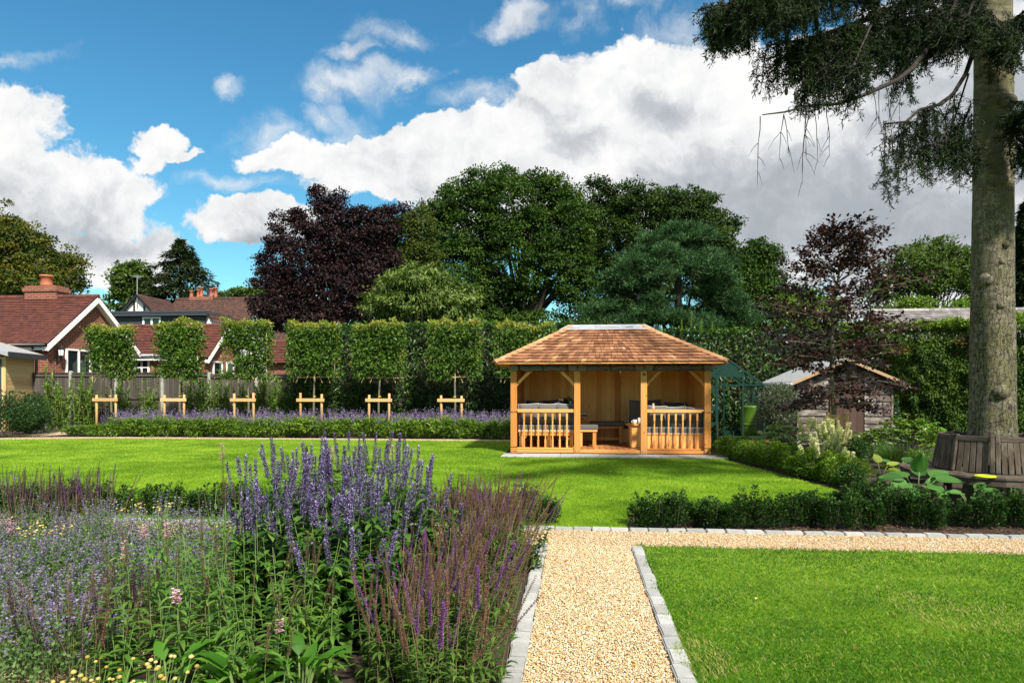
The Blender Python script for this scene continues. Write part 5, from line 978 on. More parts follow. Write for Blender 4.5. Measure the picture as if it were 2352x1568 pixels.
# ------------------------------------------------------------------ hedges
def wall_leaves(r, n, x0, x1, z0, z1, thick, bulge=.18):
    x, z = r.uniform(x0, x1, n), r.uniform(z0, z1, n); y = bulge * (vnoise(x, z, 1.1, 5) - .5) * 2 + bulge * .7 * (vnoise(x, z, 3.2, 6) - .5) * 2 + np.abs(r.normal(0, thick, n))
    return x, y, z
def laurel_hedge(lab, xa, xb, Y, zt, seed, dens=300, sparse=True):
    r = rng(seed); root = thing('laurel_hedge', ((xa + xb) / 2, Y + .5, 0), lab, 'hedge'); O = np.array(root.location); A = (xb - xa) * zt; n = int(A * dens * 1.35)
    x, y, z = wall_leaves(r, n, xa, xb, .05, zt, .22)
    if sparse: k = r.random(n) < np.clip(.6 + (z / zt) * .8, 0, 1); x, y, z = x[k], y[k], z[k]; n = len(x)
    P = np.stack([x, Y + y, z], 1); D = np.stack([r.normal(0, .6, n), r.normal(-.45, .4, n), r.normal(-.25, .6, n)], 1); N = np.stack([r.normal(0, .5, n), r.normal(-.6, .4, n), r.normal(.55, .4, n)], 1)
    m = int((xb - xa) * 1.1 * dens * 1.2); x = r.uniform(xa, xb, m); yy = r.uniform(-.05, 1.1, m); zz = zt - .06 + .16 * (vnoise(x, yy, 1.7, 8) - .3) + r.normal(0, .05, m); P2 = np.stack([x, Y + yy, zz], 1); D2 = np.stack([r.normal(0, .6, m), r.normal(-.1, .6, m), r.uniform(.0, .8, m)], 1); N2 = np.stack([r.normal(0, .5, m), r.normal(0, .5, m), np.ones(m)], 1)
    P, D, N = np.concatenate([P, P2]) - O, np.concatenate([D, D2]), np.concatenate([N, N2]); n = len(P); rd = np.clip(.25 + .45 * vnoise(P[:, 0], P[:, 2], 1.5, 9) - .1 + r.normal(0, .2, n), 0, 1); s = r.uniform(.7, 1.25, n)
    swarm('leaves', P, D, N, (.145 * s), .055 * s, 'laurel_leaf', root, 'fold', rd)
    t = int((xb - xa) * 16); x = r.uniform(xa, xb, t); q = np.repeat(np.stack([x, Y + r.uniform(0, .9, t), zt + r.uniform(-.05, .12, t)], 1), 7, 0) - O; n = len(q); a = r.uniform(0, 6.28, n); swarm('new_growth', q + r.normal(0, .03, (n, 3)), np.stack([np.cos(a), np.sin(a), r.uniform(.2, 1.6, n)], 1), np.stack([-np.cos(a), -np.sin(a), np.ones(n)], 1), r.uniform(.07, .13, n), .035, 'laurel_tip', root, 'fold', seed=seed)
    k = int((xb - xa) * 2.2); x = r.uniform(xa, xb, k); q = np.repeat(np.stack([x, Y - .05 + r.uniform(-.1, .1, k), r.uniform(1.4, zt - .2, k)], 1), 4, 0) - O; n = len(q); swarm('dead_leaves', q + r.normal(0, .06, (n, 3)), r.normal(0, 1, (n, 3)), r.normal(0, 1, (n, 3)) + (0, -1, 0), .11, .04, 'dead_leaf', root, 'fold', seed=seed)
    mb = MB(seed); rg = random.Random(seed); x = xa + .2
    while x < xb: mb.tube(finger_pts((x - O[0], .0, 0), (x - O[0] + rg.uniform(-.4, .4), -.1 + rg.uniform(-.2, .3), zt - .3), 0, 6, .06, rg), [.04, .035, .03, .025, .02, .01], 6); x += rg.uniform(.4, .8)
    mb.build('stems', 'branch_green', root)
    mb = MB(1); mb.box(xa - O[0] + .1, xb - O[0] - .1, .10, .5, .9, zt - .10); mb.build('inner_twigs', 'twig', root)
    return root
a, b = at_Y(648, 800, 23.6).x, at_Y(1420, 800, 23.6).x
laurel_hedge('tall clipped cherry laurel hedge behind the pleached trees, left of the gazebo', a, b, 23.7, 3.80, 41, 270)
h2 = laurel_hedge('tall glossy cherry laurel hedge behind the greenhouse and the shed', b + .1, at_Y(2020, 800, 23.2).x, 23.3, 3.46, 42, sparse=False)
def shoots():                                              # tall unclipped shoots on the hedge top
    r = rng(7)
    for i, (px, py, d, lab) in enumerate(((1588, 716, 23.3, 'tallest unclipped pale shoot standing above the hedge right of the gazebo ridge'), (1566, 736, 23.2, 'shorter pale shoot left of the tallest one above the hedge'), (1612, 733, 23.2, 'short pale shoot right of the tallest one above the hedge'), (1636, 740, 23.2, 'small pale shoot furthest right on the hedge top'), (1276, 733, 24, 'single pale shoot on the hedge top just left of the gazebo ridge'))):
        q = at_d(px, py, d); z0 = 3.3; n = 26; z = np.linspace(.15, q.z - z0, n); a = np.arange(n) * 2.4; o = thing('hedge_shoot', (q.x, q.y, z0), lab, 'shoot'); L = .13 * (1.15 - z / z.max() * .6); swarm('leaves', np.stack([0 * z, 0 * z, z], 1), np.stack([np.cos(a), np.sin(a), 0 * z + .9], 1), np.stack([-np.cos(a), -np.sin(a), 0 * z + 1], 1), L, .03, 'laurel_tip', o, 'fold', seed=i); mb = MB(); mb.tube([(0, 0, -.3), (0, 0, q.z - z0)], [.01, .004], 5); mb.build('stem', 'stem_green', o)
shoots()
def conifer_hedge():
    r = rng(43); path = [(7.9, 21.6), (9.6, 20.35), (13.6, 18.3), (16.5, 16.0)]; root = thing('conifer_hedge', (10.8, 19.9, 0), 'tall clipped conifer hedge with bright green top along the right side', 'hedge'); O = np.array(root.location); Ps, Ns, Ts = [], [], []
    for (x0, y0), (x1, y1) in zip(path[:-1], path[1:]):
        l = math.hypot(x1 - x0, y1 - y0); t = np.array([(x1 - x0) / l, (y1 - y0) / l]); nn = np.array([t[1], -t[0]]); nn = nn if nn[1] < 0 else -nn; n = int(l * 3.3 * 2300); s, z = r.uniform(0, l, n), r.uniform(.05, 3.25, n); o = .15 * (vnoise(s + x0, z, 1.3, 3) - .5) * 2 + .12 * (vnoise(s + x0, z, 4, 4) - .5) * 2 - np.abs(r.normal(0, .10, n))
        Ps.append(np.stack([x0 + t[0] * s + nn[0] * o, y0 + t[1] * s + nn[1] * o, z], 1)); Ns.append(np.stack([nn[0] + 0 * s, nn[1] + 0 * s, .3 + 0 * s], 1)); m = int(l * 2600); s, o = r.uniform(0, l, m), -r.uniform(-.05, 1.1, m); Ts.append(np.stack([x0 + t[0] * s + nn[0] * o, y0 + t[1] * s + nn[1] * o, 3.2 + .28 * vnoise(s + x0, o, 1.6, 5) + r.normal(0, .05, m)], 1))
        mb = MB(); 
    P, N, T = np.concatenate(Ps) - O, np.concatenate(Ns), np.concatenate(Ts) - O; n = len(P); D = N * .6 + r.normal(0, .5, (n, 3)) + (0, 0, -.5); swarm('leaves', P, D, N + r.normal(0, .5, (n, 3)), r.uniform(.06, .13, n), .045, 'conifer_hedge_leaf', root, 'diamond', np.clip(.15 + .6 * vnoise(P[:, 0] * 1.3, P[:, 2], 2.2, 6) + r.normal(0, .18, n), 0, 1))
    n = len(T); swarm('top_growth', T, r.normal(0, .5, (n, 3)) + (0, 0, .7), r.normal(0, 1, (n, 3)), r.uniform(.07, .15, n), .04, 'conifer_hedge_top', root, seed=2)
    k = (P[:, 2] > 2.5) & (P[:, 2] < 3.0) & (vnoise(P[:, 0] * 1.3, P[:, 2], 1.2, 9) > .58); Q = P[k][::3]; n = len(Q); swarm('brown_patches', Q + N[k][::3] * .04, r.normal(0, 1, (n, 3)), N[k][::3] + r.normal(0, .4, (n, 3)), .10, .045, 'conifer_hedge_brown', root, seed=3)
    mb = MB()
    for (x0, y0), (x1, y1) in zip(path[:-1], path[1:]): mb.bar((x0 - O[0] + .35, y0 - O[1] + .35, 1.5), (x1 - O[0] + .35, y1 - O[1] + .35, 1.5), .08, 2.9)
    mb.build('inner_twigs', 'twig', root)
conifer_hedge()
# ------------------------------------------------------------------ pleached trees and their stakes
def pleached():
    Y = 22.4; spec = [(254, 116, 752, 'first pleached tree from the left, in front of the bungalow gable'), (414, 118, 742, 'second pleached tree from the left, in front of the low brick range'), (568, 122, 738, 'third pleached tree from the left, at the start of the clipped hedge'), (722, 126, 746, 'fourth pleached tree from the left, with bamboo canes showing below'), (872, 124, 744, 'fifth pleached tree from the left, below the pale cherry tree'), (1044, 124, 742, 'sixth pleached tree, the last one standing clear of the gazebo'), (1206, 140, 748, 'seventh pleached tree, mostly hidden behind the gazebo roof')]
    HOLES = (-.02, -.06, 0, -.08, -.10, -.07, -.05)
    for i, (px, w, yt, lab) in enumerate(spec):
        r = rng(60 + i); rg = random.Random(i); c = at_Y(px, 800, Y); zt = at_Y(px, yt, Y).z - .06; zb = at_Y(px, 868, Y).z; W = px2m(w * .95, Y); root = thing('pleached_tree', (c.x, Y, 0), lab, 'tree', 'pleached trees along the fence'); H_ = zt - zb
        n = 6400; x = r.uniform(-W / 2, W / 2, n) * (1.02 + .07 * r.normal(0, 1, n)); z = zb + H_ * r.random(n) ** (.8 + .1 * (i % 3)); y = r.normal(0, .17, n); g = .7 * vnoise(x + i * 5, z, 2.2, 3) + .3 * vnoise(x + i * 5, z, 6, 4); e = np.abs(x) / (W / 2); k = (g > .42 + HOLES[i] - .34 * (z - zb) / H_) & (r.random(n) < 1.1 - .35 * e); x, y, z = x[k], y[k], z[k]; n = len(x); z += .22 * (vnoise(x + i * 9, x * 0, 3.2, 2) - .5) + r.normal(0, .03, n); y += .22 * (vnoise(x + i * 3, z, 2.4, 7) - .5)
        D = np.stack([r.normal(0, .6, n) + x * .2, r.normal(-.25, .5, n), r.normal(-.35, .5, n)], 1); N = np.stack([r.normal(0, .5, n), r.normal(-.45, .5, n), r.normal(.7, .3, n)], 1); s = r.uniform(.7, 1.3, n); swarm('crown', np.stack([x, y, z], 1), D, N, .105 * s, .058 * s, 'pleach_leaf', root, 'fold', np.clip(r.normal(.42, .25, n), 0, 1))
        m = 950; x = r.uniform(-W / 2, W / 2, m); z = zt + .10 - np.abs(r.normal(0, .12, m)) + .34 * (vnoise(x + i * 7, x * 0, 5.5, 2) - .45); sd_ = r.random(m) < .10; x[sd_] = np.sign(x[sd_]) * W / 2 * r.uniform(.9, 1.06, sd_.sum()); z[sd_] = zb + H_ * r.uniform(.3, 1, sd_.sum()); swarm('new_growth', np.stack([x, r.normal(0, .16, m), z], 1), np.stack([r.normal(0, .5, m), r.normal(-.2, .5, m), r.normal(.4, .5, m)], 1), r.normal(0, .5, (m, 3)) + (0, -.3, .7), r.uniform(.06, .11, m), .05, 'pleach_new', root, 'fold', seed=i)
        mb = MB(i); mb.tube(finger_pts((rg.uniform(-.05, .05), 0, -.05), (0, 0, zt - .15), 0, 7, .018, rg), [.042, .038, .034, .03, .026, .02, .008], 8)
        for k in range(5):
            z = zb + H_ * (.05 + .22 * k)
            for s in (-1, 1): mb.tube([(0, 0, z - .05), (s * W * .2, .02, z), (s * W * .46, 0, z + .02)], [.014, .011, .004], 5)
        mb.build('trunk', 'young_bark', root, smooth=True); mb = MB(i + 9)
        for k in range(4): z = zb + .02 + H_ * (.0 + .30 * k); mb.bar((-W * .5, .0, z), (W * .5, .0, z + rg.uniform(-.03, .03)), .014, .014)
        for q in (-.42, 0.02, .42): mb.bar((q * W, -.015, zb - .13), (q * W, -.015, zt - .1), .013, .013)
        for q in (-.30, -.12, .1, .26): mb.bar((q * W + (.12 if q > 0 else -.12), -.03, zb - .16), (q * W - .30 * (1 if q > 0 else -1), .02, zb + .75), .013, .013)
        mb.each('bamboo_cane', 'bamboo', root); mb = MB(3)
        for z in (zb + .02, zb - .62, .55): mb.tube([(0, 0, z - .012), (0, 0, z + .012)], .05, 8)
        mb.each('tree_tie', 'tie_yellow', root)
    words = ['left of the first bed gap, under the first pleached tree', 'under the second pleached tree from the left', 'under the third pleached tree from the left', 'under the fourth pleached tree from the left', 'under the fifth pleached tree from the left', 'nearest the gazebo, under the sixth pleached tree']
    for i, (a, b) in enumerate(((222, 266), (378, 423), (538, 582), (690, 739), (848, 894), (1013, 1060))):
        xa, xb = at_Y(a, 930, 22.0).x, at_Y(b, 930, 22.0).x; m = (xa + xb) / 2; t = thing('tree_stake', (m, 22.0, 0), 'H-shaped pale timber tree stake ' + words[i], 'tree stake', 'tree stakes along the border'); rg = random.Random(i + 3)
        for x in (xa - m, xb - m): mb = MB(i + int(x * 50)); hh = 1.36 + rg.uniform(-.05, .09); mb.tube([(x + rg.uniform(-.02, .02), 0, -.05), (x, 0, hh - .02), (x, 0, hh)], [.042, .042, .034], 10); mb.build('post', 'stake_wood', t, smooth=True)
        mb = MB(i + 7); mb.box(xa - m - .11, xb - m + .11, -.085, -.043, 1.13, 1.235); mb.build('crossbar', 'stake_wood', t, bev=.004)
pleached()
# ------------------------------------------------------------------ big spruce over the round bench
def spruce():
    r = rng(77); rg = random.Random(77); root = thing('spruce_tree', (TX, TY, 0), 'big spruce with mossy trunk and drooping dark branches rising through the round bench', 'tree'); O = Vector(root.location)
    mb = MB(1); N = 40; k = 70; vs, fs, lc = [], [], []
    for i in range(k):
        z = -.05 + 7.8 * (i / (k - 1)) ** 1.15; rad = .275 + .085 * math.exp(-z / .7) - .0075 * z
        for j in range(N):
            a = 2 * math.pi * j / N; w_ = 1 + .035 * math.sin(3 * a + z * .6) + .02 * math.sin(7 * a - z * 1.3) + .012 * math.sin(13 * a + z * 3.1) + .012 * rg.uniform(-1, 1); vs.append((rad * w_ * math.cos(a), rad * w_ * math.sin(a), z))
    for i in range(k - 1):
        for j in range(N): fs.append((i * N + j, i * N + (j + 1) % N, (i + 1) * N + (j + 1) % N, (i + 1) * N + j))
    mb.add(vs, fs); tr = mb.build('trunk', 'spruce_bark', root, smooth=True)
    kn = MB(2)                                             # branch scars: collars with a cut face
    for px, py, s in ((2300, 900, .105), (2246, 640, .09), (2262, 385, .05), (2310, 410, .06), (2240, 400, .04), (2325, 230, .11), (2236, 235, .05), (2268, 425, .045), (2300, 700, .05), (2315, 560, .05), (2255, 540, .04), (2305, 600, .035)):
        q = at_d(px, py, 9.22); d = Vector((q.x - TX, q.y - TY, 0)); d.normalize(); z = q.z; c = d * (.27 - .0075 * z); t = Vector((-d.y, d.x, 0))
        kn.tube([Vector((c.x, c.y, z)) - d * .05, Vector((c.x, c.y, z)) + d * .012, Vector((c.x, c.y, z)) + d * .045 * (s / .06), Vector((c.x, c.y, z)) + d * .048 * (s / .06)], [s * 1.2, s * 1.05, s * .62, s * .3], 14)
    kn.each('branch_scar', 'spruce_bark', tr, smooth=True)
    br, tw = MB(3), MB(4); FP_, FD = [], []
    def frond(p, dr, l, dens=1., wide=.07):
        n = max(3, int(l * 130 * dens)); t = r.uniform(0, 1, n); base = np.array(p)[None] + np.array(dr)[None] * (t * l)[:, None]; side = r.normal(0, 1, (n, 3)); FP_.append(base); FD.append(side * .75 + np.array(dr)[None] * .8)
    def hang(p, l, dens=1., out=None, bare=False):
        p = Vector(p); o = out or Vector((rg.uniform(-.25, .25), rg.uniform(-.25, .25), 0)); pts = [p]; n = 5
        for i in range(n): v = Vector((o.x * (1 - i / n) + rg.uniform(-.08, .08), o.y * (1 - i / n) + rg.uniform(-.08, .08), -1)).normalized(); pts.append(pts[-1] + v * l / n)
        tw.tube(pts, [.006, .005, .004, .004, .003, .002], 4)
        if bare:
            for i in range(rg.randint(2, 4)): q = rg.choice(pts[2:]); e = q + Vector((rg.uniform(-.16, .16), rg.uniform(-.16, .16), -rg.uniform(.1, .3))); tw.tube([q, q.lerp(e, .5) + Vector((0, 0, .02)), e], [.004, .003, .0015], 4)
            return
        for i in range(n):
            a, b = pts[i], pts[i + 1]; frond(a, (b - a).normalized(), (b - a).length, dens)
            for s in range(2):
                if rg.random() < .75: v = Vector((rg.uniform(-1, 1), rg.uniform(-1, 1), -rg.uniform(.3, 1.1))).normalized(); ll = rg.uniform(.08, .24); tw.tube([a, a + v * ll], [.003, .0015], 3); frond(a, v, ll, dens)
    def branch(pts, r0, hl=None, n=0, dens=1., bare=False, t0=.15, r1=.012):
        """pts: frame pixels with a distance; bends into a limb that carries hanging twigs"""
        P = [at_d(x, y, d) - O for x, y, d in pts]; k = len(P); br.tube(P, [r0 + (r1 - r0) * i / (k - 1) for i in range(k)], 7)
        for _ in range(n):
            t = rg.uniform(t0, 1) * (k - 1); i = min(int(t), k - 2); p = P[i].lerp(P[i + 1], t - i); hang(p + Vector((rg.uniform(-.12, .12), rg.uniform(-.12, .12), 0)), rg.uniform(*hl), dens, None, bare)
    # limbs low enough to be in the picture
    branch([(2240, 20, 9.4), (2200, 51, 9.0), (2130, 112, 8.7), (2096, 157, 8.5), (2062, 184, 8.4), (1993, 215, 8.3), (1925, 239, 8.2), (1857, 244, 8.1), (1800, 258, 8.0), (1751, 264, 7.9)], .045, (.3, .9), 13, 1, True, .42, .006)
    branch([(2230, -30, 9.4), (2150, 40, 9.0), (2090, 120, 8.8), (2062, 180, 8.6)], .02, (.15, .45), 22)
    branch([(2240, 82, 9.3), (2232, 130, 9.2), (2218, 170, 9.1), (2190, 215, 9.0), (2164, 239, 8.9), (2113, 252, 8.8), (2080, 280, 8.7), (2030, 285, 8.6)], .035, (.4, .95), 17, .8, False, .42)
    branch([(2190, 215, 9.0), (2140, 250, 8.9), (2080, 300, 8.8), (2040, 330, 8.7)], .015, (.35, .8), 18, .8)
    branch([(2225, 170, 9.0), (2190, 280, 8.9), (2160, 320, 8.8), (2120, 350, 8.7)], .012, (.3, .55), 20, .9)
    branch([(2230, 240, 9.1), (2205, 300, 9.0), (2175, 345, 8.9)], .012, (.3, .6), 16, .9)
    branch([(2240, 300, 9.1), (2225, 340, 8.9), (2205, 370, 8.8)], .01, (.2, .42), 9, .9)
    for pts, n in (([(2240, -80, 9.3), (2080, -60, 8.6), (1900, -30, 8.0), (1740, 0, 7.5), (1610, 20, 7.2)], 120), ([(2240, -130, 9.3), (2060, -110, 9.2), (1880, -60, 9.0), (1720, -10, 8.8), (1640, 30, 8.6)], 105), ([(2240, -60, 9.3), (2120, -10, 8.8), (1980, 50, 8.4), (1860, 90, 8.2), (1760, 105, 8.0)], 105), ([(2240, -20, 9.3), (2150, 30, 8.9), (2040, 60, 8.6), (1920, 70, 8.3), (1840, 110, 8.1)], 95), ([(2240, -200, 9.3), (2100, -160, 8.5), (1950, -120, 7.8), (1800, -60, 7.2), (1700, -30, 6.9)], 95), ([(2240, -40, 9.3), (2180, 20, 9.3), (2100, 60, 9.4), (2000, 100, 9.5)], 90), ([(2230, -60, 9.2), (2190, 20, 8.8), (2160, 60, 8.5)], 34)): branch(pts, .05, (.22, .62), n, .95, False, .08)
    branch([(1960, 80, 8.3), (1900, 150, 8.1), (1850, 190, 8.0)], .012, (.2, .5), 26, .8); branch([(2000, 60, 8.2), (1960, 150, 8.0), (1940, 210, 7.9)], .012, (.18, .4), 16, .8)
    branch([(2315, 60, 9.0), (2360, 20, 8.8), (2440, 60, 8.6)], .03, (.3, .6), 40); branch([(2320, 235, 9.0), (2380, 240, 8.8), (2450, 270, 8.6)], .03, (.3, .8), 40); branch([(2320, 300, 9.0), (2350, 330, 8.9), (2420, 350, 8.8)], .02, (.2, .5), 24); branch([(2300, 270, 8.95), (2330, 262, 8.7), (2370, 240, 8.4), (2420, 230, 8.2)], .02, (.1, .3), 26); branch([(2275, 30, 9.15), (2290, 60, 8.8), (2330, 90, 8.4)], .03, (.2, .5), 40); branch([(2250, -40, 9.2), (2230, 20, 8.8), (2210, 70, 8.5)], .03, (.2, .45), 40)
    for i in range(3):                                     # limbs above the picture
        a = rg.uniform(0, 6.28); z = rg.uniform(7.2, 12.5); l = rg.uniform(2.2, 4.2); P = [Vector((math.cos(a) * l * s, math.sin(a) * l * s, z + .3 * s - .9 * s * s)) for s in (.05, .4, .7, 1)]; br.tube(P, [.05, .04, .025, .01], 6)
        for _ in range(42): t = rg.uniform(.1, 1) * 3; j = min(int(t), 2); hang(P[j].lerp(P[j + 1], t - j), rg.uniform(.4, .8), .35)
    br.build('branches', 'bark_brown', root, smooth=True); tw.build('twigs', 'twig', root)
    P, D = np.concatenate(FP_), np.concatenate(FD); n = len(P); swarm('needles', P, D, r.normal(0, 1, (n, 3)), r.uniform(.035, .08, n), r.uniform(.008, .014, n), 'spruce_leaf', root, 'bit', np.clip(.25 + .4 * vnoise(P[:, 0], P[:, 2], 3, 4) - .1 + r.normal(0, .17, n), 0, 1))
    c = MB(6)                                              # hanging cones
    for px, py, d in ((1690, 25, 8), (1650, 60, 8), (1720, 95, 8.), (1705, 100, 8), (1880, 185, 8), (1845, 180, 8), (1892, 208, 8), (1806, 200, 8), (1895, 160, 8), (1828, 213, 8), (1710, 30, 7.8), (1760, 65, 7.8), (1735, 60, 7.8), (1640, 75, 7.9)): q = at_d(px, py, d) - O; c.lathe((q.x, q.y, q.z - .1), [(.004, 0), (.02, .02), (.022, .06), (.01, .1), (.004, .11)], 8)
    c.each('cone', 'bark_brown', root, smooth=True)
spruce()
# ------------------------------------------------------------------ shrubs and low hedges
def bush_mesh(parent, r, rad, h, n, L, W, lm, lump=7, shape='fold', tall=1., base=.06):
    """a clipped bushy plant: leaves in lumps over its surface, right down to the soil"""
    c = np.stack([r.normal(0, .33, lump) * rad, r.normal(0, .33, lump) * rad, base + (h - base) * r.uniform(.25, .78, lump)], 1); rr = r.uniform(.45, .72, lump) * rad; k = r.integers(0, lump, n); s = sphere(r, n)
    P = c[k] + s * (rr[k] * (.55 + .5 * r.random(n) ** .5))[:, None] * np.array([1, 1, max(.8, h / rad * .5)]); P[:, 2] = np.clip(P[:, 2], .02, h * 1.06 + .03 * r.random(n))
    q = P.copy(); q[:, 2] = (q[:, 2] - h * .45) * rad / h; o = unit(q) * .6 + s * .4; D = o * .7 + r.normal(0, .55, (n, 3)) + (0, 0, .25); N = o + r.normal(0, .5, (n, 3)) + (0, 0, .4)
    rd = np.clip(r.uniform(.15, .6, lump)[k] + .18 * (P[:, 2] / h - .5) * 0 + r.normal(0, .2, n), 0, 1); sc = r.uniform(.7, 1.3, n)
    o = swarm('leaves', P, D, N, L * sc, W * sc, lm, parent, shape, rd); mb = MB(1); rg = random.Random(int(r.integers(1e6)))
    for i in range(6): a = rg.uniform(0, 6.28); mb.tube([(rad * .12 * math.cos(a), rad * .12 * math.sin(a), -.02), (rad * .4 * math.cos(a), rad * .4 * math.sin(a), h * .5), (rad * .55 * math.cos(a), rad * .55 * math.sin(a), h * .85)], [.008, .006, .003], 4)
    mb.build('stems', 'branch_green', parent); return o
def upright_mesh(parent, r, rad, h, n, L, W, lm, shoots=13):
    """a young box plant: upright shoots of uneven height, leafy to the ground"""
    a, q = r.uniform(0, 6.28, shoots), rad * np.sqrt(r.random(shoots)) * .8; c = np.stack([q * np.cos(a), q * np.sin(a)], 1); hh = h * r.uniform(.62, 1.15, shoots) * (1.08 - .3 * q / rad); k = r.integers(0, shoots, n); t = r.random(n) ** .8; w = rad * .42 * (1 - t ** 3) + .012; b = r.uniform(0, 6.28, n); e = w * np.sqrt(r.random(n))
    P = np.stack([c[k, 0] * (1 + .35 * t) + e * np.cos(b), c[k, 1] * (1 + .35 * t) + e * np.sin(b), .02 + t * hh[k]], 1); D = np.stack([np.cos(b), np.sin(b), r.uniform(.1, 1.4, n)], 1) + r.normal(0, .3, (n, 3)); N = np.stack([-np.cos(b) * .3, -np.sin(b) * .3, 1 + 0 * b], 1) + r.normal(0, .4, (n, 3)); s = r.uniform(.7, 1.3, n)
    swarm('leaves', P, D, N, L * s, W * s, lm, parent, 'diamond', np.clip(r.uniform(.1, .5, shoots)[k] + .25 * (t > .85) + r.normal(0, .18, n), 0, 1)); mb = MB(1)
    for i in range(shoots): mb.tube([(c[i, 0] * .4, c[i, 1] * .4, -.02), (c[i, 0], c[i, 1], hh[i] * .5), (c[i, 0] * 1.2, c[i, 1] * 1.2, hh[i] * .9)], [.006, .005, .002], 4)
    mb.build('stems', 'branch_green', parent)
def row(protos, spots, label, group, rg, s0=.9, s1=1.12):
    """first use of a prototype moves it into place, later ones are copies"""
    used = {}
    for i, sp in enumerate(spots):
        k = rg.randrange(len(protos)); o = protos[k] if k not in used else copy_tree(protos[k]); used[k] = 1; sc = rg.uniform(s0, s1)
        place(o, (sp[0], sp[1], 0), rg.uniform(0, 6.28), sc, label if isinstance(label, str) else label(i), group, sc * (sp[2] if len(sp) > 2 else 1))
    for k, o in enumerate(protos):
        if k not in used:
            for c in list(o.children): bpy.data.objects.remove(c)
            bpy.data.objects.remove(o)
def box_plants():
    rg = random.Random(5)
    def protos(lm, rad, h, n, L, W, s, k=4):
        out = []
        for i in range(k): r = rng(s + i); o = thing('box_bush', (0, 0, 0), 'x', 'box bush'); upright_mesh(o, r, rad, h, n, L, W, lm); out.append(o)
        return out
    pr = protos('box_shaded_leaf', .14, .37, 2300, .030, .017, 100, 6); spots = []
    for px, hh in ((1480, .95), (1512, .98), (1552, 1.0), (1602, .86), (1640, .82), (1680, .95), (1728, .98), (1780, .98), (1815, .9), (1862, .95), (1905, 1.02), (1950, 1.12), (2000, 1.15), (2050, 1.12), (2100, 1.05), (2150, 1.0), (2205, .85), (2262, 1.0), (2310, 1.05), (2360, 1.05), (2410, 1.)): q = at_z(px, 1208 + rg.uniform(-4, 4)); spots.append((q.x, q.y - .02 + rg.uniform(-.03, .05), hh))
    for px, py in ((1935, 1172), (1978, 1168), (2022, 1176)): q = at_z(px, py); spots.append((q.x, q.y, .9))
    row(pr, spots, 'dark green box bush in the low front hedge beside the cross path', 'box bushes of the front hedge', rg)
    pr = protos('box_shaded_leaf', .21, .38, 2000, .034, .017, 110, 3); spots = [(-.42 - i * .31 + rg.uniform(-.02, .02), 7.92 + rg.uniform(-.04, .04)) for i in range(24)]; row(pr, spots, 'dark green box bush in the low hedge behind the purple flower bed', 'box bushes behind the flower bed', rg)
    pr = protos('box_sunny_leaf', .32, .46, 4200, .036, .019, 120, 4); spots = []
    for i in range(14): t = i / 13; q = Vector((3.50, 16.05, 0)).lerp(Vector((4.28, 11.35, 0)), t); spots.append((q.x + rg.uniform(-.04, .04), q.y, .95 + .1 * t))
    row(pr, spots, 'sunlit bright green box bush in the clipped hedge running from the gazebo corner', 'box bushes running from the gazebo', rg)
    for px, py, s, lab in ((1970, 1086, 1.15, 'tall rounded dark box ball beyond the white flower spikes'), (1955, 1124, .72, 'low dark box bush at the bend of the hedge, near the gold hosta')):
        r = rng(int(px)); q = at_z(px, py); o = thing('box_bush', (q.x, q.y, 0), lab, 'box bush'); bush_mesh(o, r, .21, .52 * s, 3600, .032, .017, 'box_shaded_leaf', 9, 'diamond')
box_plants()
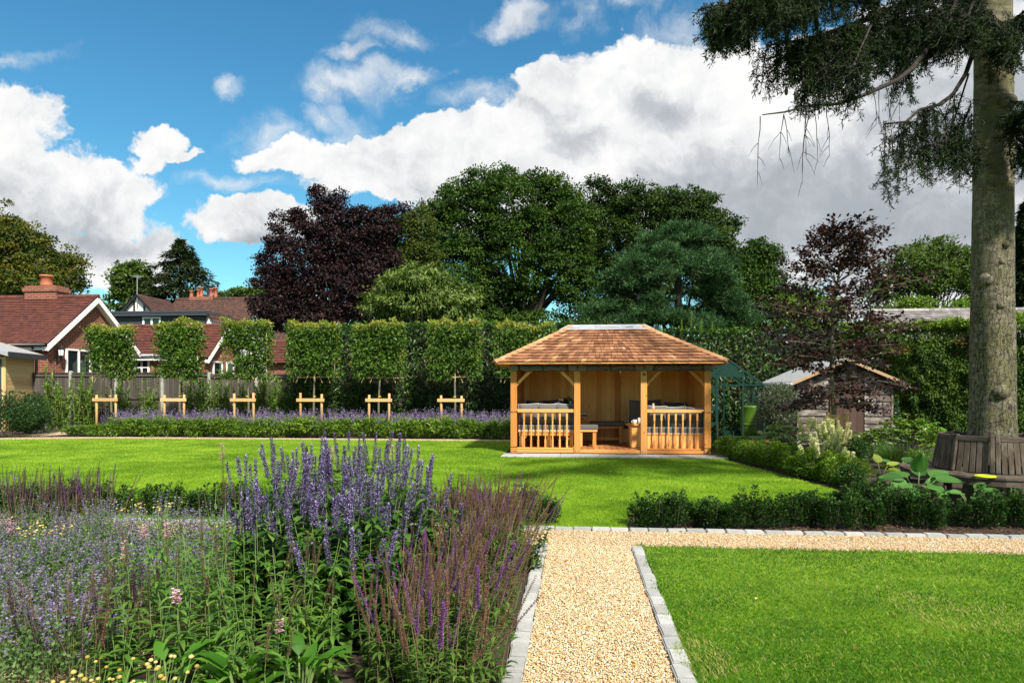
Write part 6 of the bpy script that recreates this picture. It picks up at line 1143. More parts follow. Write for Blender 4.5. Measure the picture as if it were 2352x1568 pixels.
def back_border():
    rg = random.Random(8)
    pr = []
    for i in range(4):                                      # young laurel hedging plants
        r = rng(130 + i); o = thing('hedging_plant', (0, 0, 0), 'x', 'hedging plant'); bush_mesh(o, r, .36, .50, 700, .095, .038, 'hedging_leaf', 7); n = 110; a = r.uniform(0, 6.28, n); k = r.integers(0, 12, n); c = np.stack([r.normal(0, .16, 12), r.normal(0, .16, 12), r.uniform(.42, .6, 12)], 1)
        swarm('new_growth', c[k] + r.normal(0, .03, (n, 3)), np.stack([np.cos(a), np.sin(a), r.uniform(.1, 1, n)], 1), np.stack([-np.cos(a), -np.sin(a), 1 + 0 * a], 1), r.uniform(.06, .11, n), .035, 'laurel_tip', o, 'fold', seed=i); pr.append(o)
    xs = [-16.6 + .40 * i for i in range(38)]; spots = [(x + rg.uniform(-.06, .06), 21.15 + rg.uniform(-.08, .08), 1 if x > -15.2 else .6) for x in xs if not -7.25 < x < -6.9]
    row(pr, spots, 'young glossy hedging plant in the low row along the far edge of the lawn', 'hedging plants along the far lawn edge', rg)
    pr = []
    for i in range(4):
        r = rng(140 + i); o = thing('catmint_plant', (0, 0, 0), 'x', 'catmint'); n = 500; a = r.uniform(0, 6.28, n); R_ = r.uniform(0, .42, n) ; z = r.uniform(.05, .55, n) * (1 - R_ * .6); swarm('leaves', np.stack([R_ * np.cos(a), R_ * np.sin(a), z], 1), r.normal(0, 1, (n, 3)) + (0, 0, .6), r.normal(0, 1, (n, 3)), .05, .025, 'mint_leaf', o, 'diamond', seed=i)
        m = 26; Ps = []; 
        for k in range(m):
            b = r.uniform(0, 6.28); q = r.uniform(.0, .3); tip = np.array([(q + .18) * math.cos(b), (q + .18) * math.sin(b), r.uniform(.55, .88)]); st = np.array([q * math.cos(b), q * math.sin(b), .25]); t = r.uniform(.35, 1, 26)[:, None]; Ps.append(st + (tip - st) * t + r.normal(0, .016, (26, 3)))
        P = np.concatenate(Ps); n = len(P); swarm('flowers', P, r.normal(0, 1, (n, 3)), r.normal(0, 1, (n, 3)), r.uniform(.022, .04, n), .022, 'mint_petal', o, 'bit', seed=i); pr.append(o)
    spots = []
    for i in range(40): x = -15.6 + i * .365; spots.append((x + rg.uniform(-.1, .1), 21.75 + rg.uniform(-.12, .12)) if not -7.6 < x < -6.8 else (x, 22.1)); spots.append((x + rg.uniform(-.1, .1), 22.35 + rg.uniform(-.15, .15)))
    row(pr, spots, 'hazy mauve catmint plant in the strip behind the low hedging row', 'catmint strip in the far border', rg, .85, 1.1)
    # cherry laurel saplings against the fence
    pr = []
    for i in range(4):
        r = rng(150 + i); o = thing('laurel_sapling', (0, 0, 0), 'x', 'sapling'); mb = MB(i); Ps, Ds, Tp, Td = [], [], [], []
        for k in range(8):
            b, q = r.uniform(0, 6.28), r.uniform(.02, .14); h = r.uniform(.65, 1.); e = np.array([math.cos(b) * q * 2.6, math.sin(b) * q * 2.6, h]); s = np.array([math.cos(b) * q * .5, math.sin(b) * q * .5, 0]); mb.tube([s, (s + e) / 2, e], [.012, .009, .004], 4); n = 46
            t = r.uniform(.08, 1, n)[:, None]; aa = r.uniform(0, 6.28, n); P = s + (e - s) * t; D = np.stack([np.cos(aa), np.sin(aa), r.uniform(-.1, .9, n)], 1); up = t[:, 0] > .8; Ps.append(P[~up]); Ds.append(D[~up]); Tp.append(P[up]); Td.append(D[up] + (0, 0, .5))
        P, D = np.concatenate(Ps), np.concatenate(Ds); n = len(P); N = r.normal(0, .3, (n, 3)) + (0, 0, 1); P[:, :2] += D[:, :2] * .02; swarm('leaves', P, D, N, r.uniform(.085, .14, n), .044, 'hedging_leaf', o, 'fold', np.clip(r.normal(.5, .25, n), 0, 1)); P, D = np.concatenate(Tp), np.concatenate(Td); n = len(P); swarm('new_growth', P, D, r.normal(0, .3, (n, 3)) + (0, 0, 1), r.uniform(.07, .12, n), .036, 'laurel_tip', o, 'fold', seed=i); mb.build('stems', 'stem_green', o); pr.append(o)
    S = [(580, 880), (605, 890), (630, 885), (655, 895), (685, 890), (720, 885), (760, 890), (810, 885), (840, 880), (880, 890), (920, 885), (960, 880), (1000, 890), (1040, 885), (1080, 880), (1120, 885), (1150, 890), (112, 838), (130, 872), (150, 880), (176, 850), (197, 862), (212, 884), (264, 868), (282, 880), (300, 905), (336, 872), (352, 900), (430, 866), (446, 862), (462, 858), (482, 860), (500, 872), (520, 868), (545, 876), (572, 862), (596, 858), (618, 868), (640, 850), (664, 880), (700, 870), (745, 874), (790, 880)]
    spots = []
    for px, y in S: q = at_Y(px, y, 24.35 + rg.uniform(-.3, .25)); spots.append((q.x, q.y, max(q.z, .9)))
    used = {}
    for i, (x, y, h) in enumerate(spots):
        k = rg.randrange(4); o = pr[k] if k not in used else copy_tree(pr[k]); used[k] = 1; place(o, (x, y, 0), rg.uniform(0, 6.28), 1., 'glossy upright cherry laurel sapling against the grey fence', 'laurel saplings along the fence'); o.scale = (1.15, 1.15, h)
    for k in range(4):
        if k not in used: pr[k].location = (-8, 24.4, 0); tag(pr[k], 'glossy upright cherry laurel sapling against the grey fence', None, 'laurel saplings along the fence')
    for px, py, rd_, h, lab in ((20, 1003, 1.0, 1.35, 'dark bushy shrub at the left edge below the timber hut'), (66, 996, .62, 1.05, 'smaller dark shrub right of the big one at the left edge'), (78, 985, .5, 1.55, 'narrow upright dark shrub at the corner of the timber hut'), (-60, 1006, .9, 1.2, 'dark shrub cut off by the left edge')):
        r = rng(px + 300); q = at_z(px, py); o = thing('privet_bush', (q.x, q.y, 0), lab, 'shrub'); bush_mesh(o, r, rd_, h, 4200, .085, .034, 'privet_leaf', 12)
back_border()
# ------------------------------------------------------------------ right border
def palm_leaf(P, D, N, L, r, k=8):
    Q, E, M, S = [], [], [], []
    for p, d, n, l in zip(P, D, N, L):
        d = d / np.linalg.norm(d); n = n - d * np.dot(n, d); n /= np.linalg.norm(n); s = np.cross(d, n)
        for j in range(k): a = (j / (k - 1) - .5) * 3.6; Q.append(p); E.append(d * math.cos(a) + s * math.sin(a)); M.append(n); S.append(l * (.6 + .4 * math.cos(a)))
    return np.array(Q), np.array(E), np.array(M), np.array(S)
def right_border():
    rg = random.Random(11)
    # young copper beech: layered sprays of dark leaves
    base = at_z(1917, 1068); d0 = base.y * CA - base.x * SA; r = rng(160); root = thing('copper_beech', (base.x, base.y, 0), 'young copper beech with sparse purple leaf layers in front of the garden shed', 'tree'); mb = MB(1); ps = [at_d(x, y, d0) for x, y in ((1917, 1068), (1916, 960), (1910, 860), (1912, 760), (1918, 680), (1930, 610), (1945, 565))]; ps = [p - Vector((base.x, base.y, 0)) for p in ps]; mb.tube(ps, [.05, .046, .042, .036, .028, .018, .006], 9); Ps, Ds = [], []
    S = [(1918, 930, 130, .12), (1915, 905, 100, -.1), (1910, 860, 150, .10), (1912, 830, 130, .15), (1912, 800, 170, .18), (1913, 770, 130, .15), (1914, 740, 150, .25), (1916, 705, 150, .3), (1918, 680, 120, .35), (1922, 650, 110, .5), (1928, 625, 90, .6), (1935, 600, 80, .9), (1942, 580, 60, 1.0)]
    for x, y, w, rise in S:
        st = at_d(x, y, d0) - Vector((base.x, base.y, 0)); nb = 6
        for k in range(nb):
            a = k * 6.28 / nb + rg.uniform(-.5, .5); l = px2m(w, d0) * rg.uniform(.6, 1.25); v = Vector((math.cos(a), math.sin(a), rise + rg.uniform(-.2, .35))); pts = [st + v * l * t + Vector((0, 0, -.12 * l * t * t)) for t in (0, .4, .75, 1)]; mb.tube(pts, [.014, .009, .005, .002], 4)
            for j in range(15):
                t = rg.uniform(.25, 1); p = st + v * l * t + Vector((0, 0, -.12 * l * t * t)); s_ = v.cross(Vector((0, 0, 1))).normalized() * rg.choice((-1, 1)); e = p + (s_ * rg.uniform(.5, 1) + v * .5) * l * .34; mb.tube([p, e], [.004, .0015], 3); m = 10; tt = r.uniform(.1, 1.05, m)[:, None]; Ps.append(np.array(p)[None] * (1 - tt) + np.array(e)[None] * tt + r.normal(0, .05, (m, 3))); Ds.append(np.tile(np.array(e - p), (m, 1)) / (l * .34) + r.normal(0, .7, (m, 3)))
    P, D = np.concatenate(Ps), np.concatenate(Ds); n = len(P); s = r.uniform(.7, 1.25, n); swarm('crown', P, D, r.normal(0, .45, (n, 3)) + (0, -.1, 1), .088 * s, .056 * s, 'copper_leaf', root, 'fold', np.clip(r.normal(.4, .25, n), 0, 1)); mb.build('trunk', 'young_bark', root, smooth=True)
    q = at_z(1928, 1072); st = thing('tree_stake', (base.x + .02, base.y - .12, 0), 'square pale timber stake frame holding the young copper beech', 'tree stake')
    for x, y in ((-.13, .16), (.15, -.04)): mb = MB(2 + int(x * 20)); mb.tube([(x, y, 0), (x, y, 1.06), (x, y, 1.08)], [.045, .045, .036], 10); mb.build('post', 'stake_wood', st, smooth=True)
    mb = MB(3); mb.bar((-.17, .10, .98), (.14, -.10, .98), .035, .11); mb.build('crossbar', 'stake_wood', st, bev=.004)
    # olive bush
    q = at_z(1790, 1015); o = thing('olive_bush', (q.x, q.y + 1., 0), 'rounded silvery green olive bush beside the shed', 'shrub'); r = rng(161); dd = 17.2; c = at_d(1788, 932, dd) - Vector(o.location); n = 1500; s = sphere(r, n); P0 = np.array(c) + s * (r.random(n) ** .33)[:, None] * np.array([px2m(44, dd), px2m(40, dd), px2m(52, dd)]); P = np.repeat(P0, 5, 0) + r.normal(0, .035, (n * 5, 3)); D = np.repeat(s, 5, 0) * .7 + r.normal(0, .6, P.shape) + (0, 0, .35); swarm('leaves', P, D, r.normal(0, 1, P.shape), r.uniform(.06, .10, len(P)), .016, 'olive_leaf', o, 'diamond', seed=4); mb = MB(); mb.tube([(0, 0, 0), (.02, 0, .5), (c.x, c.y, c.z)], [.04, .03, .02], 7)
    for i in range(40): e = P0[i]; mb.tube([(c.x, c.y, c.z - .3), tuple(e)], [.008, .002], 4)
    mb.build('trunk', 'young_bark', o)
    # fatsia, perennials, rhododendron
    def palmate(name, px, py, h, rad, n, L, lm, lab, cat, seed, k=8, sh='fold', w=.34):
        r = rng(seed); q = at_z(px, py); o = thing(name, (q.x, q.y, 0), lab, cat); a = r.uniform(0, 6.28, n); R_ = rad * r.random(n) ** .6; z = h * (1 - .5 * (R_ / rad) ** 2) * r.uniform(.65, 1.05, n); P = np.stack([R_ * np.cos(a), R_ * np.sin(a), z], 1); D = np.stack([np.cos(a), np.sin(a), r.uniform(-.5, .15, n)], 1); N = np.stack([.35 * np.cos(a) + r.normal(0, .25, n), .35 * np.sin(a) + r.normal(0, .25, n) - .2, np.ones(n)], 1); l = L * r.uniform(.7, 1.2, n)
        Q, E, M, S = palm_leaf(P, D, N, l, r, k); swarm('leaves', Q, E, M, S, S * w, lm, o, sh, np.clip(np.repeat(r.normal(.5, .25, n), k), 0, 1)); mb = MB()
        for p in P: mb.tube([(p[0] * .15, p[1] * .15, 0), (p[0] * .6, p[1] * .6, p[2] * .7), tuple(p)], [.007, .006, .004], 4)
        mb.build('stems', 'stem_green', o); return o
    palmate('fatsia', 1792, 1052, .78, .62, 62, .20, 'fatsia_leaf', 'yellow green fatsia with hand shaped leaves left of the white spikes', 'fatsia', 162)
    for i, (px, py, h, rd_) in enumerate(((1752, 1052, .34, .3), (1776, 1062, .36, .34), (1802, 1070, .40, .36), (1832, 1078, .42, .36), (1856, 1098, .38, .34), (1735, 1042, .30, .28))): palmate('lupin_plant', px, py, h, rd_, 46, .085, 'salvia_leaf' if i % 2 else 'pen_leaf', ['small starry-leaved perennial second from the gazebo end of the border', 'starry-leaved green perennial in front of the fatsia', 'bushy starry-leaved perennial right of the fatsia', 'starry-leaved perennial directly left of the white spikes', 'starry-leaved perennial nearest the camera by the white spikes', 'smallest starry-leaved perennial nearest the gazebo'][i], 'perennial', 170 + i, 9, 'diamond', .24)
    def rosettes(name, px, py, h, rad, n, L, W, lm, tip, lab, seed, cat='shrub'):
        r = rng(seed); q = at_z(px, py); o = thing(name, (q.x, q.y, 0), lab, cat); s = sphere(r, n); s[:, 2] = np.abs(s[:, 2]); P = s * np.array([rad, rad * .8, h * .62]) * r.uniform(.7, 1, n)[:, None] + (0, 0, h * .36); k = 9; a = r.uniform(0, 6.28, (n, k)); Q = np.repeat(P, k, 0); up = np.repeat(s, k, 0); D = np.stack([np.cos(a).ravel(), np.sin(a).ravel(), r.uniform(-.3, .6, n * k)], 1) + up * .5; rd = np.clip(np.repeat(r.normal(.5, .25, n), k), 0, 1); m = rd > (.62 if tip else 9)
        swarm('leaves', Q[~m], D[~m], up[~m] + (0, 0, .6), L * r.uniform(.7, 1.2, (~m).sum()), W, lm, o, 'fold', rd[~m])
        if tip: swarm('new_growth', Q[m] + up[m] * .03, D[m] + (0, 0, .3), up[m] + (0, 0, .6), L * .85, W, tip, o, 'fold', r.random(m.sum()))
        mb = MB()
        for i in range(0, n, 3): mb.tube([(P[i][0] * .1, P[i][1] * .1, 0), (P[i][0] * .6, P[i][1] * .6, P[i][2] * .7), tuple(P[i])], [.012, .008, .004], 4)
        mb.build('stems', 'branch_green', o)
    rosettes('rhododendron', 2080, 1058, .95, .78, 150, .13, .042, 'hedging_leaf', 'laurel_tip', 'rhododendron with yellow green new leaves between shed and round bench', 180)
    rosettes('rhododendron', 2012, 1050, .62, .5, 80, .11, .038, 'hedging_leaf', 'laurel_tip', 'smaller low shrub left of the rhododendron, below the shed boards', 181); rosettes('euonymus', 1958, 1040, .55, .22, 26, .09, .03, 'pen_leaf', 'laurel_tip', 'thin upright yellow green shrub in front of the shed door', 182)
    rosettes('spurge', 1640, 1035, .62, .32, 60, .09, .03, 'laurel_leaf', 'laurel_tip', 'yellow green leafy shrub right beside the gazebo corner post', 183)
    palmate('gunnera', 2135, 1040, .82, .28, 9, .24, 'big_leaf', 'broad fresh green lobed leaves right of the rhododendron', 'perennial', 184, 6, 'leaf', .6)
    def strap_clump(name, px, py, n, L, W, lm, lab, cat, seed, spread=.5, stiff=1.):
        r = rng(seed); q = at_z(px, py); o = thing(name, (q.x, q.y, 0), lab, cat); a = r.uniform(0, 6.28, n); t = r.uniform(.1, spread, n); D = np.stack([np.cos(a) * t, np.sin(a) * t, np.full(n, stiff)], 1); N = np.stack([np.cos(a), np.sin(a), -.2 + 0 * a], 1) * -1; P = np.stack([np.cos(a) * .05 * r.random(n), np.sin(a) * .05 * r.random(n), 0 * a], 1) * 2; swarm('leaves', P, D, N, L * r.uniform(.6, 1.1, n), W, lm, o, 'arch', seed=seed); return o
    strap_clump('ornamental_grass', 2050, 1075, 700, .62, .006, 'fine_grass', 'tall fine leaved grass left of the round bench', 'grass', 185, .7); strap_clump('agapanthus', 1666, 1035, 26, .55, .03, 'pen_leaf', 'strappy leaved clump between gazebo and planter box', 'perennial', 186, .6)
    for i, (px, py, h, rd_) in enumerate(((2105, 1072, .32, .34), (2022, 1062, .4, .3))): r = rng(187 + i); q = at_z(px, py); o = thing('ferny_plant', (q.x, q.y, 0), ['low feathery bright green plant at the left rim of the round bench', 'feathery green plant behind the gold hosta'][i], 'perennial'); bush_mesh(o, r, rd_, h, 1600, .05, .01, 'pen_leaf', 7, 'diamond')
    # hostas: few big pleated leaves each
    def hosta(px, py, lm, lab, leaves_, seed, Ls=.26):
        r = rng(seed); q = at_z(px, py); o = thing('hosta', (q.x, q.y, 0), lab, 'hosta'); P, D, N, L = [], [], [], []; mb = MB()
        for ang, rad, h, tilt, l in leaves_:
            a = R(ang); p = np.array([math.cos(a) * rad, math.sin(a) * rad, h]); P.append(p); D.append([math.cos(a) * math.cos(tilt), math.sin(a) * math.cos(tilt), math.sin(tilt)]); N.append([-math.cos(a) * math.sin(tilt), -math.sin(a) * math.sin(tilt) - .35, math.cos(tilt)]); L.append(l); mb.tube([(math.cos(a) * .03, math.sin(a) * .03, 0), (p[0] * .6, p[1] * .6, h * .75), tuple(p)], [.009, .008, .006], 6)
        vs, fs, rn = [], [], []; nu, nv = 9, 10
        for p, d, n, l in zip(P, D, N, L):
            d, n = unit(np.array(d)), np.array(n); n = unit(n - d * np.dot(n, d)); s = np.cross(d, n); b = len(vs); rr = r.random()
            for i in range(nv):
                t = i / (nv - 1); w = .40 * l * (math.sin(math.pi * min(1, t * .93 + .07) ** .75)) ** .8 * (1 if t < 1 else 0)
                for j in range(nu): u = j / (nu - 1) * 2 - 1; vs.append(p + d * l * t + s * w * u + n * (.10 * l * abs(u) ** 1.4 - .22 * l * t * t + .022 * l * math.cos(u * 15))); rn.append(rr)
            for i in range(nv - 1):
                for j in range(nu - 1): fs.append((b + i * nu + j, b + i * nu + j + 1, b + (i + 1) * nu + j + 1, b + (i + 1) * nu + j))
        me = np_mesh('leaves', vs, np.array(fs).ravel(), np.arange(len(fs)) * 4, rn, True); me.materials.append(MATS[lm]); link('leaves', me, o); mb.build('stems', 'stem_green', o, smooth=True)
    r = rng(190); hosta(2108, 1166, 'hosta_leaf', 'large blue green hosta with broad leaves in front of the round bench', [(262, .05, .47, 1.35, .27), (175, .18, .36, .2, .30), (205, .17, .33, -.1, .30), (330, .20, .38, .1, .30), (10, .18, .40, .35, .28), (290, .12, .30, .0, .28), (250, .12, .26, -.3, .26), (60, .15, .40, .5, .26), (120, .15, .38, .3, .26), (310, .2, .24, -.4, .24), (230, .16, .22, -.4, .24), (350, .12, .30, .7, .24)], 190)
    hosta(2228, 1180, 'hosta_leaf', 'smaller pale green hosta low among the front hedge, below the bench', [(200, .12, .26, .2, .18), (330, .12, .28, .4, .18), (270, .08, .22, -.2, .17), (20, .1, .3, .6, .17), (150, .1, .24, .2, .17), (300, .1, .2, -.1, .16)], 191); hosta(2022, 1108, 'hosta_gold_leaf', 'yellow green gold hosta left of the round bench', [(180, .12, .26, .3, .2), (220, .12, .2, -.1, .2), (270, .1, .26, .5, .2), (320, .12, .22, .1, .2), (0, .12, .28, .4, .2), (90, .08, .32, 1., .19), (250, .12, .15, -.4, .18), (300, .14, .16, -.3, .18)], 192); hosta(2062, 1096, 'hosta_leaf', 'mid green hosta tucked beside the bench legs', [(180, .12, .26, .3, .2), (240, .1, .24, .2, .2), (300, .1, .26, .3, .2), (20, .12, .28, .4, .2)], 193)
right_border()
# ------------------------------------------------------------------ flowering plants
def spike_mesh(name, m, seed, kind):
    """one flower spike, base at the origin, pointing up"""
    r = rng(seed)
    if kind == 'hyssop':
        l = .17; lv = 18; P, D, N, L, W, rd = [], [], [], [], [], []
        for i in range(lv):
            t = i / (lv - 1); rad = .0125 * (1 - .55 * t ** 2.5) * (1 if i % 6 or i < 6 else .8)
            for k in range(15): a = r.uniform(0, 6.28); P.append((rad * .4 * math.cos(a), rad * .4 * math.sin(a), l * t + r.normal(0, .003))); D.append((math.cos(a), math.sin(a), r.uniform(-.2, .9))); N.append((-math.cos(a) * .5, -math.sin(a) * .5, 1)); f = r.random() < .55; L.append(r.uniform(.013, .020) if f else r.uniform(.009, .014)); W.append(.0065 if f else .009); rd.append(r.uniform(.55, 1) if f else r.uniform(0, .35))
    elif kind in ('salvia', 'salvia_flower', 'dark'):
        l = .30; lv = 24; P, D, N, L, W, rd = [], [], [], [], [], []
        for i in range(lv):
            t = i / (lv - 1)
            for k in range(7 if kind != 'salvia_flower' else 9): a = k * .9 + i * .7 + r.uniform(-.2, .2); P.append((.002 * math.cos(a), .002 * math.sin(a), l * t + r.normal(0, .0015))); D.append((math.cos(a), math.sin(a), r.uniform(.4, 1.1))); N.append((-math.cos(a), -math.sin(a), .8)); L.append(r.uniform(.008, .0125) * (1.15 - .5 * t)); W.append(.0062); rd.append(min(1, max(0, r.normal(.45, .22))))
    elif kind == 'cream':
        l = .19; lv = 18; P, D, N, L, W, rd = [], [], [], [], [], []
        for i in range(lv):
            t = i / (lv - 1)
            for k in range(12): a = r.uniform(0, 6.28); P.append((.006 * math.cos(a), .006 * math.sin(a), l * t)); D.append((math.cos(a), math.sin(a), r.uniform(-.1, .9))); N.append((-math.cos(a) * .5, -math.sin(a) * .5, 1)); L.append(r.uniform(.018, .030) * (1.1 - .5 * t)); W.append(.014); rd.append(r.random())
    elif kind == 'pink':
        l = .16; P, D, N, L, W, rd = [], [], [], [], [], []
        for k in range(46): a = r.uniform(0, 6.28); P.append((.004 * math.cos(a), .004 * math.sin(a), r.uniform(.02, l))); D.append((math.cos(a), math.sin(a), r.uniform(-.1, .7))); N.append((-math.cos(a) * .5, -math.sin(a) * .5, 1)); L.append(r.uniform(.014, .026)); W.append(.014); rd.append(r.random())
    me = swarm_mesh(name, P, D, N, L, W, 'bit', np.array(rd)); me.materials.append(MATS[m]); return me
SP = {'hyssop': [spike_mesh('flower_spike', 'lavender_petal', i, 'hyssop') for i in range(4)], 'salvia': [spike_mesh('seed_spike', 'seedhead', 10 + i, 'salvia') for i in range(3)], 'violet': [spike_mesh('flower_spike', 'violet_petal', 20 + i, 'salvia_flower') for i in range(3)], 'dark': [spike_mesh('flower_spike', 'dark_salvia_petal', 30 + i, 'dark') for i in range(3)], 'cream': [spike_mesh('flower_spike', 'cream_petal', 40 + i, 'cream') for i in range(3)], 'pink': [spike_mesh('flower_spike', 'pink_petal', 50 + i, 'pink') for i in range(3)]}
def herb(name, label, cat, group, x, y, n, rad, h, lean, spikes, sl, lm, nl, LL, LW, z0, z1, seed, stem='stem_green', sr=.0028, bend=(0, 0), shape='leaf', droop=.3):
    """stems from one crown, paired leaves low down, a flower spike on every stem"""
    r = rng(seed); rg = random.Random(seed); o = thing(name, (x, y, 0), label, cat, group); mb = MB(seed); P, D, N, L = [], [], [], []
    for i in range(n):
        a = rg.uniform(0, 6.28); q = rad * math.sqrt(rg.random()); b = Vector((q * math.cos(a), q * math.sin(a), 0)); hh = rg.uniform(*h); ln = lean * (q / rad) * rg.uniform(.5, 1.3); tip = b + Vector((math.cos(a) * ln * hh + bend[0] * hh * rg.uniform(.3, 1.3) + rg.uniform(-.07, .07), math.sin(a) * ln * hh + bend[1] * hh * rg.uniform(.3, 1.3) + rg.uniform(-.07, .07), hh)); mid = b.lerp(tip, .5) + Vector((rg.uniform(-.02, .02) - (tip.x - b.x) * .12, rg.uniform(-.02, .02) - (tip.y - b.y) * .12, .02)); c = [b, b.lerp(mid, .5) + Vector((0, 0, .01)), mid, mid.lerp(tip, .55), tip]; mb.tube(c, [sr, sr, sr * .85, sr * .7, sr * .5], 4, cap=False)
        ax = (tip - c[3]).normalized()
        if spikes and rg.random() < spikes[2]:
            kind = spikes[0] if rg.random() < spikes[1] else spikes[3]; e = link(SP[kind][0].name.split('.')[0], rg.choice(SP[kind]), o); s = rg.uniform(*sl); e.scale = (rg.uniform(.85, 1.15) * (1.7 if kind == 'cream' else 1),) * 2 + (s,); ln_ = {'hyssop': .17, 'cream': .19, 'pink': .16}.get(kind, .30) * s; e.location = tip - ax * ln_ * .85; e.rotation_euler = ax.to_track_quat('Z', 'Y').to_euler()
        for k in range(nl):
            t = rg.uniform(z0, z1) if True else 0; u = t * 4; j = min(int(u), 3); p = c[j].lerp(c[j + 1], u - j); a = rg.uniform(0, 6.28)
            for s in (0, math.pi): P.append(tuple(p)); D.append((math.cos(a + s), math.sin(a + s), rg.uniform(-droop, .55))); N.append((-.3 * math.cos(a + s), -.3 * math.sin(a + s), 1)); L.append(rg.uniform(.65, 1.2) * LL * (1.15 - .65 * t))
    mb.build('stems', stem, o); L = np.array(L)
    if len(P): swarm('leaves', P, D, N, L, L * LW, lm, o, shape, np.clip(r.normal(.45, .25, len(P)), 0, 1))
    return o
def flower_bed():
    rg = random.Random(21)
    def at(px, d): q = at_d(px, HYP, d); return q.x, q.y
    # lavender blue hyssop in the middle of the bed
    for i, (px, d, n, h0, h1) in enumerate(((612, 5.0, 15, .80, 1.08), (672, 5.4, 16, .95, 1.16), (735, 5.0, 17, .92, 1.12), (800, 5.5, 17, .98, 1.18), (850, 4.9, 16, .88, 1.10), (915, 5.4, 16, .92, 1.16), (640, 4.45, 13, .72, .98), (710, 4.3, 13, .70, .98), (785, 4.4, 14, .76, 1.0), (880, 4.4, 12, .66, .92), (960, 5.1, 12, .72, 1.0), (800, 3.95, 7, .62, .78), (570, 4.6, 9, .66, .92))):
        x, y = at(px, d); herb('hyssop_plant', 'leafy hyssop plant with lavender blue flower spikes in the middle of the bed', 'hyssop', 'lavender blue hyssop plants', x, y, n + 2, .17, (h0, h1), .22, ('hyssop', 1, 1, 'hyssop'), (.75, 1.6), 'agastache_leaf', 12, .145, .50, .10, .80, 200 + i)
        if i % 2 == 0: herb('hyssop_plant', 'leafy hyssop plant with lavender blue flower spikes in the middle of the bed', 'hyssop', 'lavender blue hyssop plants', x + .1, y - .1, 6, .2, (.45, .72), .2, ('hyssop', 1, .5, 'hyssop'), (.4, .8), 'agastache_leaf', 10, .12, .5, .1, .95, 230 + i)
    # salvias along the gravel path
    for i in range(17):
        y = 3.25 + i * .205; x = -.62 - .16 * (i % 3) + rg.uniform(-.05, .05); n = 17; herb('salvia_plant', 'purple brown salvia with fading spikes leaning over the path kerb', 'salvia', 'salvias along the gravel path', x, y, n, .17, (.42, .66) if i < 9 else (.5, .78), .38, ('salvia', .76, .85, 'violet'), (.5, 1.1), 'salvia_leaf', 11, .065, .30, .02, .55, 240 + i, 'stem_brown', .0022, (.16, -.03))
    for i, (px, d) in enumerate(((1010, 6.3), (1060, 6.2), (1100, 6.5), (1140, 6.3), (1085, 5.6), (1130, 5.6), (1030, 5.5), (1165, 6.0), (1195, 5.9), (985, 4.6), (930, 4.0), (1010, 4.1), (1060, 4.5), (1000, 3.75), (1080, 3.6), (900, 3.6))): x, y = at(px, d); herb('salvia_plant', 'purple brown salvia with fading spikes behind the kerb row', 'salvia', 'salvias behind the kerb row', x, y, 16, .18, (.5, .80) if d > 5 else (.40, .68), .3, ('salvia', .76, .85, 'violet'), (.5, 1.1), 'salvia_leaf', 12, .07, .32, .02, .55, 270 + i, 'stem_brown', .0022, (.05, 0))
    for i, (px, d) in enumerate(((105, 3.75), (160, 3.6), (215, 3.7), (265, 3.8), (330, 3.9), (190, 3.4))): x, y = at(px, d); herb('salvia_plant', 'brown stemmed salvia gone to seed among the catmint near the bottom left', 'salvia', 'salvias among the catmint', x, y, 9, .14, (.36, .56), .12, ('salvia', .6, 1, 'dark'), (.5, .8), 'salvia_leaf', 6, .05, .32, .05, .6, 320 + i, 'stem_brown', .0022)
    # dark purple salvias on the left
    for i, (px, d) in enumerate(((-10, 7.2), (35, 7.0), (80, 7.3), (120, 7.1), (165, 7.3), (205, 7.1), (240, 7.4), (60, 6.7), (140, 6.7))): x, y = at(px, d); herb('salvia_plant', 'dark purple salvia with near black spikes on the far left', 'salvia', 'dark salvias on the left', x, y, 20, .19, (.46, .70), .2, ('dark', .8, 1, 'violet'), (.75, 1.15), 'salvia_leaf', 7, .055, .34, .05, .6, 300 + i, 'stem_brown', .0026)
    # catmint drifts
    def catmint(i, x, y, rad, h):
        r = rng(330 + i); o = thing('catmint_plant', (x, y, 0), 'hazy blue mauve catmint plant sprawling in the left half of the bed', 'catmint', 'catmint drift in the flower bed'); n = int(1500 * rad / .35); a, q = r.uniform(0, 6.28, n), rad * np.sqrt(r.random(n)); zt = h * (1 - .55 * (q / rad) ** 2) ; z = zt * r.uniform(.15, .85, n); swarm('leaves', np.stack([q * np.cos(a), q * np.sin(a), z], 1), r.normal(0, .7, (n, 3)) + (0, 0, .3), r.normal(0, .5, (n, 3)) + (0, 0, 1), r.uniform(.016, .034, n), .017, 'mint_leaf', o, 'fold', seed=i); mb = MB(i); P, D = [], []; rg2 = random.Random(i)
        for k in range(int(64 * rad / .35)):
            a = rg2.uniform(0, 6.28); q = rad * math.sqrt(rg2.random()); zt = h * (1 - .5 * (q / rad) ** 2); b = Vector((q * .55 * math.cos(a), q * .55 * math.sin(a), zt * .25)); e = Vector((q * 1.1 * math.cos(a) + rg2.uniform(-.05, .05), q * 1.1 * math.sin(a) + rg2.uniform(-.05, .05), zt * rg2.uniform(.85, 1.28))); mb.tube([b, b.lerp(e, .5) + Vector((0, 0, .03)), e], [.0016, .0013, .0009], 3, cap=False)
            for w_ in range(rg2.randint(4, 7)):
                t = 1 - .085 * w_ - rg2.uniform(0, .02); p = b.lerp(e, t) + Vector((0, 0, .12 * t * (1 - t)))
                for f in range(4): aa = rg2.uniform(0, 6.28); P.append(tuple(p)); D.append((math.cos(aa), math.sin(aa), rg2.uniform(-.2, .7)))
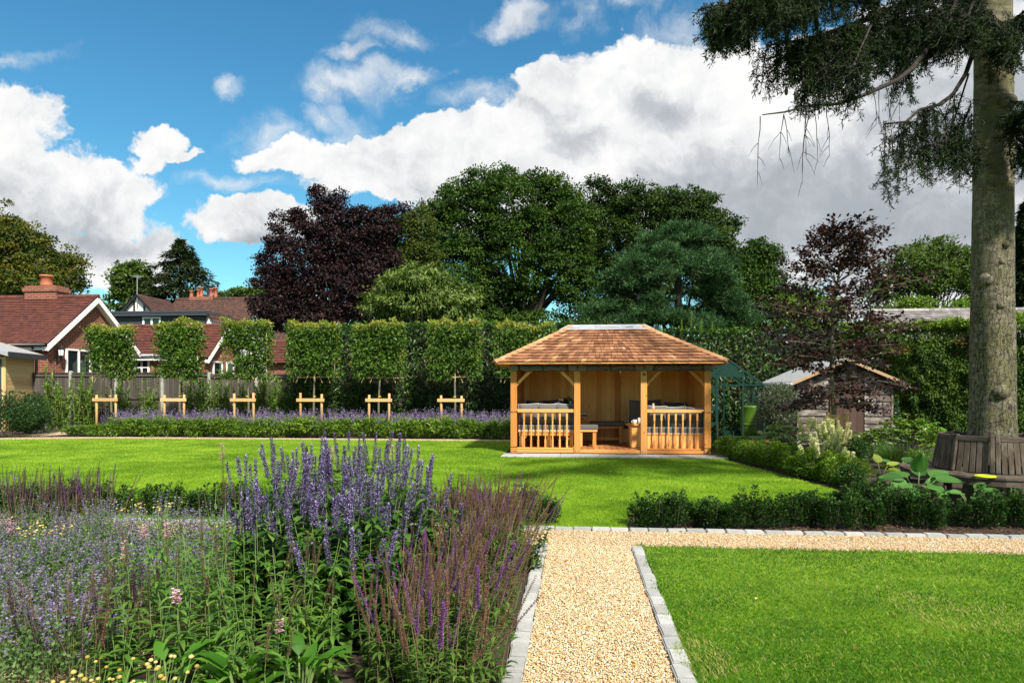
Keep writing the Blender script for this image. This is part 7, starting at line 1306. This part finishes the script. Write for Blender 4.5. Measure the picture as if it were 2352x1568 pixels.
        mb.build('stems', 'stem_green', o); n = len(P); swarm('flowers', P, D, np.array([(-d[0] * .4, -d[1] * .4, 1) for d in D]), r.uniform(.011, .021, n), .0115, 'mint_petal', o, 'bit', seed=i)
    i = 0
    for d in (3.55, 3.95, 4.4, 4.9, 5.4, 5.95, 6.45):
        k = int(1 + 620 / (330 / d * 1.35)); px = -60 + rg.uniform(0, 40)
        while px < (330 if d < 4.2 else 500 if d < 5.5 else 560):
            x, y = at(px + rg.uniform(-15, 15), d + rg.uniform(-.12, .12)); catmint(i, x, y, rg.uniform(.28, .4), rg.uniform(.36, .5)); i += 1; px += .52 / d * FP * rg.uniform(.9, 1.2)
    # tall penstemons with pale pink flowers
    for j, (px, d, h0, h1, n) in enumerate(((500, 4.1, .75, 1.0, 7), (420, 3.7, .55, .85, 8), (560, 3.8, .6, .9, 8), (350, 3.9, .5, .78, 7), (470, 3.45, .5, .8, 8), (610, 3.5, .5, .82, 7), (680, 3.8, .5, .85, 7), (400, 4.5, .6, .9, 5), (560, 4.6, .7, .95, 5), (300, 3.5, .4, .65, 6), (700, 3.45, .4, .62, 7), (540, 3.25, .35, .6, 7), (640, 3.2, .3, .55, 6))): x, y = at(px, d); herb('penstemon', 'tall green stemmed penstemon with a few pale pink flowers near the front of the bed', 'penstemon', 'penstemons in the flower bed', x, y, n + 1, .16, (h0, h1), .14, ('salvia', .93, .7, 'pink'), (.3, .6), 'pen_leaf', 13, .115, .28, .05, .85, 400 + j, 'stem_green', .003)
    for j, (px, py, d, lab) in enumerate(((510, 1020, 4.3, 'tallest pink flowered penstemon spire, standing against the far lawn'), (382, 1198, 4.2, 'pale pink penstemon spire above the catmint'), (25, 1190, 4.6, 'deep pink penstemon spire at the left edge'), (762, 1030, 5.2, 'thin pale pink penstemon spire among the tallest lavender spikes'), (900, 1020, 5.6, 'pink topped penstemon spire rising right of the tallest lavender spikes'), (285, 1245, 3.9, 'short cream pink penstemon spire over the catmint'))):
        x, y = at(px, d); zt = at_d(px, py, d).z; o = thing('penstemon', (x, y, 0), lab, 'penstemon'); mb = MB(j); mb.tube([(.05, 0, 0), (.02, 0, zt * .5), (0, 0, zt)], [.004, .0035, .002], 5); mb.build('stems', 'stem_green', o); e = link('flower_spike', SP['pink'][j % 3], o); e.location = (0, 0, zt - .12); e.scale = (1, 1, .8); e2 = link('seed_spike', SP['salvia'][j % 3], o); e2.location = (.006, 0, zt - .36); e2.scale = (1.3, 1.3, .9); r = rng(j); n = 34; t = r.uniform(.1, .8, n); a = r.uniform(0, 6.28, n); swarm('leaves', np.stack([.05 * (1 - t), 0 * t, zt * t], 1), np.stack([np.cos(a), np.sin(a), .5 + 0 * a], 1), np.stack([0 * a, 0 * a, 1 + 0 * a], 1), .05 * (1.2 - t), .012, 'pen_leaf', o, 'leaf', seed=j)
    for j, (px, py, d) in enumerate(((704, 1024, 5.6), (711, 1046, 5.4))): x, y = at(px, d); zt = at_d(px, py, d).z; mb = MB(j); o = thing('seed_head', (x, y, 0), ['dark brown seed head on a thin stem, higher of two above the lavender spikes', 'dark brown seed head on a thin stem, lower of two above the lavender spikes'][j], 'seed head'); mb.tube([(0, 0, 0), (0, 0, zt - .06)], [.004, .003], 5); mb.build('stem', 'stem_brown', o); mb = MB(j); mb.lathe((0, 0, zt - .07), [(.004, 0), (.012, .012), (.014, .04), (.008, .065), (.002, .075)], 8); mb.build('head', 'bark_brown', o, smooth=True)
    # yarrow heads
    for j, (px, py, d, m, lab) in enumerate(((325, 1570, 2.75, 44, 'cluster of fading yellow yarrow heads at the bottom edge'), (170, 1572, 2.7, 36, 'pale yellow yarrow cluster left of the other one at the bottom edge'), (95, 1215, 5.6, 44, 'pale yellow yarrow patch among the catmint at left'), (330, 1160, 6.2, 30, 'small pale yellow yarrow patch in front of the box hedge'))):
        x, y = at(px, d); z = at_d(px, py, d).z; o = thing('yarrow', (x, y, 0), lab, 'yarrow'); mb, st = MB(j), MB(j); r2 = random.Random(j + 5); w_ = px2m(52, d)
        for k in range(m): q = Vector((r2.gauss(0, w_ * .8), r2.gauss(0, .12), z + r2.uniform(-.05, .03) - .1 * 0)); s = r2.uniform(.007, .0125); mb.lathe(q, [(s * .3, -s * .7), (s * .9, -s * .3), (s, .1 * s), (s * .75, s * .55), (s * .2, s * .8)], 8); st.tube([(q.x * .4, q.y * .4, 0), tuple(q)], [.002, .0015], 3)
        mb.each('flower_head', 'yarrow_petal', o, smooth=True); st.build('stems', 'stem_green', o)
    # big leaved plants at the front
    for j, (px, d, n, L, lab) in enumerate(((560, 3.15, 12, .19, 'large fresh green leaves at the bottom edge below the penstemons'), (390, 3.2, 9, .16, 'broad green leaves at the bottom edge beside the yarrow'), (690, 3.2, 9, .17, 'green leafy clump at the bottom edge below the hyssop'))):
        x, y = at(px, d); r = rng(450 + j); o = thing('leafy_plant', (x, y, 0), lab, 'leafy plant'); a = r.uniform(0, 6.28, n); t = r.uniform(.5, 1.3, n); h = r.uniform(.12, .3, n); P = np.stack([.06 * np.cos(a), .06 * np.sin(a), h], 1); D = np.stack([np.cos(a), np.sin(a), t], 1); N = np.stack([-np.cos(a), -np.sin(a) - .3, 1.2 + 0 * a], 1); swarm('leaves', P, D, N, L * r.uniform(.7, 1.2, n), L * .42, 'big_leaf', o, 'leaf', seed=j); mb = MB()
        for p in P: mb.tube([(0, 0, 0), tuple(p)], .005, 4)
        mb.build('stems', 'stem_green', o)
    # cream spikes in the right border
    for j, (px, py, n, h0, h1) in enumerate(((1868, 1075, 13, .78, 1.02), (1900, 1085, 13, .70, .98), (1880, 1100, 10, .50, .80), (1925, 1080, 9, .55, .85), (1930, 1095, 6, .35, .6))): q = at_z(px, py); herb('hyssop_plant', 'hyssop plant with creamy white flower spikes in front of the copper beech stake', 'hyssop', 'white hyssop plants', q.x, q.y, n, .17, (h0, h1), .28, ('cream', 1, 1, 'cream'), (1.0, 1.55), 'agastache_leaf', 9, .11, .48, .12, .82, 460 + j)
flower_bed()

def fallen_leaves():
    r = random.Random(31); sp = [(2050, 1420), (1870, 1330), (1735, 1385), (2100, 1290), (1960, 1500), (2260, 1460), (1690, 1300), (1380, 1450), (1330, 1360), (1450, 1520), (1300, 1290), (1600, 1245), (2000, 1252), (1560, 1222)]; me = None
    for px, py in sp:
        q = at_z(px, py); a = r.uniform(0, 6.28); o = swarm('fallen_leaf', [(0, 0, 0), (0, 0, .001)], [(1, 0, .05), (1, .05, .08)], [(0, .1, 1), (0, -.1, 1)], [.04, .038], [.024, .02], 'dead_leaf' if r.random() < .5 else 'yarrow_petal', None, 'leaf', seed=int(px)); o.location = (q.x, q.y, .03 if px > 1600 and py > 1270 else .012); o.rotation_euler = (r.uniform(-.2, .2), r.uniform(-.2, .2), a)
        tag(o, 'small dry fallen leaf lying on the near lawn or the gravel path', 'leaf', 'fallen leaves')
fallen_leaves()
